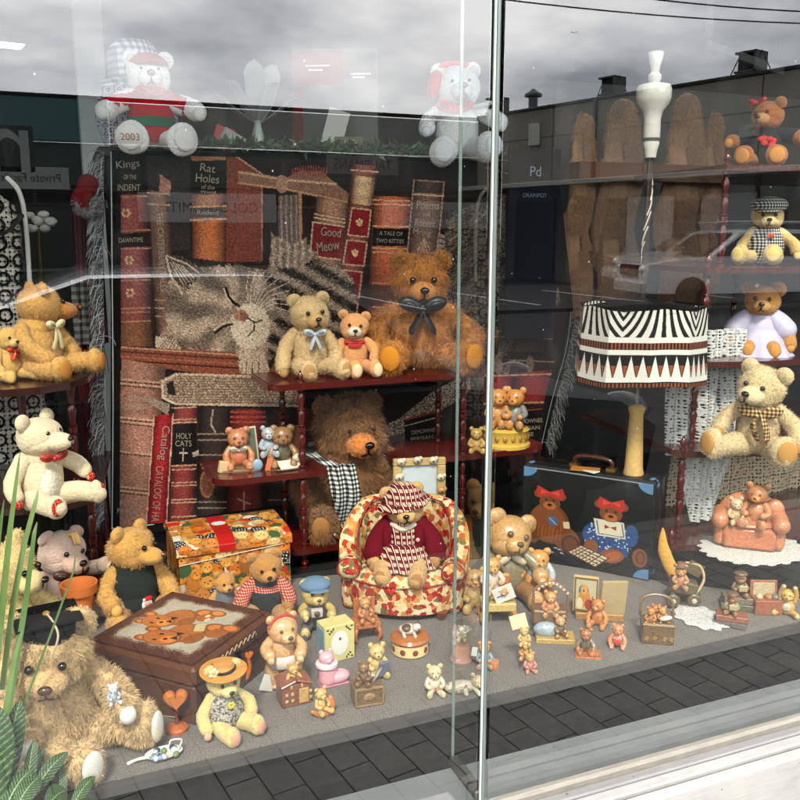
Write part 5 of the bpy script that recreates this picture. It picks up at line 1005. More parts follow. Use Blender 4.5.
# wooden heart stands and hook
def heart(mb, c, s, d, col):
    t = np.linspace(0, 2 * math.pi, 28, endpoint=False); x = .062 * 16 * np.sin(t) ** 3; z = .062 * (13 * np.cos(t) - 5 * np.cos(2 * t) - 2 * np.cos(3 * t) - np.cos(4 * t)); vs = []
    for y, k in ((-d, .75), (-d * .6, .96), (0, 1.03), (d * .6, .96), (d, .75)): vs.append(np.stack([x * s * k, np.full(28, y), z * s * k], -1))
    mb.add(np.concatenate(vs) + np.asarray(c), MB._grid(5, 28) + [tuple(range(28))[::-1], tuple(range(112, 140))], col)
for (px, pb, hp, lab) in ((177, 721, 54, 'orange wooden heart on a stem stand before the painted trunk'), (113, 694, 56, 'orange wooden heart on a stem stand beside the graduate bear')):
    P, h = place(px, pb + 3, CARPET, hp, -.25); t = thing('heart_stand', lab, 'heart stand', P, facing(P), 'wooden heart stands'); b = MB((196, 120, 66)); heart(b, (0, 0, h * .76), h * .27, h * .13, None); b.build('heart', 'lacquer', t)
    b = MB((120, 50, 30)); b.lathe([(h * .035, h * .1), (h * .05, h * .2), (h * .03, h * .3), (h * .05, h * .42), (h * .03, h * .58)], seg=12); b.build('stem', 'wood', t); b = MB((186, 106, 58)); b.lathe([(h * .24, 0), (h * .25, h * .08), (h * .2, h * .13), (h * .06, h * .15)], seg=20, wob=.06, nw=5); b.build('base', 'lacquer', t)
    hearts = globals().setdefault('HS', []); hearts.append((P, h))
cn = [HS[1][0] + (0, 0, .03), (HS[0][0] + HS[1][0]) / 2 + (0, 0, .012), HS[0][0] + (0, 0, .03)]; b = MB((190, 160, 120)); b.tube(cn, .0012, 5, n=14); tag(b.build('cord', 'cloth'), 'thin string running between the two wooden heart stands', 'string')
P, h = place(246, 686, CARPET, 42, .1); t = thing('wooden_hook', 'curved orange wooden hook standing behind the straw hat bear', 'hook', P, facing(P)); b = MB((208, 112, 46)); b.tube([(-.25 * h, 0, .1 * h), (0, 0, .2 * h), (.12 * h, 0, .5 * h), (.1 * h, 0, .78 * h)], (.08 * h, .085 * h, .06 * h, .05 * h), 12, n=16); b.build('stem', 'lacquer', t); b = MB((216, 122, 52)); heart(b, (.1 * h, 0, .9 * h), h * .14, h * .08, None); b.build('heart', 'lacquer', t)
b = MB((200, 104, 42)); b.lathe([(.18 * h, 0), (.18 * h, .06 * h), (.08 * h, .14 * h)], (-.25 * h, 0, 0), 16); b.build('base', 'lacquer', t)

# black suitcase with painted bears
sA, sB = PZ(520, 556, CARPET), PZ(650, 582, CARPET); sw_ = float(np.hypot(*(sB - sA)[:2])); sa = math.atan2((sB - sA)[1], (sB - sA)[0]); shh = 99 * MPP((sA + sB) / 2); sd = .13
sc_ = thing('painted_suitcase', 'upright black suitcase painted with two seated bears in red bows', 'suitcase', sA, math.degrees(sa))
b = MB((16, 16, 17)); b.box((sw_ / 2, sd * .3, shh / 2), (sw_, sd * .56, shh), bev=.008); b.build('front_shell', 'paint', sc_, False)
b = MB((13, 13, 14)); b.box((sw_ / 2, sd * .79, shh / 2), (sw_, sd * .4, shh), bev=.008); b.build('back_shell', 'lacquer', sc_, False)
def suit(r):
    C = np.array((128, 76, 44)); S_ = lambda pts, c: r.poly(pts, c)
    r.ell(22, 66, 16.5, 25, C * .8); r.ell(21, 66, 14.5, 23, C); r.ell(36, 82, 11, 16, C * .9, -12); r.ell(40, 88, 7.5, 12, C * .55); r.ell(40, 88, 5.6, 9.6, C * .8); r.ell(9, 80, 6, 14, C * .85)
    for i in range(7): r.line([(14 + i * 3, 66 + (i % 3) * 3), (13 + i * 3, 84)], .7, C * 1.25)
    r.ell(22, 40, 8.5, 9.5, C * .9); r.ell(22, 44, 5.2, 5, C * 1.35); r.ell(22, 43, 2, 1.8, (40, 24, 20)); r.ell(19, 37, 1, 1.3, (20, 14, 12)); r.ell(25, 37, 1, 1.3, (20, 14, 12)); r.ell(13, 31, 4, 5, C * .9); r.ell(31, 31, 4, 5, C * .9)
    for u in (-1, 1): S_([(22, 27), (22 + u * 10, 21), (22 + u * 12, 30), (22 + u * 9, 35), (22, 32)], (176, 52, 44)); S_([(22, 28), (22 + u * 7, 25), (22 + u * 8, 31)], (206, 84, 70))
    r.ell(25, 62, 4, 5.5, (74, 104, 140)); r.line([(22, 59), (28, 66)], .6, (200, 206, 214)); S_([(33, 61), (38, 60), (39, 68), (34, 69)], (214, 196, 160))
    S_([(54, 56), (86, 56), (84, 88), (76, 100), (56, 98), (52, 74)], (44, 76, 122)); r.ell(55, 70, 6, 12, (44, 76, 122)); r.ell(86, 64, 5, 13, (44, 76, 122))
    rg = np.random.default_rng(2)
    for _ in range(90):
        x, y = rg.uniform(52, 88), rg.uniform(56, 98); m = r.inside([(54, 56), (86, 56), (84, 88), (76, 100), (56, 98), (52, 74)]); r.put(m & ((r.X - x) ** 2 + (r.Y - y) ** 2 < .5), (206, 216, 226))
    for i in range(7): r.line([(58 + i * 4, 74), (57 + i * 4.6, 92)], .6, (28, 50, 88))
    r.ell(56, 86, 5.5, 10, C * 1.05); r.ell(72, 92, 10, 8, C * 1.1, -38); r.ell(73, 92, 7.5, 4.6, C * 1.35, -50); r.ell(93, 88, 5.5, 11, C); r.ell(93.4, 88, 3.6, 8, C * .62); r.ell(93.4, 88, 2.4, 6.4, C * .9)
    S_([(57, 50), (80, 50), (82, 69), (60, 70)], (222, 214, 190)); r.line([(59.5, 52), (61.5, 67.5), (80.5, 67), (78.5, 52)], .8, (40, 40, 52))
    r.ell(70, 42, 8.6, 9.6, C * .95); r.ell(70, 46, 5, 5, C * 1.4); r.ell(70, 45, 2, 1.8, (40, 24, 20)); r.ell(66.6, 39, 1, 1.3, (20, 14, 12)); r.ell(73.4, 39, 1, 1.3, (20, 14, 12)); r.ell(61, 32, 4, 5, C * .9); r.ell(79, 32, 4, 5, C * .9)
    for u in (-1, 1): S_([(70, 28), (70 + u * 9, 23), (70 + u * 11, 33), (70 + u * 8, 38), (70, 34)], (176, 52, 44)); S_([(70, 29), (70 + u * 6, 27), (70 + u * 7, 33)], (206, 84, 70)); S_([(70, 58), (70 + u * 4.5, 55.5), (70 + u * 4.5, 61)], (150, 44, 40))
    S_([(40, 92), (54, 84), (74, 100), (56, 112)] if False else [(38, 97), (48, 86), (70, 95), (60, 109)], (222, 208, 176))
    for t in (0, .25, .5, .75, 1):
        r.line([(38 + 10 * t, 97 - 11 * t), (60 + 10 * t, 109 - 14 * t)], 1.1, (96, 40, 32)); r.line([(38 + 22 * t, 97 + 12 * t), (48 + 22 * t, 86 + 9 * t)], 1.1, (96, 40, 32))
    for i in range(4):
        for j in range(4): x = 38 + 10 * (i + .5) / 4 + 22 * (j + .5) / 4; y = 97 - 11 * (i + .5) / 4 + 12 * (j + .5) / 4; r.ell(x, y, .9, .8, (60, 50, 46))
    for (x, y) in ((22, 97), (28, 95), (33, 100), (25, 101), (31, 96)): r.ell(x, y, 1.4, .9, (190, 190, 190)); r.line([(x, y), (x + 2.5, y + 1.5)], .5, (120, 120, 120))
    for (x, y) in ((0, 0), (100, 0), (0, 112), (100, 112)): r.ell(x, y, 11, 12, (98, 138, 172)); 
    r.put((r.Y < 1.2) & (r.X > 8) & (r.X < 92), (150, 156, 160))
panel('painted_front', (.006, -.0035 + .002 - .0, shh - .006), (sw_ - .012, 0, 0), (0, 0, -(shh - .012)), 100, 112, (15, 16, 14), suit, 'paint', sc_, 300)
for x in (0, sw_):
    for z in (0, shh):
        b = MB((96, 134, 168)); b.ell((x + (.018 if x == 0 else -.018), sd * .3, z + (.018 if z == 0 else -.018)), (.0205, sd * .3, .0205), seg=14, rings=10); b.build('corner_cap', 'lacquer', sc_)
b = MB((70, 40, 24)); b.tube([(sw_ * .36, sd * .5, shh + .002), (sw_ * .37, sd * .5, shh + .03), (sw_ * .5, sd * .5, shh + .038), (sw_ * .63, sd * .5, shh + .03), (sw_ * .64, sd * .5, shh + .002)], .008, 10, n=20); b.build('handle', 'lacquer', sc_)
b = MB((176, 140, 70)); [b.box((x, sd * .5, shh + .004), (.03, .03, .01)) for x in (sw_ * .36, sw_ * .64)]; b.build('handle_mount', 'metal', sc_, False)
b = MB((172, 116, 60)); b.box((sw_ * .47, sd * .2, shh + .004), (.09, .04, .006), (0, 0, 12), bev=.001); b.box((sw_ * .52, sd * .1, shh + .0045), (.05, .03, .004), (0, 0, -20), (226, 222, 210), .001); tag(b.build('price_label', 'paper', None, False), 'tan and white paper tags lying on top of the black suitcase', 'paper tag'); o_ = bpy.data.objects['price_label']; o_.matrix_world = sc_.matrix_basis.copy()
o_.location = sc_.location; o_.rotation_euler = sc_.rotation_euler
# patterned parasol with yellow base on the suitcase
Pp = np.array(sA) + np.array((math.cos(sa), math.sin(sa), 0)) * sw_ * .8 + np.array((-math.sin(sa), math.cos(sa), 0)) * sd * .5; Pp[2] = CARPET + shh
mp_ = MPP(Pp); pr_ = thing('parasol_stand', 'tall stand with yellow wooden foot, black and white zigzag shade and white turned finial', 'parasol', Pp)
zz_ = lambda py: float((CAM + _ray(PX(Pp)[0] + 6, py) * ((Pp - CAM)[:2] @ _ray(PX(Pp)[0] + 6, py)[:2] / (_ray(PX(Pp)[0] + 6, py)[:2] @ _ray(PX(Pp)[0] + 6, py)[:2])))[2] - Pp[2])
b = MB((212, 178, 116)); b.lathe([(mp_ * 10, 0), (mp_ * 10, .006), (mp_ * 9, .02), (mp_ * 6.6, zz_(415)), (mp_ * 8, zz_(411)), (mp_ * 8.4, zz_(408)), (mp_ * 6, zz_(405)), (mp_ * 2, zz_(404))]); b.build('foot', 'timber', pr_)
b = MB((150, 152, 150)); b.lathe([(mp_ * 2.2, zz_(406)), (mp_ * 2, zz_(310))], seg=12); b.build('shaft', 'metal', pr_)
b = MB((48, 34, 26)); b.lathe([(mp_ * 3, zz_(300)), (mp_ * 3, zz_(160)), (mp_ * 3.2, zz_(150))], seg=12)
for i in range(9): b.tube([(mp_ * 3.2 * math.cos(i * .8 + j * 1.0), mp_ * 3.2 * math.sin(i * .8 + j * 1.0), zz_(290 - i * 15 - j * 9)) for j in range(3)], mp_ * .8, 6, (214, 206, 190), n=8)
b.build('upper_shaft', 'lacquer', pr_)
zb, ztp = zz_(378), zz_(304); n, k = 190, 900; Tt, Th = np.meshgrid(np.linspace(0, 1, n), np.linspace(0, 2 * math.pi, k), indexing='ij')
fa = 2 * math.pi / 10; rad = mp_ * (58.5 + 4 * Tt) * (math.cos(fa / 2) / np.cos((Th + .2) % fa - fa / 2)) * 1.02; Zc = ztp + (zb - ztp) * Tt + .006 * np.sin(Th * 3 + 1) * Tt
u = Th / (2 * math.pi) * 36; r = Ras(u, Tt * 100, (14, 13, 13)); fu = u % 1
f8 = (u % 7.2) / 7.2
top = Tt < .36; stripe = np.abs(((f8 - .5) * 11 * (1.1 - Tt * 1.4)) % 1 - .5) < .27; r.put(top & stripe & (Tt > .0 + .10 * np.abs(f8 - .5)), (226, 222, 212))
r.put((Tt > .36) & (Tt < .43), (230, 226, 216)); r.put((Tt > .43) & (Tt < .52) & ((u * 3) % 1 < .5), (132, 74, 40)); r.put((Tt > .52) & (Tt < .585), (230, 226, 216))
w2 = (Tt - .6) / .27; r.put((Tt > .6) & (Tt < .87) & (np.abs(fu - .5) < .44 * np.clip(w2, 0, 1)), (228, 224, 214)); r.put((Tt > .72) & (Tt < .87) & ((np.abs(fu - .0) < .11 * (1 - w2) * 3.2) | (np.abs(fu - 1) < .11 * (1 - w2) * 3.2)), (150, 76, 38))
r.put((Tt > .87) & (Tt < .935), (232, 228, 218)); r.put((Tt > .95) & ((u * 3) % 1 < .55), (134, 72, 38))
grid_mesh('shade', np.stack([rad * np.cos(Th), rad * np.sin(Th), Zc], -1), r.C, 'cloth', pr_)
b = MB((12, 11, 11)); b.lathe([(mp_ * 57.5, ztp - .012), (mp_ * 30, ztp + .006), (mp_ * 4, ztp + .02)], seg=40); b.build('shade_top', 'cloth', pr_)
b = MB((226, 222, 212)); b.lathe([(mp_ * 5, zz_(158)), (mp_ * 6, zz_(150)), (mp_ * 7.6, zz_(144)), (mp_ * 7, zz_(140)), (mp_ * 7.8, zz_(137)), (mp_ * 7.6, zz_(120)), (mp_ * 9, zz_(112)), (mp_ * 14.5, zz_(104)), (mp_ * 16, zz_(98)), (mp_ * 16, zz_(90)), (mp_ * 14.5, zz_(86)), (mp_ * 8, zz_(84)), (mp_ * 4.5, zz_(83)), (mp_ * 6, zz_(80)), (mp_ * 6, zz_(76)), (mp_ * 3.8, zz_(73)), (mp_ * 4.5, zz_(68)), (mp_ * 7.2, zz_(55)), (mp_ * 6.8, zz_(53)), (.0005, zz_(52))], seg=28); b.build('finial', 'ceramic', pr_)
b = MB((60, 58, 54)); b.lathe([(mp_ * 7.9, zz_(141.5)), (mp_ * 8.1, zz_(140)), (mp_ * 8, zz_(138.5))], seg=28); b.build('finial_band', 'paint', pr_)
# crescent of yellow wood beside the suitcase
P = PZ(684, 584, CARPET); P = back(P, -.06); P[2] = CARPET; t = tag(MB((214, 164, 80)).tube([np.array((-.07, .0, .19)), np.array((-.062, 0, .12)), np.array((-.025, 0, .05)), np.array((.035, 0, .014))], (.003, .018, .02, .008), 12, n=22, flat=.5).build('wooden_crescent', 'timber'), 'curved yellow wooden crescent leaning beside the black suitcase', 'wooden crescent'); t.location = P; t.rotation_euler = (0, 0, math.radians(facing(P)))

# ---------------------------------------------------------------- tub armchair
aP, ah = place(404, 622, CARPET, 98, .5); ac = thing('tub_armchair', 'small tub armchair covered in cream and red bear print fabric', 'armchair', aP, facing(aP, -6)); FL = mat_print('bear_print', (230, 208, 164), [(234, 212, 164), (206, 144, 84), (158, 40, 36), (236, 220, 182), (214, 168, 108), (184, 92, 58), (120, 112, 70), (176, 58, 46)], 62)
W2 = 66 * MPP(aP); hh = ah
def arc(rad, a0, a1, n=30, sx=1.0, sy=1.0): return [(rad * math.sin(math.radians(a)) * sx, rad * math.cos(math.radians(a)) * sy) for a in np.linspace(a0, a1, n)]
n = 40; An = np.linspace(-118, 118, n); prof = []
vs = []
for a in An:
    t = abs(a) / 118; top = hh * (1.0 - .46 * max(0, (t - .42) / .58) ** 1.1 - .04 * t); lean = .0 + .05 * W2 * (1 - t); r0 = W2 * (.98); r1 = W2 * (.72); s_, c_ = math.sin(math.radians(a)), math.cos(math.radians(a)); sect = []
    for (rr_, z) in ((r0 * .94, hh * .1), (r0 * .99, hh * .3), (r0 * 1.0, top * .8), (r0 * .99, top * .94), (r0 * .93, top * .99), (r0 * .86, top), (r1 * 1.04, top * .97), (r1 * .99, top * .9), (r1 * .98, hh * .45), (r1 * .98, hh * .1)): sect.append((rr_ * s_, rr_ * c_ * .92 + lean * (z / hh), z))
    vs += sect
b = MB(); b.add(vs, MB._grid(n, 10) + [tuple(range(10))[::-1], tuple(range((n - 1) * 10, n * 10))]); b.build('backrest', FL, ac)
for s_ in (-1, 1):
    a = math.radians(118); x, y = s_ * W2 * .86 * math.sin(a), W2 * .86 * math.cos(a) * .92; b = MB(); b.tube([(x, y + .06 * W2, hh * .46), (x, y - .07 * W2, hh * .46)], W2 * .17, 18, n=4); b.tube([(x, y + .02, hh * .08), (x, y + .02, hh * .4)], W2 * .15, 14, n=4); b.build('arm', FL, ac)
    b = MB((150, 26, 30)); b.tube([(x + W2 * .165 * math.cos(q), y - .13 * W2, hh * .46 + W2 * .165 * math.sin(q)) for q in np.linspace(-.6, 3.8, 18)], .0022, 6); b.build('piping', 'satin', ac)
b = MB(); b.ell((0, -.12 * W2, hh * .37), (W2 * .76, W2 * .66, hh * .11), seg=30, rings=14); b.build('seat', FL, ac)
b = MB(); b.lathe([(W2 * .82, hh * .07), (W2 * .86, hh * .2), (W2 * .84, hh * .36)], (0, -.14 * W2, 0), 60, sy=.72, wob=.025, nw=22); b.build('skirt', FL, ac)
b = MB((150, 26, 30)); b.tube([(W2 * .86 * math.sin(math.radians(a)), -.14 * W2 + W2 * .62 * math.cos(math.radians(a)) * 1.0 , hh * .365) for a in np.linspace(110, 250, 26)], .0024, 6); b.tube([(W2 * .7 * math.sin(math.radians(a)), W2 * .7 * math.cos(math.radians(a)) * .92 + .045 * W2 * (1 - abs(a) / 118), hh * (.99 - .46 * max(0, (abs(a) / 118 - .42) / .58) ** 1.1 - .04 * abs(a) / 118)) for a in np.linspace(-112, 112, 40)], .0024, 6); b.build('piping', 'satin', ac)
for s_ in (-1, 1):
    for y in (-.55, .5): b = MB((120, 60, 30)); b.lathe([(.008, 0), (.014, hh * .04), (.018, hh * .085)], (s_ * W2 * .6, y * W2, 0), 12); b.build('foot', 'wood', ac)
b = MB((196, 44, 36)); heart(b, (0, 0, 0), .012, .004, None); b.xf(np.array(Matrix.Translation((-.02, -.14 * W2 - W2 * .645, hh * .33)))); b.build('applique', 'satin', ac)
AC = (aP, ah, W2)

# cream picture frame behind the armchair
P = PV(419, 545, 1.1); P[2] = CARPET; t = thing('picture_frame', 'cream picture frame with little white figures on its border behind the armchair', 'picture frame', P, facing(P, 10)); fh = PV(419, 458, 1.1)[2] - CARPET; fw = 52 * MPP(P)
for (c, d) in (((0, 0, fh - .012), (fw, .018, .024)), ((0, 0, fh - .17), (fw, .018, .024)), ((-fw / 2 + .014, 0, fh - .091), (.028, .018, .134)), ((fw / 2 - .014, 0, fh - .091), (.028, .018, .134)), ((0, .004, (fh - .182) / 2), (.03, .014, fh - .182))):
    b = MB((196, 168, 116)); b.box(c, d, bev=.003); b.build('border' if d[2] < .16 else 'strut', 'timber', t, False)
b = MB((206, 214, 216)); b.box((0, .003, fh - .091), (fw - .056, .006, .134), bev=.001); b.build('photo_sheet', 'paper', t, False)
for (x, z, c) in ((-.36, .0, (236, 230, 214)), (-.05, .004, (220, 214, 200)), (.25, .002, (236, 228, 208)), (-.4, -.05, (240, 232, 210)), (.4, -.055, (236, 226, 200)), (.42, -.1, (200, 140, 80))):
    b = MB(c); b.ell((x * fw, -.012, fh - .008 + z), (.014, .009, .012), seg=12, rings=8); b.ell((x * fw + .01, -.014, fh - .002 + z), (.007, .007, .008), seg=10, rings=6); b.ell((x * fw, -.02, fh - .01 + z), (.004, .003, .004), seg=8, rings=5, col=(30, 26, 24)); b.build('ornament', 'resin', t)

# ---------------------------------------------------------------- on and above the partition top
def leafy(mb, n, fn, ln, wd_, cols):
    for i in range(n):
        p, d = fn(i); d = d / np.linalg.norm(d); sd_ = np.cross(d, RNG.normal(size=3)); sd_ /= np.linalg.norm(sd_); l = ln * RNG.uniform(.6, 1.2); w_ = wd_ * RNG.uniform(.7, 1.2); up = np.cross(sd_, d)
        mb.add([p, p + d * l * .4 + sd_ * w_ + up * .1 * l, p + d * l, p + d * l * .4 - sd_ * w_ + up * .1 * l, p + d * l * .45], [(0, 1, 4), (1, 2, 4), (2, 3, 4), (3, 0, 4)], cols[RNG.integers(len(cols))])
g0, g1 = PV(203, 146, 1.52), PV(515, 157, 1.52); b = MB((40, 56, 36))
b.tube([g0 + (g1 - g0) * t + np.array((0, 0, .006 * math.sin(t * 40))) for t in np.linspace(0, 1, 30)], .005, 6, (50, 50, 36))
leafy(b, 1500, lambda i: ((lambda t: g0 + (g1 - g0) * t + RNG.normal(size=3) * (.01, .012, .008))(RNG.random()), RNG.normal(size=3) * (1, .6, .5) + (0, -.5, .5)), .038, .007, [(52, 92, 44), (36, 64, 36), (70, 110, 60), (40, 58, 40), (120, 134, 110)])
tag(b.build('leaf_garland', 'leaf', None, False), 'green leafy garland running along the top edge of the throw', 'garland')
def on_top(px, v=1.62): P = PV(px, 140, v); P[2] = TOPZ; return P
P = on_top(258, 1.64); q_ = MPP(P); t = thing('lily_vase', 'large white lily flower standing on the partition in a slim vase', 'flower', P); b = MB((170, 180, 170)); b.lathe([(.02, 0), (.028, .02), (.02, .07), (.012, .1), (.016, .115)], seg=18); b.build('vase', 'ceramic', t)
for i in range(9):
    a = i * 40 + 15; ln = q_ * (58 if i % 3 else 66); el = math.radians(30 + 40 * (i % 3 == 0) + 18 * (i % 2)); dx = math.cos(math.radians(a)); b = MB((150, 150, 146)); c_ = np.array((dx * math.cos(el), math.sin(math.radians(a)) * .5 * math.cos(el), math.sin(el)))
    b.tube([(0, 0, .1), c_ * ln * .35 + (0, 0, .1), c_ * ln * .75 + (0, 0, .11), c_ * ln + (0, 0, .1 - .015)], (.004, q_ * 9, q_ * 10, .002), 10, n=12, flat=.18); b.build('petal', 'satin', t)
P = on_top(336, 1.7); q_ = MPP(P); t = thing('display_box', 'tall red and white carton standing behind the garland', 'box', P, facing(P, -8)); b = MB((96, 96, 94)); b.box((0, 0, q_ * 52), (q_ * 84, .05, q_ * 104), bev=.002); b.build('carton', 'paper', t, False)
b = MB((120, 22, 20)); b.box((-q_ * 16, -.0275, q_ * 86), (q_ * 50, .003, q_ * 30), bev=.001); b.box((-q_ * 36, -.0275, q_ * 35), (q_ * 9, .003, q_ * 68), bev=.001); b.build('red_label', 'paper', t, False); b = MB((60, 66, 66)); b.box((q_ * 26, -.0275, q_ * 88), (q_ * 30, .003, q_ * 24), bev=.001); b.build('dark_label', 'paper', t, False)
b = MB((236, 232, 226)); [b.box((q_ * x, -.0293, q_ * z_), (q_ * l, .001, q_ * 1.6), bev=0) for x, z_, l in ((-16, 88, 24), (-18, 84, 14), (26, 80, 20), (24, 77, 12))]; b.build('print_line', 'paper', t, False)
P = on_top(334, 1.6); q_ = MPP(P); t = thing('folded_card', 'pale folded card leaning upright just left of the round lensed box', 'card', P, facing(P, 20)); b = MB((214, 212, 204)); b.box((0, 0, q_ * 23), (q_ * 22, .003, q_ * 46), (10, 14, 0), bev=.0005); b.build('front_leaf', 'paper', t, False); b = MB((120, 120, 116)); b.box((.012, .024, q_ * 23), (q_ * 22, .003, q_ * 46), (-14, 14, 0), bev=.0005); b.build('back_leaf', 'paper', t, False)
P = on_top(341, 1.6); P[0] += .03; t = thing('lens_box', 'olive box with a round pale lens on the partition top', 'box', P, facing(P)); b = MB((120, 116, 84)); b.box((0, 0, q_ * 10), (q_ * 30, .04, q_ * 20)); b.build('case', 'paint', t, False); b = MB((160, 154, 120)); b.ell((.004, -.021, q_ * 10), (q_ * 8, .006, q_ * 8), seg=20); b.build('lens', 'lacquer', t)
P = on_top(232, 1.62); q_ = MPP(P); t = thing('gift_ornament', 'red and grey ribboned ornament lying right of the white bear', 'ornament', P, facing(P)); b = MB((180, 40, 38)); b.box((-.03, 0, q_ * 14), (q_ * 20, .05, q_ * 24), (0, 18, 0)); b.build('body', 'satin', t, False); b = MB((176, 174, 170)); b.box((.012, -.02, q_ * 12), (q_ * 30, .02, q_ * 14), (0, 30, 0)); b.build('ribbon', 'satin', t, False); b = MB((186, 40, 40)); b.box((.04, -.015, q_ * 9), (q_ * 14, .02, q_ * 10), (0, 30, 0)); b.build('ribbon_end', 'satin', t, False)
# gingham lined basket of tulle behind the left white bear
P = on_top(138, 1.72); q_ = MPP(P); t = thing('gift_hat', 'blue gingham brimmed hat behind the white bear in red', 'hat', P, facing(P)); GING = mat_check('blue_gingham', (236, 236, 232), (150, 158, 172), (84, 94, 116), 46)
b = MB(); b.lathe([(q_ * 34, q_ * 60), (q_ * 32, q_ * 66), (q_ * 25, q_ * 70), (q_ * 24, q_ * 96), (q_ * 18, q_ * 105), (.002, q_ * 107)], seg=36); b.build('crown', GING, t); b = MB((190, 170, 190)); b.lathe([(q_ * 30, 0), (q_ * 40, q_ * 30), (q_ * 33, q_ * 62)], seg=44, wob=.05, nw=9); b.build('wrapper', mat_lace('tulle', (206, 196, 214), 120, .5), t)
# glitter spray above the right white bear
P = PV(448, 72, 1.62); 
# pale post and white frame deeper in the shop
P = PV(92, 100, 3.2); b = MB((196, 198, 196)); b.box((0, 0, 1.6), (.13, .13, 3.2), bev=.004); o_ = tag(b.build('shop_column', 'paint', None, False), 'pale square post standing in the shop behind the left white bear', 'column'); o_.location = (P[0], 3.2, .03)
fa, fb = PV(708, 48, 3.0), PV(800, 25, 3.6); t = thing('wall_frame', 'large white frame hanging at the top right corner', 'frame', fa, math.degrees(math.atan2((fb - fa)[1], (fb - fa)[0]))); b = MB((236, 236, 234)); b.box((.6, 0, .02), (1.2, .03, .05), bev=.004); b.build('rail', 'paint', t, False); b = MB((236, 236, 234)); b.box((.0, 0, .46), (.05, .03, .8), bev=.004); b.build('stile', 'paint', t, False)
b = MB((40, 40, 40)); b.tube([(0, 0, .85), (0, 0, 3.25 - fa[2])], .004, 6); b.tube([(1.1, 0, .03), (1.1, 0, 3.25 - fa[2])], .004, 6); b.build('hanging_wire', 'metal', t)
# ---------------------------------------------------------------- plants in the lower left corner
def blade(label, pts, v, w_, col):
    P = [PV(x, y, v + i * .012) for i, (x, y) in enumerate(pts)]; b = MB(col); Pn = np.array(P); n = 22; t = np.linspace(0, len(P) - 1, n); q = np.stack([np.interp(t, range(len(P)), Pn[:, k]) for k in range(3)], -1); vs = []
    for i, p in enumerate(q):
        s_ = i / (n - 1); w2 = w_ * (1 - s_) ** .7 * (.55 + .6 * s_) + .0006; vs += [p + R_ * w2, p + np.array((0, .25 * w2, 0)), p - R_ * w2]
    f = []
    for i in range(n - 1):
        for j in (0, 1): f.append((i * 3 + j, i * 3 + j + 1, i * 3 + j + 4, i * 3 + j + 3))
    b.add(vs, f); b.add(np.array(vs) + (0, .0012, 0), f); return tag(b.build('palm_blade', 'leaf'), label, 'leaf', 'long blades of the corner plant')
GR = [(112, 136, 78), (96, 124, 70), (120, 142, 88), (86, 110, 60)]
blade('broad pale green blade rising past the cream bear', [(-8, 700), (2, 610), (10, 530), (20, 452)], .3, .0105, GR[0]); blade('long green blade rising to the lower left shelf', [(2, 690), (12, 610), (24, 545), (36, 500), (38, 490)], .32, .009, GR[2])
blade('green blade slanting beside the pale pink cow', [(6, 730), (18, 650), (26, 600), (34, 535), (37, 522)], .31, .009, GR[1]); blade('thin bent green blade crossing the graduate bear', [(0, 760), (26, 700), (56, 620), (74, 570), (76, 548)], .26, .003, GR[3]); blade('green blade at the extreme left edge', [(-10, 640), (-4, 560), (4, 500)], .3, .008, GR[3]); blade('low wide green blade in front of the graduate bear', [(-6, 790), (4, 720), (14, 660), (22, 630)], .24, .009, GR[0])
zp = thing('striped_plant', 'zebra striped leafy plant filling the bottom left corner', 'plant', PZ(10, 830, SILL + .02)); zl = np.array(zp.location)
def zleaf(p0, p1, w_, v):
    A, B_ = PV(*p0, v), PV(*p1, v + .05); n, k = 110, 23; Tt, Ss = np.meshgrid(np.linspace(0, 1, n), np.linspace(-1, 1, k), indexing='ij'); d = B_ - A; sd_ = np.cross(d, F_); sd_ /= np.linalg.norm(sd_); W = w_ * np.sin(np.clip(Tt * .96 + .04, 0, 1) * math.pi) ** .7
    P = A + Tt[..., None] * d + (Ss * W)[..., None] * sd_ + np.array((0, 0, 1.0)) * (.12 * np.linalg.norm(d) * np.sin(Tt * math.pi))[..., None] + F_ * (np.abs(Ss) * W * .5)[..., None]
    C = np.empty(P.shape); C[:] = (38, 66, 34); vein = ((Tt * 13 - np.abs(Ss) * 1.6) % 1) < .2; C[vein & (np.abs(Ss) > .08)] = (120, 146, 100); C[np.abs(Ss) < .07] = (150, 170, 122); grid_mesh('leaf', P - zl, C, 'leaf', zp)
for a in (((4, 800), (20, 700), .02, .22), ((-6, 812), (-2, 706), .028, .18), ((26, 806), (34, 740), .012, .2), ((30, 800), (68, 752), .014, .2), ((44, 812), (66, 790), .02, .16), ((70, 812), (95, 776), .012, .17), ((14, 812), (40, 776), .018, .15), ((24, 800), (44, 748), .012, .24), ((60, 808), (60, 762), .013, .22), ((0, 820), (30, 770), .02, .16), ((78, 816), (92, 800), .01, .15), ((-10, 800), (14, 740), .018, .2)): zleaf(*a)
b = MB((70, 52, 40)); b.lathe([(.05, -.02), (.06, .03), (.062, .035), (.055, .03)], (0, .05, 0), 20); b.build('pot', 'ceramic', zp)
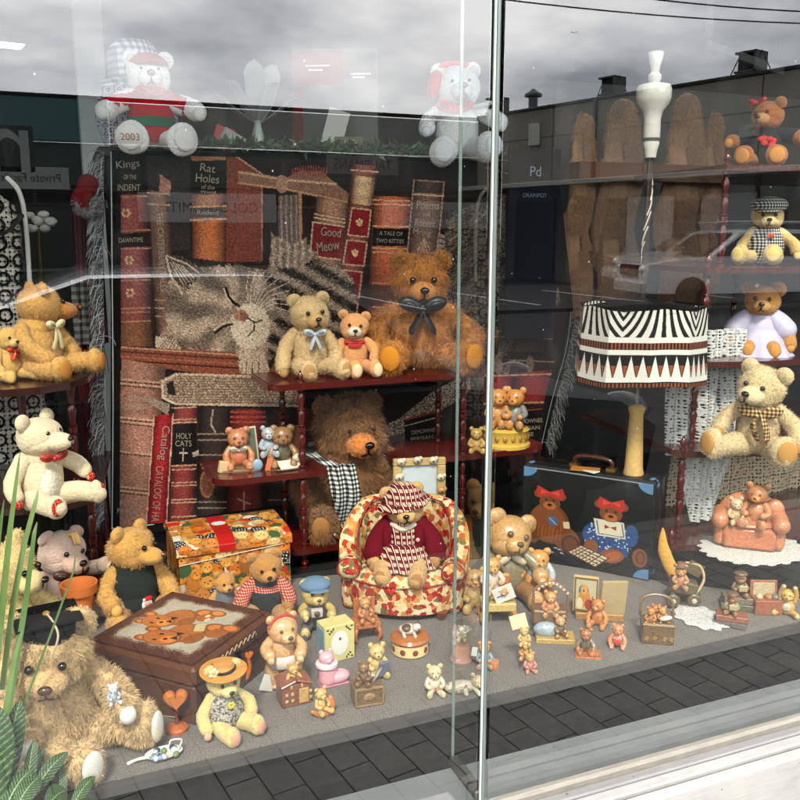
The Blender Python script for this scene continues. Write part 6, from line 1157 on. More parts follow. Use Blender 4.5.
# ---------------------------------------------------------------- soft bears
def plush(name, label, px, pb, z, hpx, k=.3, v=None, group='plush bears in the shop window', cat='teddy bear', **kw):
    P, h = place(px, pb, z, hpx, k, v); kw.setdefault('m', 'plush'); return Bear(name, label, cat, P, h, group=group, **kw)
GOLD, HONEY, CREAM, BEIGE, BROWN, ORNG = (214, 166, 98), (196, 140, 66), (238, 218, 184), (222, 190, 142), (122, 78, 40), (214, 138, 66)
TART = mat_check('red_tartan', (216, 72, 60), (176, 40, 38), (110, 34, 36), 130, (230, 190, 150)); PLAID = mat_check('maroon_plaid', (206, 184, 158), (116, 34, 42), (58, 18, 28), 62, (236, 224, 206)); BWG = mat_check('black_white_gingham', (232, 230, 226), (112, 112, 112), (18, 18, 20), 70)
HOUND = mat_check('black_white_check', (230, 228, 220), (130, 128, 124), (26, 26, 28), 105); RCHK = mat_check('red_check', (230, 200, 180), (190, 84, 72), (150, 40, 40), 150); BCHK = mat_check('brown_check', (224, 196, 150), (150, 116, 78), (70, 50, 36), 90)
# left corner stand
B = plush('teddy_bear', 'large golden plush bear seen sideways with a cream ribbon, on the upper left shelf', 40, 377, LZ1, 102, .05, fur=GOLD, head=(62, 4, 0), yaw=48, pile=.05, nt=9000, ear=(.07, .04, .06), snout=1.5, msz=1.15, muz=(196, 132, 64), body=(.25, .22, .3), hc=(.03, -.02, .7), arms=[(-.2, -.28, .22), (.25, -.2, .22)], legs=[(-.2, -.42, .1), (.24, -.46, .12)], footr=(.1, .07, .12), nose=(110, 60, 30), pad=(190, 132, 70))
B.bow((.0, -.24, .5), .13, (236, 220, 176), tails=.2)
B = plush('teddy_bear', 'small speckled honey bear with a red bow, at the far left of the upper shelf', 12, 380, LZ1, 60, 0, fur=(218, 178, 108), yaw=25, pile=.04, nt=3500, muz=(222, 186, 124)); B.bow((0, -.2, .5), .14, (206, 60, 44), tails=.12)
B = plush('teddy_bear', 'cream plush bear with red tartan paws and bow tie, on the lower left shelf', 44, 510, LZ2, 106, .1, fur=CREAM, yaw=26, head=(24, -4, 0), pile=0, body=(.21, .18, .29), belly=(246, 236, 214), muz=(242, 222, 190), ear=(.08, .05, .08), arms=[(-.3, -.1, .18), (.36, -.16, .3)], legs=[(-.1, -.42, .1), (.36, -.34, .12)], msz=1.1, snout=1.4, pad=(190, 60, 52), armr=(.085, .08, .07), legr=(.12, .1, .085))
B.bow((.03, -.22, .5), .14, (180, 52, 40))
for o in [c for c in B.root.children_recursive if c.name.startswith(('foot_pad', 'paw_pad'))]: o.data.materials[0] = TART
# floor at the left
B = plush('teddy_bear', 'curly cream bear half hidden by palm blades at the left edge', 14, 690, CARPET, 142, .45, fur=(236, 208, 150), yaw=30, head=(25, 6, 0), pile=.05, nt=9000, comb=(0, 0, -.2), muz=(240, 214, 160))
B = plush('plush_cow', 'pale pink plush cow with a brown spotted bow holding a terracotta pot', 68, 640, CARPET, 104, .5, cat='plush cow', fur=(228, 198, 182), yaw=14, head=(22, 6, 6), earc=(236, 190, 170), muz=(226, 190, 172), msz=1.15, arms=[(-.26, -.2, .25), (.38, -.12, .5)], legs=[(-.05, -.52, .1), (.36, -.48, .16)], ear=(.09, .04, .06), pad=(240, 222, 180), belly=(232, 204, 190))
B.bow((.02, -.23, .5), .17, (76, 42, 32), tails=.06); B.part('forelock', lambda b: [b.tube([(.0 + i * .02, -.1, .19), (.01 + i * .02, -.14, .2), (.02 + i * .025, -.18, .12)], (.02, .018, .01), 8, n=6) for i in (-1, 0, 1)], 'fur', (230, 186, 120), True); B.part('horn', lambda b: b.tube([(.02, 0, .18), (.03, -.0, .25)], (.03, .012), 10), 'cloth', (50, 36, 32), True)
P, h = place(83, 640, CARPET, 42, -.1); P = back(P, .04); P[2] = CARPET + .055; t = thing('flower_pot', 'small terracotta flower pot held between the feet of the pink cow', 'flower pot', P); k_ = MPP(P); b = MB((208, 122, 68)); b.lathe([(k_ * 11, 0), (k_ * 14, k_ * 25), (k_ * 17, k_ * 25.5), (k_ * 18, k_ * 35), (k_ * 16, k_ * 35), (k_ * 13, k_ * 24), (k_ * 10, k_ * 4)], seg=30); b.build('body', 'paper', t)
B = plush('teddy_bear', 'golden bear in a dark waistcoat with Santa patch, left of the gift box', 136, 640, CARPET, 108, .5, fur=(212, 164, 94), yaw=22, head=(30, 0, 4), pile=.045, nt=9000, snout=1.35, muz=(214, 164, 92), nose=(90, 44, 30), ear=(.09, .05, .08), arms=[(-.27, -.2, .28), (.25, -.28, .24)], legs=[(-.3, -.4, .1), (.26, -.46, .1)])
B.vest('cloth', (44, 48, 46), -.9, .7, 1.16); B.part('santa_patch', lambda b: (b.ell((.03, -.235, .2), (.05, .014, .06), col=(238, 236, 230)), b.ell((.03, -.25, .21), (.03, .008, .022), col=(226, 160, 140)), b.ell((.04, -.243, .26), (.04, .012, .024), col=(196, 40, 40)), b.ell((.0, -.245, .255), (.014, .012, .014), col=(238, 236, 230))), 'cloth')
B = plush('teddy_bear', 'small tan bear in a grey vest leaning on the gift box', 226, 622, CARPET, 62, .3, fur=(198, 148, 88), yaw=8, pile=.04, nt=4500, head=(10, 4, 8)); B.vest('cloth', (110, 112, 116), -.9, .7, 1.16)
B = plush('teddy_bear', 'small curly bear in a red checked shirt and dark dungarees before the gift box', 268, 624, CARPET, 74, .3, fur=(190, 140, 84), yaw=-6, pile=.045, nt=5000, head=(14, 4, -6), arms=[(-.34, -.22, .16), (.3, -.2, .2)]); B.vest(RCHK, (1, 1, 1), -.5, .85, 1.08, 'shirt'); B.sleeves(RCHK, (1, 1, 1)); B.vest('cloth', (60, 62, 62), -.95, .3, 1.13, 'dungarees')
# shaggy graduate
B = plush('graduate_bear', 'big shaggy honey bear wearing a black mortarboard, white paw pads', 60, 786, CARPET, 166, .42, fur=(232, 200, 152), yaw=14, head=(-20, 10, 2), pile=.075, nt=26000, pad=(236, 232, 222), hc=(-.02, -.08, .68), muz=(226, 190, 140), nose=(74, 50, 40), arms=[(-.24, -.26, .3), (.3, -.34, .34)], legs=[(.02, -.46, .11), (.42, -.34, .13)], footr=(.1, .07, .13), ear=(.1, .05, .09), msz=1.05, comb=(0, -.1, -.4), body=(.23, .19, .3))
def mortar(b):
    b.lathe([(.15, .12), (.155, .2), (.02, .215)], (0, 0, 0), 28); b.box((0, -.0, .225), (.34, .3, .014), (-10, 0, 12), bev=.002)
B.part('mortarboard', mortar, 'cloth', (26, 25, 26), True); B.part('tassel', lambda b: (b.tube([(0, 0, .24), (.04, -.1, .25), (.07, -.2, .22), (.03, -.22, .1)], .006, 6, (206, 190, 160), n=16), b.ell((0, 0, .24), (.02, .02, .012), col=(190, 150, 90))), 'cloth', (200, 180, 150), True)
hand = np.array(B.root.matrix_basis @ Vector(B.hands[1])); hand = PV(114, 702, hand[1] - .01)
def mini(b, c, h, fur, cloth=None, yaw=0, pose='sit', nose=(40, 26, 20)):
    """a tiny cast bear drawn into one mesh (used where a piece shows several)"""
    c = np.asarray(c, float); ca, sa_ = math.cos(math.radians(yaw)), math.sin(math.radians(yaw)); T = lambda p: c + h * np.array((p[0] * ca - p[1] * sa_, p[0] * sa_ + p[1] * ca, p[2])); E = lambda p, r, col=None, **k: b.ell(T(p), np.array(r) * h, (0, 0, yaw), 12, 8, col or fur)
    cl = cloth or fur; E((0, 0, .26), (.2, .17, .26), cl); E((0, -.02, .67), (.22, .2, .2)); [E((s * .17, 0, .85), (.08, .05, .08)) for s in (-1, 1)]; E((0, -.2, .61), (.1, .08, .08), tuple(min(255, q * 1.12) for q in fur)); E((0, -.27, .64), (.035, .02, .025), nose); [E((s * .08, -.19, .71), (.022, .015, .025), (20, 14, 12)) for s in (-1, 1)]
    for s in (-1, 1):
        b.tube([T((s * .17, 0, .45)), T((s * .26, -.12, .32)), T((s * .18, -.22, .28))], np.array((.07, .07, .075)) * h, 8, cl, n=5); E((s * .17, -.24, .28), (.07, .06, .07))
        if pose == 'sit': b.tube([T((s * .1, -.05, .1)), T((s * .2, -.38, .1))], np.array((.1, .09)) * h, 8, cl, n=4); E((s * .21, -.42, .13), (.08, .05, .11))
        else: b.tube([T((s * .1, 0, .12)), T((s * .11, -.02, -.1))], np.array((.1, .09)) * h, 8, cl, n=4); E((s * .11, -.06, -.12), (.08, .12, .05))
    return b
def minifig(name, label, P, h, fur, cloth=None, yaw=0, m='resin', group=None, cat='figurine', bodyname='body', **kw):
    t = thing(name, label, cat, P, facing(P, yaw), group); mini(MB(), (0, 0, 0), h, fur, cloth, 0, **kw) if False else None
    b = MB(); mini(b, (0, 0, 0), h, fur, cloth, 0, **kw); b.build(bodyname, m, t); return t
t = minifig('porcelain_mouse', 'tiny white and grey porcelain animal perched on the paw of the graduate bear', hand, .045, (224, 226, 228), (176, 182, 190), 10, 'ceramic')
# straw hat bear
B = plush('straw_hat_bear', 'pale gold bear with straw hat and grey knitted waistcoat, at the carpet edge', 226, 742, CARPET, 78, .32, fur=(224, 202, 142), yaw=14, head=(4, 4, -2), pile=.035, nt=9000, arms=[(-.28, -.16, .14), (.33, -.1, .22)], legs=[(-.02, -.44, .1), (.32, -.36, .12)], pad=(226, 176, 150), muz=(226, 206, 150), legr=(.11, .11, .1), footr=(.1, .07, .13))
KNIT = mat_print('grey_knit', (150, 144, 134), [(196, 190, 178), (96, 92, 88), (170, 164, 152)], 260); B.vest(KNIT, (1, 1, 1), -.8, .8, 1.13)
B.part('straw_hat', lambda b: (b.lathe([(.15, .11), (.29, .13), (.3, .142), (.16, .155), (.14, .2), (.12, .235), (.001, .245)], (0, 0, 0), 32, (204, 148, 82), wob=.03, nw=3), b.lathe([(.165, .15), (.16, .185), (.145, .19)], (0, 0, 0), 28, (34, 30, 30))), 'timber', head=True)
B.part('hat_flower', lambda b: [b.ell((-.16 + .04 * math.cos(i * 1.25), -.12, .21 + .04 * math.sin(i * 1.25)), (.032, .02, .032), seg=10, rings=6, col=(238, 230, 190)) for i in range(5)] + [b.ell((-.16, -.13, .21), (.02, .02, .02), seg=8, rings=6, col=(220, 180, 70))], 'cloth', head=True); B.part('flower_brooch', lambda b: [b.ell((.03 + .03 * math.cos(i * 1.05), -.24, .44 + .03 * math.sin(i * 1.05)), (.022, .012, .022), seg=8, rings=6, col=(232, 204, 80)) for i in range(6)], 'cloth')
# centre stand
B = plush('teddy_bear', 'curly beige bear with a pale blue ribbon on the top centre shelf', 311, 381, ZT, 90, 0, VF + .13, fur=BEIGE, yaw=4, head=(14, 4, -4), pile=.04, nt=10000, comb=(0, 0, -.15), arms=[(-.3, -.14, .12), (.26, -.14, .14)], legs=[(-.06, -.42, .1), (.32, -.36, .1)], pad=(186, 146, 100), ear=(.085, .05, .08), muz=(206, 166, 112)); B.bow((.04, -.22, .48), .13, (190, 196, 204), tails=.14)
B = plush('teddy_bear', 'small peach bear with a red neckerchief between two larger bears', 354, 380, ZT, 70, 0, VF + .1, fur=(230, 168, 112), yaw=6, head=(0, 4, 6), pile=.02, nt=2500, muz=(244, 226, 200), arms=[(-.24, -.22, .2), (.28, -.2, .24)], legs=[(-.02, -.44, .1), (.26, -.42, .1)], pad=(244, 214, 176), footr=(.1, .08, .13)); B.part('neckerchief', lambda b: (b.lathe([(.15, .5), (.17, .47), (.14, .44)], (0, -.03, 0), 20), b.ell((0, -.17, .44), (.1, .02, .05))), 'cloth', (196, 66, 66))
B = plush('teddy_bear', 'large russet brown bear with a black satin bow on the top centre shelf', 420, 380, ZT, 124, 0, VF + .15, fur=(196, 130, 60), yaw=4, head=(2, 8, 0), pile=.05, nt=17000, body=(.24, .2, .3), muz=(206, 140, 66), hc=(0, -.02, .7), arms=[(-.36, -.16, .24), (.38, -.14, .24)], legs=[(-.24, -.4, .11), (.34, -.38, .12)], pad=(206, 138, 54), footr=(.11, .07, .13), nose=(26, 20, 18), ear=(.075, .05, .07)); B.bow((.0, -.26, .5), .19, (22, 24, 30), tails=.16)
B = plush('furry_bear', 'very large dark brown long haired bear with a gingham scarf on the bottom centre shelf', 350, 548, ZB, 140, 0, VF + .19, fur=(150, 106, 66), yaw=4, head=(18, 4, 0), hs=1.05, pile=.075, nt=22000, body=(.27, .22, .32), muz=(214, 136, 68), msz=.9, snout=1.25, nose=(16, 14, 14), ear=(.07, .05, .06), arms=[(-.28, -.14, .2), (.33, -.16, .26)], eyes=.5)
def scarf(b):
    n, k = 30, 24
    for x0, z0, x1, z1, w_ in ((-.08, .5, .0, .1, .1),):
        T_, S_ = np.meshgrid(np.linspace(0, 1, n), np.linspace(-1, 1, k), indexing='ij'); X = x0 + (x1 - x0) * T_ + S_ * w_; Z = z0 + (z1 - z0) * T_; Y = -.3 - .05 * np.sin(T_ * 3.1) + .012 * np.sin(S_ * 7 + T_ * 4); V = np.stack([X, Y, Z], -1).reshape(-1, 3); f = MB._grid(n, k, False); b.add(V, f); b.add(V + (0, .012, 0), f)
    b.tube([(-.12, -.27, .48), (-.26, -.12, .52), (-.24, .1, .54)], .05, 10, n=8, flat=.5)
B.part('scarf', scarf, BWG); B.part('scarf_fringe', lambda b: [b.tube([(-.1 + i * .0105, -.3, .1), (-.09 + i * .011 + RNG.normal() * .01, -.315, .04), (-.09 + i * .012 + RNG.normal() * .012, -.3, -.0)], .004, 5, [(226, 224, 220), (30, 30, 32)][i % 2], n=6) for i in range(20)], 'cloth')
# armchair occupant
aP, ah, W2 = AC; cP = back(aP, -.015); cP[2] = CARPET + ah * .42
B = Bear('dressed_bear', 'curly tan bear in plaid dress, plaid bonnet and maroon cardigan sitting in the armchair', 'teddy bear', cP, ah * .93, facing(cP, -4) - facing(cP), BEIGE, 'plush', 'plush bears in the shop window', head=(6, 4, -10), pile=.035, nt=9000, fur=BEIGE) if False else Bear('dressed_bear', 'curly tan bear in plaid dress, plaid bonnet and maroon cardigan sitting in the armchair', 'teddy bear', cP, ah * .92, -4, fur=(206, 166, 112), m='plush', group='plush bears in the shop window', head=(8, 4, -10), pile=.035, nt=9000, arms=[(-.3, -.2, .12), (.34, -.14, .16)], legs=[(-.2, -.42, .02), (.16, -.5, .03)], pad=(170, 126, 84), legr=(.11, .1, .09))
B.vest(PLAID, (1, 1, 1), -.8, .9, 1.12, 'bodice'); B.skirt(PLAID, (1, 1, 1), .3, .06, .2, .38, -.1, 'skirt', 13); B.sleeves('cloth', (98, 16, 30), 0, .8, 'cardigan_sleeve', 1.35)
def cardi(b):
    for s in (-1, 1): b.tube([(s * .12, -.02, .52), (s * .17, -.13, .42), (s * .17, -.16, .3)], (.05, .055, .05), 12, n=8)
B.part('cardigan', cardi, 'cloth', (98, 16, 30)); B.part('collar', lambda b: b.tube([(-.12, -.12, .5), (0, -.2, .47), (.12, -.12, .5)], .025, 8, n=8), 'cloth', (226, 214, 196))
B.part('bonnet', lambda b: (b.ell((0, .03, .05), (.235, .2, .2), seg=28, rings=14, bot=-.1), b.lathe([(.235, .04), (.29, .0), (.3, .02), (.24, .07)], (0, .04, .0), 40, wob=.05, nw=9)), PLAID, head=True); B.part('button', lambda b: b.ell((.16, -.2, .36), (.022, .01, .022), seg=12), 'ceramic', (236, 190, 180))
# right corner stand
z = RZ
B = plush('teddy_bear', 'brown bear with a red hair bow and dark jacket on the top right tier', 764, 163, z[0], 74, 0, .9, fur=(176, 112, 66), yaw=-2, head=(-24, 0, -4), pile=.025, nt=4000, earc=(160, 100, 60), msz=1.1, muz=(206, 156, 106), arms=[(-.42, -.14, .38), (.42, -.14, .4)], legs=[(-.24, -.4, .12), (.16, -.42, .12)], pad=(214, 152, 90), footr=(.14, .07, .14), armr=(.08, .09, .1)); B.vest('cloth', (44, 48, 56), -.9, .8, 1.14, 'jacket'); B.sleeves('cloth', (48, 52, 60), 0, .66); B.bow((-.12, -.06, .2), .14, (216, 60, 66), head=True); B.part('rosette', lambda b: [b.ell((RNG.uniform(-.08, .1), -.2 - RNG.random() * .03, .36 + RNG.uniform(-.06, .06)), (.045, .02, .035), seg=10, rings=6) for _ in range(9)], 'cloth', (222, 72, 74))
B = plush('newsboy_bear', 'pale gold bear with a checked flat cap and checked vest on the right stand', 764, 268, z[1], 70, 0, .86, fur=(232, 200, 140), yaw=0, head=(4, 6, 0), pile=.035, nt=5500, muz=(240, 214, 160), arms=[(-.34, -.14, .12), (.4, -.06, .2)], legs=[(-.32, -.4, .12), (.1, -.44, .13)], footr=(.13, .08, .14)); B.vest(HOUND, (1, 1, 1), -.8, .85, 1.13); B.part('flat_cap', lambda b: (b.ell((0, .0, .15), (.25, .24, .12), seg=28, rings=14), b.ell((0, -.16, .09), (.17, .13, .03), seg=24, rings=8)), HOUND, head=True); B.part('brooch', lambda b: b.ell((.05, -.22, .42), (.05, .02, .04), seg=12), 'cloth', (196, 100, 84))
B = plush('dressed_bear', 'tan bear in a lavender satin dress on the middle right tier', 757, 362, z[2], 76, 0, .8, fur=(200, 146, 84), yaw=4, head=(-4, 0, 2), pile=.035, nt=6000, ear=(.095, .05, .09), arms=[(-.36, -.12, .14), (.36, -.12, .16)], legs=[(-.14, -.36, .08), (.16, -.36, .08)], muz=(206, 152, 92)); B.vest('satin', (206, 198, 220), -.6, .85, 1.06, 'bodice'); B.skirt('satin', (204, 196, 220), .34, .0, .18, .42, -.12, 'skirt', 9); B.sleeves('satin', (208, 200, 222), 0, .42, 'puff_sleeve', 1.6); B.part('hair_clip', lambda b: b.ell((-.08, -.1, .19), (.03, .02, .025), seg=10), 'ceramic', (236, 226, 216), True)
B = plush('teddy_bear', 'big cream bear with a brown checked bow on the fourth right tier', 756, 462, z[3], 100, .3, None, fur=(228, 204, 160), yaw=0, head=(-22, 0, 10), pile=.04, nt=11000, comb=(0, 0, -.2), muz=(236, 214, 172), msz=1.1, snout=1.3, arms=[(-.36, -.16, .3), (.36, -.16, .2)], legs=[(-.4, -.36, .12), (.24, -.46, .12)], pad=(202, 154, 92), footr=(.125, .075, .15), legr=(.12, .11, .1)); B.part('check_bow', lambda b: [b.ell((s * .1, -.22, .48), (.11, .03, .06), rot=(0, s * -16, 0), seg=14, rings=8) for s in (-1, 1)] + [b.tube([(s * .01, -.23, .47), (s * .06, -.26, .36), (s * .05 + .03, -.25, .24)], (.025, .045, .05), 8, n=6, flat=.3) for s in (-1, 1)], BCHK)
# white bears on the partition
B = plush('white_bear', 'white plush bear in a red jacket and cap sitting above the throw', 153, 152, TOPZ, 100, 0, 1.53, fur=(254, 252, 250), yaw=2, head=(2, 0, 0), pile=.025, nt=6000, nose=(130, 110, 110), eyes=.6, msz=1.15, arms=[(-.42, -.14, .34), (.42, -.14, .36)], legs=[(-.2, -.4, .0), (.26, -.4, .0)], footr=(.16, .08, .16), legr=(.1, .09, .08), pad=(240, 238, 232), armr=(.1, .1, .105)); B.vest('cloth', (176, 26, 34), -.7, .9, 1.1, 'jacket'); B.sleeves('cloth', (176, 26, 34), 0, .72, 'sleeve', 1.15); B.part('belt', lambda b: b.lathe([(.225, .2), (.23, .27), (.21, .3)], (0, 0, 0), 30, sy=.9), 'cloth', (30, 100, 70)); B.part('cap', lambda b: (b.ell((0, .02, .09), (.2, .19, .13), seg=24, rings=12, bot=0.0), b.ell((0, -.14, .09), (.15, .12, .02), seg=20, rings=6)), 'cloth', (166, 40, 44), True); B.bow((0, -.22, .5), .14, (186, 40, 48))
fp = B.feet[0]; flat_text('2003', 'embroidery', (fp[0] + -.005, fp[1] - B.h * .135, fp[2] + B.h * .05), (1, 0, 0), (0, 0, 1), B.h * .09, 'cloth', (150, 90, 70), B.root)
B = plush('white_bear', 'fluffy white bear with red earmuffs and red pouch beside the glass joint', 456, 168, TOPZ, 98, 0, 1.52, fur=(255, 255, 255), yaw=0, head=(12, 0, -4), pile=.028, nt=5000, nose=(150, 130, 130), eyes=.6, arms=[(-.3, -.14, .3), (.42, -.12, .34)], legs=[(-.12, -.36, .0), (.32, -.38, .05)], footr=(.14, .1, .14), legr=(.12, .12, .11), pad=(236, 238, 242), body=(.23, .2, .29)); B.part('earmuff', lambda b: (b.ell((-.22, 0, .04), (.07, .12, .14), rot=(0, 16, 0)), b.tube([(-.2, 0, .14), (-.1, 0, .22), (.1, 0, .21)], .03, 8, n=10)), 'satin', (206, 40, 44), True); B.bow((-.02, -.22, .46), .19, (196, 28, 34)); B.part('horn_stick', lambda b: b.tube([(.18, -.1, .5), (.34, -.14, .53)], .02, 8), 'cloth', (236, 236, 236))

# ---------------------------------------------------------------- figurines
R = random.Random(4)
G1 = 'resin bear figurines on the carpet'
def base_box(B, d, c, col, m='resin', name='base', rot=None): return B.part(name, lambda b: b.box(c, d, rot, bev=.012), m, col)
# left wing of the centre stand
B = fig('bear_figurine', 'pink clad bear figurine with an open book behind it on the left wing shelf', 239, 468, ZM, 44, G1, .05, fur=(206, 128, 92), body=(.22, .18, .28), belly=(206, 110, 84), yaw=4, earc=(180, 100, 70)); base_box(B, (.8, .5, .12), (0, -.2, -.0), (120, 100, 74)); B.part('book', lambda b: (b.box((.26, .1, .5), (.4, .05, .8), (-10, 0, 24)), b.box((.25, .07, .5), (.34, .03, .72), (-10, 0, 24), (110, 116, 100))), 'paper', (224, 216, 186)); B.part('ball', lambda b: b.ell((.38, -.42, .14), (.12, .06, .14)), 'ceramic', (150, 176, 196)); B.part('side_book', lambda b: b.box((-.36, -.36, .13), (.22, .14, .26), (0, 12, 10)), 'paper', (226, 196, 150)); B.bow((0, -.2, .45), .2, (228, 214, 190))
B = fig('bear_figurine', 'bear figurine reading on a carved seat with a pale blue friend on the wing shelf', 283, 466, ZM, 44, G1, .05, fur=(150, 104, 66), yaw=4, bc=(70, 76, 62)); base_box(B, (.8, .5, .1), (0, -.2, -.02), (86, 62, 44)); B.part('seat_back', lambda b: b.box((.14, .2, .45), (.6, .06, .85)), 'wood', (90, 56, 40)); B.part('small_bear', lambda b: mini(b, (-.3, .02, .25), .75, (182, 196, 206), (176, 196, 214)), 'resin'); B.part('newspaper', lambda b: b.box((.12, -.4, .12), (.5, .3, .04), (24, 0, 16)), 'paper', (228, 224, 206)); B.part('lamb', lambda b: (b.ell((.32, -.3, .24), (.13, .1, .1)), b.ell((.36, -.4, .3), (.06, .06, .06), col=(40, 36, 34))), 'resin', (232, 226, 214)); B.part('side_book', lambda b: b.box((-.34, -.36, .12), (.12, .12, .3), (0, 14, 0)), 'paper', (214, 130, 90))
# honey pair on a yellow tin
P = PV(505, 447, VF + .06); P[2] = ZM; k_ = MPP(P); t = thing('music_box', 'round yellow tin topped by two honey bears on the right wing shelf', 'music box', P, facing(P)); b = MB((222, 186, 96)); b.lathe([(k_ * 25, 0), (k_ * 25, k_ * 3), (k_ * 23, k_ * 5), (k_ * 23, k_ * 15), (k_ * 24, k_ * 17), (k_ * 21, k_ * 19)], seg=30); b.build('tin', 'ceramic', t); b = MB((176, 130, 60)); [b.ell((k_ * 23.2 * math.sin(a), -k_ * 23.2 * math.cos(a), k_ * 10), (k_ * 2.4, k_ * 1, k_ * 3), (0, 0, math.degrees(a)), 8, 6) for a in np.linspace(-1.4, 1.4, 9)]; b.build('relief', 'ceramic', t)
for x, f, c in ((-8, (226, 150, 72), (232, 160, 84)), (9, (222, 146, 70), (130, 138, 142))): b = MB(); mini(b, (k_ * x, -k_ * 2, k_ * 19), k_ * 44, f, c, 10 if x < 0 else -14); b.build('bear', 'resin', t)
P = PV(476, 452, VF + .01); P[2] = ZM; minifig('bear_figurine', 'tiny yellow bear beside the yellow tin, partly behind the joint', P, MPP(P) * 28, (222, 180, 104), None, 4)
# right stand ceramic pair
P = PZ(752, 556, z[4]); P = back(P, .06); P[2] = z[4] + .002; k_ = MPP(P)
b = MB((226, 222, 214)); b.lathe([(.001, .0015), (k_ * 50, .003), (k_ * 55, .001)], seg=96, wob=.05, nw=20, sy=.8); o_ = tag(b.build('doily', mat_lace('white_doily', (228, 224, 216), 110, .3, 'xy')), 'round white crochet doily under the terracotta armchair bears', 'doily'); o_.location = P + (.0, -.0, .0005)
P = P + (0, .02, .004); t = thing('armchair_bears', 'terracotta armchair with a large bear and a small white bear seated together', 'figurine', P, facing(P, 4)); TC = (214, 134, 96); h_ = k_ * 64
b = MB((206, 120, 84)); b.box((0, 0, h_ * .18), (h_ * .78, h_ * .5, h_ * .36), bev=h_ * .05); b.ell((0, -.03 * h_, h_ * .38), (h_ * .4, h_ * .25, h_ * .08)); b.build('seat', 'resin', t)
b = MB(TC); b.ell((0, h_ * .2, h_ * .5), (h_ * .46, h_ * .12, h_ * .32), seg=26); b.ell((h_ * .34, h_ * .1, h_ * .56), (h_ * .16, h_ * .1, h_ * .2)); b.build('backrest', 'resin', t)
for s_ in (-1, 1): b = MB(TC); b.tube([(s_ * h_ * .42, h_ * .15, h_ * .45), (s_ * h_ * .44, -h_ * .2, h_ * .43)], h_ * .13, 16, n=5); b.tube([(s_ * h_ * .42, -.1 * h_, h_ * .1), (s_ * h_ * .42, -.1 * h_, h_ * .4)], h_ * .1, 12, n=4); b.build('arm', 'resin', t)
b = MB(); mini(b, (h_ * .08, -h_ * .04, h_ * .36), h_ * .74, (212, 142, 96), (206, 134, 92), -14); b.build('bear', 'resin', t); b = MB(); mini(b, (-h_ * .22, -h_ * .1, h_ * .38), h_ * .46, (232, 206, 172), (222, 190, 150), 16); b.build('small_bear', 'resin', t)
# lace hung on the right stand
drape('lace_cloth', 'white crochet cloth hanging from the right stand below the third tier', 'lace cloth', 672, 748, 332, 456, .77, mat_lace('white_lace', (226, 226, 222), 100, .38), (206, 206, 204), 3, .02, .1)
drape('lace_cloth', 'pointed white crochet corner hanging left of the armchair bears', 'lace cloth', 680, 734, 452, 524, .72, mat_lace('white_lace', (226, 226, 222), 100, .38), (206, 206, 204), 2, .01, .6)
drape('lace_cloth', 'cream openwork crochet cloth behind the armchair bears', 'lace cloth', 672, 850, 452, 535, .93, mat_lace('cream_lace', (236, 216, 182), 78, .4), (200, 176, 140), 3, .012)
# carpet, left of the joint
B = fig('bear_figurine', 'blue capped bear in denim dungarees holding a little camera', 316, 634, CARPET, 68, G1, .2, fur=(222, 196, 130), stand=False, yaw=4, head=(8, -2, 0), bc=(86, 106, 132), legc=(84, 104, 130), armc=(214, 188, 124), arms=[(-.2, -.26, .4), (.26, -.24, .36)], m='resin'); B.part('cap', lambda b: (b.ell((0, .0, .14), (.25, .23, .12), seg=24, rings=12), b.ell((.02, -.2, .1), (.15, .1, .02), seg=16, rings=6)), 'cloth', (112, 136, 160), True); B.part('camera', lambda b: (b.box((0, -.33, .46), (.2, .1, .14)), b.ell((0, -.39, .46), (.05, .03, .05), col=(20, 20, 22))), 'resin', (214, 212, 204))
P, h = place(284, 690, CARPET, 74, .15); B = Bear('bath_bear', 'tall peach bear figurine wrapped in a white towel standing behind the red house box', 'figurine', P, h, 6, fur=(234, 186, 138), m='resin', stand=True, group=G1, head=(16, 0, 0), hs=.95, body=(.19, .17, .26), legr=(.13, .13, .12), arms=[(-.2, -.24, .56), (.2, -.24, .54)], seg=18, muz=(238, 200, 154), msz=1.1, ear=(.07, .04, .07)); B.part('towel', lambda b: b.lathe([(.21, .33), (.235, .38), (.225, .47), (.2, .5), (.18, .46)], (0, -.02, 0), 40, sy=.95, wob=.05, nw=7), 'cloth', (234, 218, 210)); B.part('headband', lambda b: b.tube([(-.2, -.02, .06), (-.1, -.03, .19), (.1, -.03, .19), (.2, -.02, .06)], .022, 8, n=14), 'cloth', (196, 84, 84), True); B.part('gift_tag', lambda b: b.box((-.22, -.14, .13), (.2, .012, .22), (0, 24, 20)), 'paper', (236, 234, 228))
# card box
P, h = place(336, 662, CARPET, 46, .3); t = thing('card_box', 'yellow gift box with an oval white label and gold leaf corners', 'box', P, facing(P, 24)); w_ = h * .84; b = MB((222, 208, 148)); b.box((0, 0, h / 2), (w_, w_ * .66, h), bev=.002); b.build('carton', 'paper', t, False)
b = MB((240, 238, 230)); b.ell((0, -w_ * .334, h * .5), (w_ * .29, .0012, h * .34), seg=32); b.build('label', 'paper', t); b = MB((150, 60, 50)); b.ell((0, -w_ * .338, h * .62), (w_ * .07, .001, h * .07), seg=14); b.build('emblem', 'paper', t); b = MB((70, 92, 50))
for sx in (-1, 1):
    for sz in (-1, 1): [b.ell((sx * w_ * (.4 - .06 * i), -w_ * .333, h * (.5 + sz * (.42 - .05 * ((i * 2) % 3)))), (w_ * .05, .001, h * .025), (0, 30 * i, 0), 8, 5) for i in range(4)]
b.build('leaf_print', 'paper', t); b = MB((150, 180, 196)); b.box((-w_ * .502, 0, h * .5), (.002, w_ * .55, h * .8), bev=.0005); b.build('side_print', 'paper', t, False)
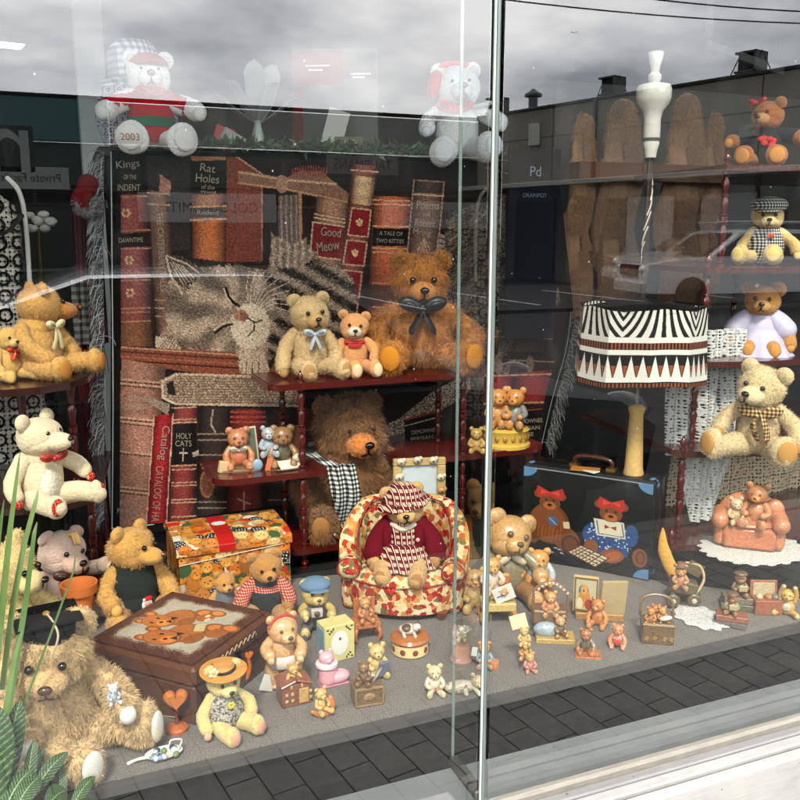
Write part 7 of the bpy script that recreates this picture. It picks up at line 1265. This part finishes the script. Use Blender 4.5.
P, h = place(331, 686, CARPET, 42, .15); t = thing('pink_bootie', 'glossy pink ceramic bootie with a little pig face on the cuff', 'figurine', P, facing(P, 20)); b = MB((234, 178, 186)); b.tube([(-.1 * h, 0, .2 * h), (-.12 * h, 0, .6 * h)], (.27 * h, .25 * h), 18, n=6); b.ell((.2 * h, -.03 * h, .2 * h), (.36 * h, .25 * h, .2 * h), seg=22); b.build('boot', 'ceramic', t)
b = MB((206, 128, 142)); b.box((.06 * h, -.01 * h, .03 * h), (.84 * h, .46 * h, .06 * h), bev=.002); b.build('sole', 'ceramic', t, False); b = MB((246, 226, 228)); b.lathe([(.25 * h, .56 * h), (.32 * h, .6 * h), (.32 * h, .68 * h), (.25 * h, .72 * h)], (-.12 * h, 0, 0), 24, wob=.03, nw=8); b.build('cuff', 'ceramic', t)
b = MB((236, 184, 190)); b.ell((-.14 * h, -.05 * h, .86 * h), (.22 * h, .2 * h, .18 * h)); b.ell((-.14 * h, -.25 * h, .83 * h), (.08 * h, .05 * h, .06 * h)); [b.ell((-.14 * h + s * .14 * h, 0, 1.02 * h), (.07 * h, .04 * h, .08 * h)) for s in (-1, 1)]; [b.ell((-.14 * h + s * .08 * h, -.2 * h, .92 * h), (.02 * h,) * 3, col=(60, 30, 36)) for s in (-1, 1)]; b.build('head', 'ceramic', t); b = MB((244, 206, 210)); [b.tube([(.02 * h + .1 * h * i, -.2 * h, .34 * h), (.03 * h + .1 * h * i, -.0, .38 * h)], .02 * h, 6) for i in range(3)]; b.build('lace', 'ceramic', t)
P, h = place(294, 704, CARPET, 28, .3); t = thing('house_box', 'small dark red house shaped box with a bear looking out of its roof', 'figurine', P, facing(P, 16)); b = MB((112, 36, 34)); b.box((0, 0, h * .5), (h * 1.3, h * 1.0, h), bev=.002); b.build('wall', 'resin', t, False); b = MB((130, 48, 46)); b.box((-h * .36, 0, h * 1.06), (h * .72, h * 1.16, h * .1), (0, -18, 0), bev=.002); b.box((h * .36, 0, h * 1.06), (h * .72, h * 1.16, h * .1), (0, 18, 0), bev=.002); b.build('roof', 'resin', t, False)
b = MB((216, 176, 110)); b.box((h * .3, -h * .51, h * .45), (h * .42, .003, h * .66), bev=.001); b.build('door', 'resin', t, False); b = MB((226, 200, 140)); [b.box((x * h, -h * .51, z_ * h), (h * .12, .003, h * .12), bev=.0005) for x in (-.45, -.2, .6) for z_ in (.3, .6)]; b.build('window_print', 'resin', t, False); b = MB(); mini(b, (0, 0, h * .75), h * 1.1, (222, 176, 106)); b.build('bear', 'resin', t)
P, h = place(322, 719, CARPET, 40, .2); t = thing('bear_figurine', 'yellow bear figurine riding on an orange rocker at the carpet edge', 'figurine', P, facing(P, 24), G1); b = MB((214, 124, 62)); b.tube([(-.3 * h, 0, .2 * h), (-.05 * h, 0, .06 * h), (.2 * h, 0, .1 * h), (.32 * h, 0, .3 * h), (.28 * h, 0, .5 * h)], (.06 * h, .12 * h, .14 * h, .14 * h, .1 * h), 12, n=16); b.build('rocker', 'resin', t); b = MB(); mini(b, (-.02 * h, .02 * h, .14 * h), h * .86, (226, 188, 120), None, 10); b.build('bear', 'resin', t)
P, h = place(377, 690, CARPET, 44, .9); P[2] = CARPET; t = minifig('bear_figurine', 'cream bear figurine standing with a blue book behind the dark chest', P, h, (228, 198, 134), None, 12, group=G1, pose='sit'); b = MB((70, 104, 140)); b.box((.12 * h, -.36 * h, .32 * h), (.3 * h, .1 * h, .42 * h), (8, 0, 14)); b.build('book', 'resin', t, False)
P, h = place(367, 706, CARPET, 24, .5); t = thing('bronze_chest', 'dark bronze chest with a brown bear lying across its lid and a feather', 'figurine', P, facing(P, 14)); b = MB((86, 66, 44)); b.box((0, 0, h * .5), (h * 1.5, h * 1.1, h), bev=.003); b.build('chest', 'resin', t, False); b = MB((140, 112, 70)); [b.box((x * h, -h * .56, z_ * h), d_, bev=.0005) for x, z_, d_ in ((0, .94, (h * 1.4, .004, h * .08)), (0, .08, (h * 1.4, .004, h * .08)), (-.7, .5, (h * .08, .004, h * .9)), (.7, .5, (h * .08, .004, h * .9)))]; b.ell((0, -h * .56, h * .5), (h * .3, .004, h * .22)); b.build('fitting', 'resin', t, False); b = MB(); mini(b, (-.15 * h, 0, h * 1.0), h * 1.3, (116, 74, 48), (90, 60, 44), -20); b.build('bear', 'resin', t); b = MB((190, 198, 200)); b.tube([(.3 * h, -.1 * h, h * 1.05), (.5 * h, -.1 * h, h * 1.4), (.75 * h, -.1 * h, h * 1.75)], (.04 * h, .16 * h, .03 * h), 8, n=8, flat=.3); b.build('feather', 'resin', t)
P, h = place(410, 656, CARPET, 40, .3); t = thing('trinket_box', 'round cream trinket box with a black and white puppy on the lid', 'trinket box', P, facing(P)); b = MB((230, 206, 154)); b.lathe([(h * .5, 0), (h * .56, h * .05), (h * .54, h * .36), (h * .52, h * .4)], seg=30); b.build('drum', 'ceramic', t); b = MB((176, 110, 60)); b.lathe([(h * .57, h * .4), (h * .6, h * .46), (h * .54, h * .54), (h * .3, h * .58), (.001, h * .6)], seg=30); b.build('lid', 'ceramic', t); b = MB((134, 70, 40)); [b.ell((h * .55 * math.sin(a), -h * .55 * math.cos(a), h * .2), (h * .09, h * .02, h * .1), (0, 0, math.degrees(a)), 10, 6) for a in (-1.1, -.4, .3, 1.0)]; b.build('motif', 'ceramic', t)
b = MB((232, 228, 220)); b.ell((-.05 * h, 0, h * .72), (.3 * h, .2 * h, .16 * h)); b.ell((.2 * h, -.12 * h, h * .84), (.13 * h, .13 * h, .12 * h)); b.ell((-.1 * h, -.06 * h, h * .78), (.16 * h, .17 * h, .12 * h), col=(34, 28, 28)); b.ell((.22 * h, -.06 * h, h * .92), (.09 * h, .08 * h, .07 * h), col=(40, 32, 30)); b.ell((.26 * h, -.24 * h, h * .82), (.03 * h,) * 3, col=(24, 18, 18)); [b.tube([(x * h, -.14 * h, h * .66), (x * h + .04 * h, -.26 * h, h * .6)], .05 * h, 8) for x in (-.2, .12)]; b.build('puppy', 'resin', t)
P, h = place(366, 642, CARPET, 52, .15); t = thing('mini_chair', 'miniature orange cabriole chair with a bear on it before the armchair', 'figurine', P, facing(P, 14)); CH = (196, 110, 58); b = MB(CH); b.box((0, 0, h * .42), (h * .62, h * .4, h * .14)); b.build('seat', 'resin', t, False); b = MB(CH); b.box((0, .18 * h, h * .7), (h * .5, h * .06, h * .5)); b.build('backrest', 'resin', t, False)
for sx in (-1, 1):
    for sy in (-1, 1): b = MB(CH); b.tube([(sx * .24 * h, sy * .14 * h, .36 * h), (sx * .3 * h, sy * .2 * h, .2 * h), (sx * .25 * h, sy * .17 * h, .03 * h)], (.05 * h, .05 * h, .035 * h), 8, n=8); b.build('leg', 'resin', t)
b = MB(); mini(b, (-.02 * h, 0, h * .48), h * .62, (204, 150, 92), (190, 120, 80)); b.build('bear', 'resin', t)
P, h = place(446, 694, CARPET, 40, .1); t = thing('resting_bears', 'two cream bears in white rosebud clothes, one sitting and one lying', 'figurine', P, facing(P)); b = MB(); mini(b, (-.35 * h, 0, 0), h, (232, 214, 170), (238, 226, 206), 10); b.build('sitting_bear', 'resin', t)
b = MB((238, 228, 208)); b.ell((.42 * h, 0, .2 * h), (.5 * h, .2 * h, .2 * h), rot=(0, -8, 0)); b.ell((.95 * h, -.06 * h, .42 * h), (.2 * h, .18 * h, .19 * h), col=(230, 208, 160)); [b.ell((.95 * h + s * .16 * h, 0, .6 * h), (.07 * h, .05 * h, .07 * h), col=(226, 200, 150)) for s in (-1, 1)]; b.ell((.95 * h, -.24 * h, .38 * h), (.08 * h, .06 * h, .06 * h), col=(240, 224, 184)); b.ell((.95 * h, -.3 * h, .4 * h), (.025 * h,) * 3, col=(50, 34, 28)); [b.ell((.95 * h + s * .08 * h, -.21 * h, .48 * h), (.02 * h,) * 3, col=(30, 20, 18)) for s in (-1, 1)]; [b.tube([(.7 * h + s * .14 * h, -.12 * h, .25 * h), (.8 * h + s * .2 * h, -.3 * h, .14 * h)], .07 * h, 8) for s in (-1, 1)]; b.build('lying_bear', 'resin', t)
b = MB((186, 120, 110)); [b.ell((R.uniform(-.5, .7) * h, -.19 * h - R.random() * .02 * h, R.uniform(.1, .4) * h), (.03 * h, .02 * h, .03 * h), seg=8, rings=5) for _ in range(18)]; b.build('rosebud', 'resin', t)
P, h = place(461, 664, CARPET, 54, .15); t = thing('snow_globe', 'small clear snow globe with a bear inside on a rosy base', 'snow globe', P, facing(P)); b = MB((200, 150, 130)); b.lathe([(h * .24, 0), (h * .26, h * .06), (h * .22, h * .16), (h * .2, h * .28), (h * .17, h * .4)], seg=24); b.build('base', 'ceramic', t); b = MB(); mini(b, (0, 0, h * .52), h * .36, (226, 206, 150), (216, 200, 160)); b.build('bear', 'resin', t); b = MB((255, 255, 255)); b.ell((0, 0, h * .7), (h * .29,) * 3, seg=28, rings=18); b.build('globe', PANE, t)
P, h = place(484, 668, CARPET, 34, .2); t = minifig('bear_figurine', 'blue dressed bear figurine with an orange hat box just behind the glass joint', P, h, (214, 150, 90), (140, 170, 196), 4, group=G1); b = MB((206, 130, 70)); b.lathe([(.16 * h, .0), (.18 * h, .26 * h), (.16 * h, .3 * h)], (.34 * h, -.2 * h, 0), 16); b.build('hat_box', 'resin', t); b = MB((240, 238, 230)); b.box((-.36 * h, -.2 * h, .62 * h), (.2 * h, .02 * h, .34 * h), (0, 8, 0), bev=.001); b.build('gift_tag', 'paper', t, False)
# carpet, right of the joint
P, h = place(507, 606, CARPET, 94, .25); B = Bear('ceramic_bear', 'large ceramic bear in a grey jacket with round ears behind the small orange bear', 'figurine', P, h, 12, fur=(206, 160, 104), m='resin', group=G1, head=(14, -4, 18), hs=1.1, seg=22, bc=(126, 122, 98), armc=(130, 126, 102), legc=(150, 98, 60), ear=(.1, .05, .1), earz=-.02, snout=.8, muz=(214, 170, 114), arms=[(-.2, -.28, .3), (.3, -.2, .3)], eyes=1.3, eyec=(70, 60, 44)); B.part('collar', lambda b: [b.ell((s * .08, -.16, .47), (.09, .03, .04), rot=(0, s * 30, 0)) for s in (-1, 1)], 'resin', (222, 206, 180)); B.part('lapel', lambda b: b.tube([(-.12, -.17, .44), (0, -.22, .2), (0, -.2, .06)], .02, 8, n=8), 'resin', (96, 92, 74))
P, h = place(537, 600, CARPET, 60, .2); B = Bear('ceramic_bear', 'small orange ceramic bear in a pale blue shirt standing beside the grey jacketed bear', 'figurine', P, h, 6, fur=(222, 152, 74), m='resin', group=G1, stand=True, body=(.23, .2, .25), hs=1.0, hc=(0, -.02, .79), seg=18, bc=(186, 198, 210), armc=(184, 198, 212), legr=(.17, .17, .15), legs=[(-.12, 0, .07), (.12, 0, .07)], arms=[(-.34, -.16, .56), (.22, -.26, .42)], muz=(228, 166, 92)); B.part('collar', lambda b: b.ell((0, -.15, .62), (.12, .05, .05)), 'resin', (236, 232, 222))
P, h = place(486, 606, CARPET, 62, .3); t = thing('chair_bear', 'peach bear in a white blouse seated on a cabriole chair hung with a price tag', 'figurine', P, facing(P, 14), G1); b = MB(); 
P2, h2 = place(497, 626, CARPET, 62, .2); t.location = tuple(P2); t.rotation_euler = (0, 0, math.radians(facing(P2, 10))); h = h2; CH = (196, 126, 58)
b = MB((222, 196, 128)); b.box((0, 0, h * .38), (h * .66, h * .46, h * .16)); b.build('seat', 'resin', t, False); b = MB(CH); b.box((0, .2 * h, h * .66), (h * .56, h * .08, h * .5), bev=.006); b.build('backrest', 'resin', t, False)
for sx in (-1, 1):
    for sy in (-1, 1): b = MB(CH); b.tube([(sx * .27 * h, sy * .17 * h, .32 * h), (sx * .33 * h, sy * .22 * h, .18 * h), (sx * .28 * h, sy * .19 * h, .03 * h)], (.05 * h, .05 * h, .035 * h), 8, n=8); b.build('leg', 'resin', t)
b = MB(); mini(b, (-.12 * h, .06 * h, h * .62), h * .78, (224, 164, 96), (230, 214, 200), 8); b.build('bear', 'resin', t)
b = MB((240, 238, 228)); b.box((.08 * h, -.2 * h, h * .66), (h * .4, .003, h * .34), (10, -22, 0), bev=.0008); tg = b.build('price_tag', 'paper', t, False); b = MB((70, 70, 76)); [b.tube([(.08 * h + x * h, -.2 * h - .004 + y * h, h * (.66 + z_)), (.08 * h + x * h + .1 * h, -.2 * h - .004 + y * h, h * (.66 + z_ + .03))], .008 * h, 5) for x, y, z_ in ((-.1, .005, .05), (-.02, -.0, .0), (-.12, .01, -.06))]; b.build('ink_line', 'paper', tg)
P, h = place(474, 622, CARPET, 70, .6); t = minifig('bear_figurine', 'cream bear figurine holding dried flowers between the armchair and the joint', P, h * .8, (226, 192, 130), (222, 190, 130), 6, group=G1)
b = MB((150, 90, 60)); [b.tube([(.1 * h, -.2 * h, .35 * h), (R.uniform(-.1, .3) * h, -.25 * h, R.uniform(.55, .72) * h)], .01 * h, 5) for _ in range(8)]; b.build('dried_flowers', 'resin', t)
P, h = place(526, 673, CARPET, 50, .25); t = thing('bear_stack', 'three small tan bears climbing on each other with a raised cream sign', 'figurine', P, facing(P, 8)); b = MB(); mini(b, (.06 * h, -.12 * h, 0), h * .52, (222, 164, 104), (206, 130, 140), 8); b.build('lower_bear', 'resin', t); b = MB(); mini(b, (-.02 * h, .05 * h, h * .24), h * .52, (226, 184, 120), (204, 150, 90), -8); b.build('middle_bear', 'resin', t); b = MB(); mini(b, (-.06 * h, .1 * h, h * .58), h * .5, (222, 190, 124)); b.build('upper_bear', 'resin', t); b = MB((236, 226, 190)); b.box((-.2 * h, .1 * h, h * 1.15), (h * .4, .004, h * .36), (0, -16, 0), bev=.001); b.build('sign_card', 'paper', t, False); b = MB((170, 130, 80)); b.tube([(-.12 * h, .09 * h, .85 * h), (-.2 * h, .1 * h, 1.0 * h)], .012 * h, 6); b.build('sign_stick', 'resin', t)
P, h = place(551, 640, CARPET, 60, .25); t = thing('wicker_pram', 'bear babies in a hooded brown wicker carriage with a blue cloth', 'figurine', P, facing(P, 6)); b = MB((96, 62, 46)); b.box((-.05 * h, .08 * h, .4 * h), (h * .66, h * .4, h * .3)); b.build('body', 'resin', t, False); b = MB((110, 70, 56)); b.tube([(-.36 * h, .08 * h, .4 * h), (-.34 * h, .12 * h, .9 * h), (0, .14 * h, 1.06 * h), (.3 * h, .12 * h, .85 * h), (.3 * h, .08 * h, .4 * h)], .03 * h, 8, n=22); [b.ell((-.34 * h + .64 * h * i / 9, .12 * h, h * (.84 + .2 * math.sin(i / 9 * 3.14))), (.04 * h,) * 3, seg=8, rings=6, col=(226, 196, 180)) for i in range(10)]; b.build('hood', 'resin', t)
b = MB(); mini(b, (-.04 * h, .02 * h, .42 * h), h * .56, (214, 160, 104), (204, 140, 100)); b.build('bear', 'resin', t); b = MB(); mini(b, (.14 * h, -.22 * h, .1 * h), h * .46, (216, 164, 108), (90, 60, 50), 10); b.build('small_bear', 'resin', t); b = MB((166, 190, 206)); b.ell((-.12 * h, -.2 * h, .2 * h), (.26 * h, .14 * h, .16 * h)); b.build('blanket', 'resin', t); b = MB((206, 170, 96)); b.box((.05 * h, -.22 * h, .05 * h), (h * .76, h * .42, h * .1)); b.build('base', 'resin', t, False)
P, h = place(597, 630, CARPET, 46, .3); B = Bear('bear_figurine', 'orange bear figurine hugging the open cream picture book', 'figurine', P, h * .82, -8, fur=(206, 128, 66), m='resin', group=G1, seg=14, head=(-20, 0, 0)); 
t = thing('open_picture_book', 'open cream picture book with painted bears standing behind the orange figurine', 'book', back(P, .04), facing(P, 6)); h = h * 1.25; b = MB((206, 180, 126)); b.box((-.27 * h, 0, h * .55), (h * .52, .012, h * .8), (0, 0, -10), bev=.002); b.build('left_page', 'paper', t, False); b = MB((176, 156, 118)); b.box((.3 * h, -.02 * h, h * .5), (h * .58, .012, h * .76), (0, 4, 18), bev=.002); b.build('right_page', 'paper', t, False)
def pbook(r):
    r.poly([(6, 6), (94, 6), (94, 94), (6, 94)], (196, 186, 150)); r.ell(40, 40, 22, 20, (84, 110, 140)); r.ell(44, 60, 26, 24, (200, 140, 70)); r.ell(42, 34, 15, 14, (212, 160, 90)); r.ell(66, 78, 20, 16, (176, 60, 50)); r.ell(24, 76, 14, 16, (226, 214, 180)); r.ell(40, 38, 3, 3, (30, 22, 20))
panel('picture', (-.27 * h - .24 * h * .98, -.0085 + .24 * h * .17, h * .93), (h * .47, -h * .082, 0), (0, 0, -h * .76), 100, 100, (120, 90, 60), pbook, 'paper', t, 60)
b = MB((180, 130, 60)); b.box((.03 * h, -.02 * h, h * .08), (h * 1.0, h * .2, h * .16)); b.build('stand', 'resin', t, False)
P, h = place(585, 656, CARPET, 34, .3); B = Bear('bear_figurine', 'brown bear figurine in a green coat seated on an orange plinth', 'figurine', P, h, 4, fur=(166, 96, 56), m='resin', group=G1, seg=14, bc=(60, 62, 50), armc=(110, 100, 76)); base_box(B, (.9, .62, .16), (.08, -.2, -.02), (190, 104, 54)); B.part('book', lambda b: b.box((.26, -.34, .14), (.34, .2, .1), (0, 0, 14)), 'resin', (206, 120, 60))
P, h = place(617, 648, CARPET, 31, .2); B = Bear('bear_figurine', 'tiny pink and orange bear holding a red heart near the dark box', 'figurine', P, h, 0, fur=(224, 140, 96), m='resin', group=G1, seg=14, bc=(226, 176, 166), pad=(240, 210, 190)); B.part('heart', lambda b: heart(b, (0, -.3, .3), .16, .05, (206, 66, 56)), 'ceramic')
P, h = place(656, 644, CARPET, 38, .3); t = thing('treasure_chest', 'small dark open trunk with orange bears tumbling over its rim', 'figurine', P, facing(P, 8)); b = MB((78, 54, 36)); b.box((0, 0, h * .34), (h * .98, h * .7, h * .68), bev=.003); b.build('trunk', 'resin', t, False); b = MB((150, 116, 62)); [b.box((x * h, -h * .355, h * .2), (h * .12, .004, h * .14), (0, 20, 0), bev=.001) for x in (-.35, -.1, .2, .4)]; b.box((0, -h * .355, h * .64), (h * .96, .004, h * .05), bev=.001); b.build('fitting', 'resin', t, False); b = MB((90, 64, 44)); b.tube([(-.5 * h, .3 * h, .7 * h), (-.45 * h, .38 * h, 1.2 * h), (0, .42 * h, 1.35 * h), (.45 * h, .38 * h, 1.2 * h), (.5 * h, .3 * h, .7 * h)], (.05 * h,), 8, n=20) if False else b.tube([(-.5 * h, .3 * h, .7 * h), (-.45 * h, .38 * h, 1.2 * h), (0, .42 * h, 1.35 * h), (.45 * h, .38 * h, 1.2 * h), (.5 * h, .3 * h, .7 * h)], .05 * h, 8, n=20); b.build('lid_rim', 'resin', t)
for x, y, f, yw in ((-.22, -.05, (206, 132, 62), -10), (.14, .08, (214, 148, 74), 14), (-.05, .2, (196, 120, 58), 4)): b = MB(); mini(b, (x * h, y * h, h * .58), h * .6, f, (186, 120, 60) if y else (190, 110, 60), yw); b.build('bear', 'resin', t)
b = MB((222, 220, 206)); b.ell((.22 * h, -.2 * h, h * .84), (.2 * h, .1 * h, .08 * h), rot=(0, -14, 0)); b.build('fish', 'ceramic', t)
P = PZ(700, 618, CARPET) + (0, 0, .003); b = MB((234, 232, 230)); k_ = MPP(P); b.lathe([(.001, .003), (k_ * 13, .006), (k_ * 20, .003), (k_ * 23, .0006)], seg=72, wob=.09, nw=11, sy=1.3); o_ = tag(b.build('doily', mat_lace('fine_doily', (232, 230, 228), 150, .3, 'xy')), 'white crinkled doily under the black pram on the carpet', 'doily'); o_.location = P
P, h = place(680, 610, CARPET, 52, .2); P[2] = CARPET + .007; t = thing('black_pram', 'black wheeled pram figurine with a bear in a hat, standing on the crinkled doily', 'figurine', P, facing(P, 10)); b = MB((40, 44, 36)); b.box((.05 * h, .1 * h, .42 * h), (h * .6, h * .36, h * .3), (0, 10, 0)); b.build('body', 'resin', t, False)
for x, y in ((-.2, -.2), (.28, -.1), (-.15, .28), (.33, .3)): b = MB((28, 32, 26)); b.ell((x * h, y * h, .16 * h), (.16 * h, .06 * h, .16 * h), seg=16); b.ell((x * h, y * h - .05 * h, .16 * h), (.06 * h, .02 * h, .06 * h), seg=12, col=(220, 216, 204)); b.build('wheel', 'resin', t)
b = MB((206, 186, 140)); b.tube([(.1 * h, .2 * h, .95 * h), (.4 * h, .16 * h, .9 * h), (.5 * h, .1 * h, .6 * h), (.34 * h, 0, .3 * h)], .03 * h, 8, n=18); b.build('rail', 'resin', t); b = MB(); mini(b, (-.04 * h, 0, .42 * h), h * .6, (206, 150, 96), (196, 140, 110), -6); b.build('bear', 'resin', t); b = MB((110, 70, 44)); b.lathe([(.16 * h, 0), (.17 * h, .02 * h), (.1 * h, .03 * h), (.08 * h, .1 * h), (.001, .11 * h)], (-.04 * h, 0, .92 * h), 18); b.build('hat', 'resin', t)
b = MB((60, 44, 34)); b.box((.3 * h, .18 * h, .82 * h), (h * .36, h * .04, h * .3), (0, 26, 0)); b.build('hood', 'resin', t, False)
def traveller(label, px, pb, hpx, c1, yaw, cases):
    P, h = place(px, pb, CARPET, hpx, .3); P = P.copy(); t = thing('traveller_bear', label, 'figurine', P, facing(P, yaw), 'traveller bear figurines'); zc = 0
    for j, (c, wd_) in enumerate(cases): b = MB(c); b.box((.02 * h * j, -.0, zc + .09 * h), (wd_ * h, h * .5, h * .17), (0, 0, 8 * j), bev=.002); b.build('suitcase', 'resin', t, False); zc += .175 * h
    b = MB(); mini(b, (0, .03 * h, zc), h * .68, (166, 104, 62), c1, 0); b.build('bear', 'resin', t); b = MB((70, 50, 36)); b.ell((0, -.0, zc + h * .6), (.17 * h, .16 * h, .06 * h)); b.ell((0, -.13 * h, zc + h * .58), (.1 * h, .08 * h, .015 * h)); b.build('cap', 'resin', t)
    b = MB((206, 190, 150)); b.box((.06 * h, -.2 * h, zc + .26 * h), (h * .2, h * .05, h * .16), (14, 0, 10)); b.build('map', 'paper', t, False)
traveller('brown bear in a cap sitting on red and blue suitcases at the right', 730, 629, 42, (150, 140, 106), -6, (((70, 78, 96), .9), ((140, 66, 56), .86)))
traveller('brown bear in a cap sitting on green and grey suitcases, behind its twin', 738, 612, 46, (90, 86, 62), 6, (((66, 92, 76), .9), ((110, 106, 100), .86)))
P, h = place(765, 614, CARPET, 36, .2); t = thing('toy_crate', 'small open red crate with cream inside, next to the yellow bear with raised arms', 'box', P, facing(P, 22)); b = MB((150, 70, 50)); b.box((0, 0, h * .25), (h * .9, h * .6, h * .5), bev=.002); b.build('crate', 'resin', t, False); b = MB((160, 78, 56)); b.box((0, .3 * h, h * .68), (h * .9, h * .05, h * .62), (-6, 0, 0), bev=.002); b.build('lid', 'resin', t, False); b = MB((206, 190, 160)); b.box((0, .26 * h, h * .7), (h * .72, h * .02, h * .44), (-6, 0, 0), bev=.001); [b.ell((x * h, -.02 * h, h * .55), (.12 * h, .14 * h, .1 * h), col=c) for x, c in ((-.25, (226, 206, 160)), (.05, (196, 120, 70)), (.28, (110, 120, 140)))]; b.build('contents', 'resin', t, False)
P, h = place(786, 617, CARPET, 40, .2); B = Bear('bear_figurine', 'plump yellow bear figurine with both arms raised at the far right of the carpet', 'figurine', P, h * .92, -4, fur=(224, 182, 100), m='resin', group=G1, seg=16, arms=[(-.14, -.1, .98), (.2, -.1, .98)], legs=[(-.34, -.3, .1), (.34, -.3, .1)], body=(.24, .2, .28), pad=(236, 220, 180), armr=(.07, .07, .08)); B.part('bib', lambda b: b.ell((0, -.18, .32), (.13, .05, .14)), 'resin', (236, 226, 204))
# floral spoon dish at the carpet edge
P = PZ(164, 757, CARPET); t = thing('tea_dish', 'tiny blue flowered tea bag dish with a curled handle lying on the carpet', 'dish', P, facing(P, 6)); k_ = MPP(P); b = MB((232, 230, 224)); b.lathe([(.001, .002), (k_ * 12, .003), (k_ * 18, .010), (k_ * 18.6, .011), (k_ * 17, .009), (k_ * 11, .005)], seg=30, sy=.62); b.build('dish', 'ceramic', t); b = MB((150, 168, 196)); [b.ell((R.uniform(-12, 12) * k_, R.uniform(-7, 7) * k_, .009), (k_ * 4, k_ * 3, .006), (0, 0, R.uniform(0, 180)), 10, 6, [(140, 160, 196), (214, 216, 224), (70, 84, 110), (120, 140, 90)][i % 4]) for i in range(16)]; b.build('posy', 'ceramic', t); b = MB((232, 232, 226)); b.tube([(-k_ * 16, 0, .008), (-k_ * 26, 0, .008), (-k_ * 34, 0, .004)], (.004, .003, .004), 8, n=8); b.build('spout', 'ceramic', t); b = MB((226, 226, 220)); b.tube([(k_ * 14, 0, .01), (k_ * 18, 0, .03), (k_ * 8, 0, .034), (k_ * 6, 0, .026)], .002, 6, n=14); b.build('handle', 'ceramic', t)
for pts in ([(560, 650), (566, 652)],): pass
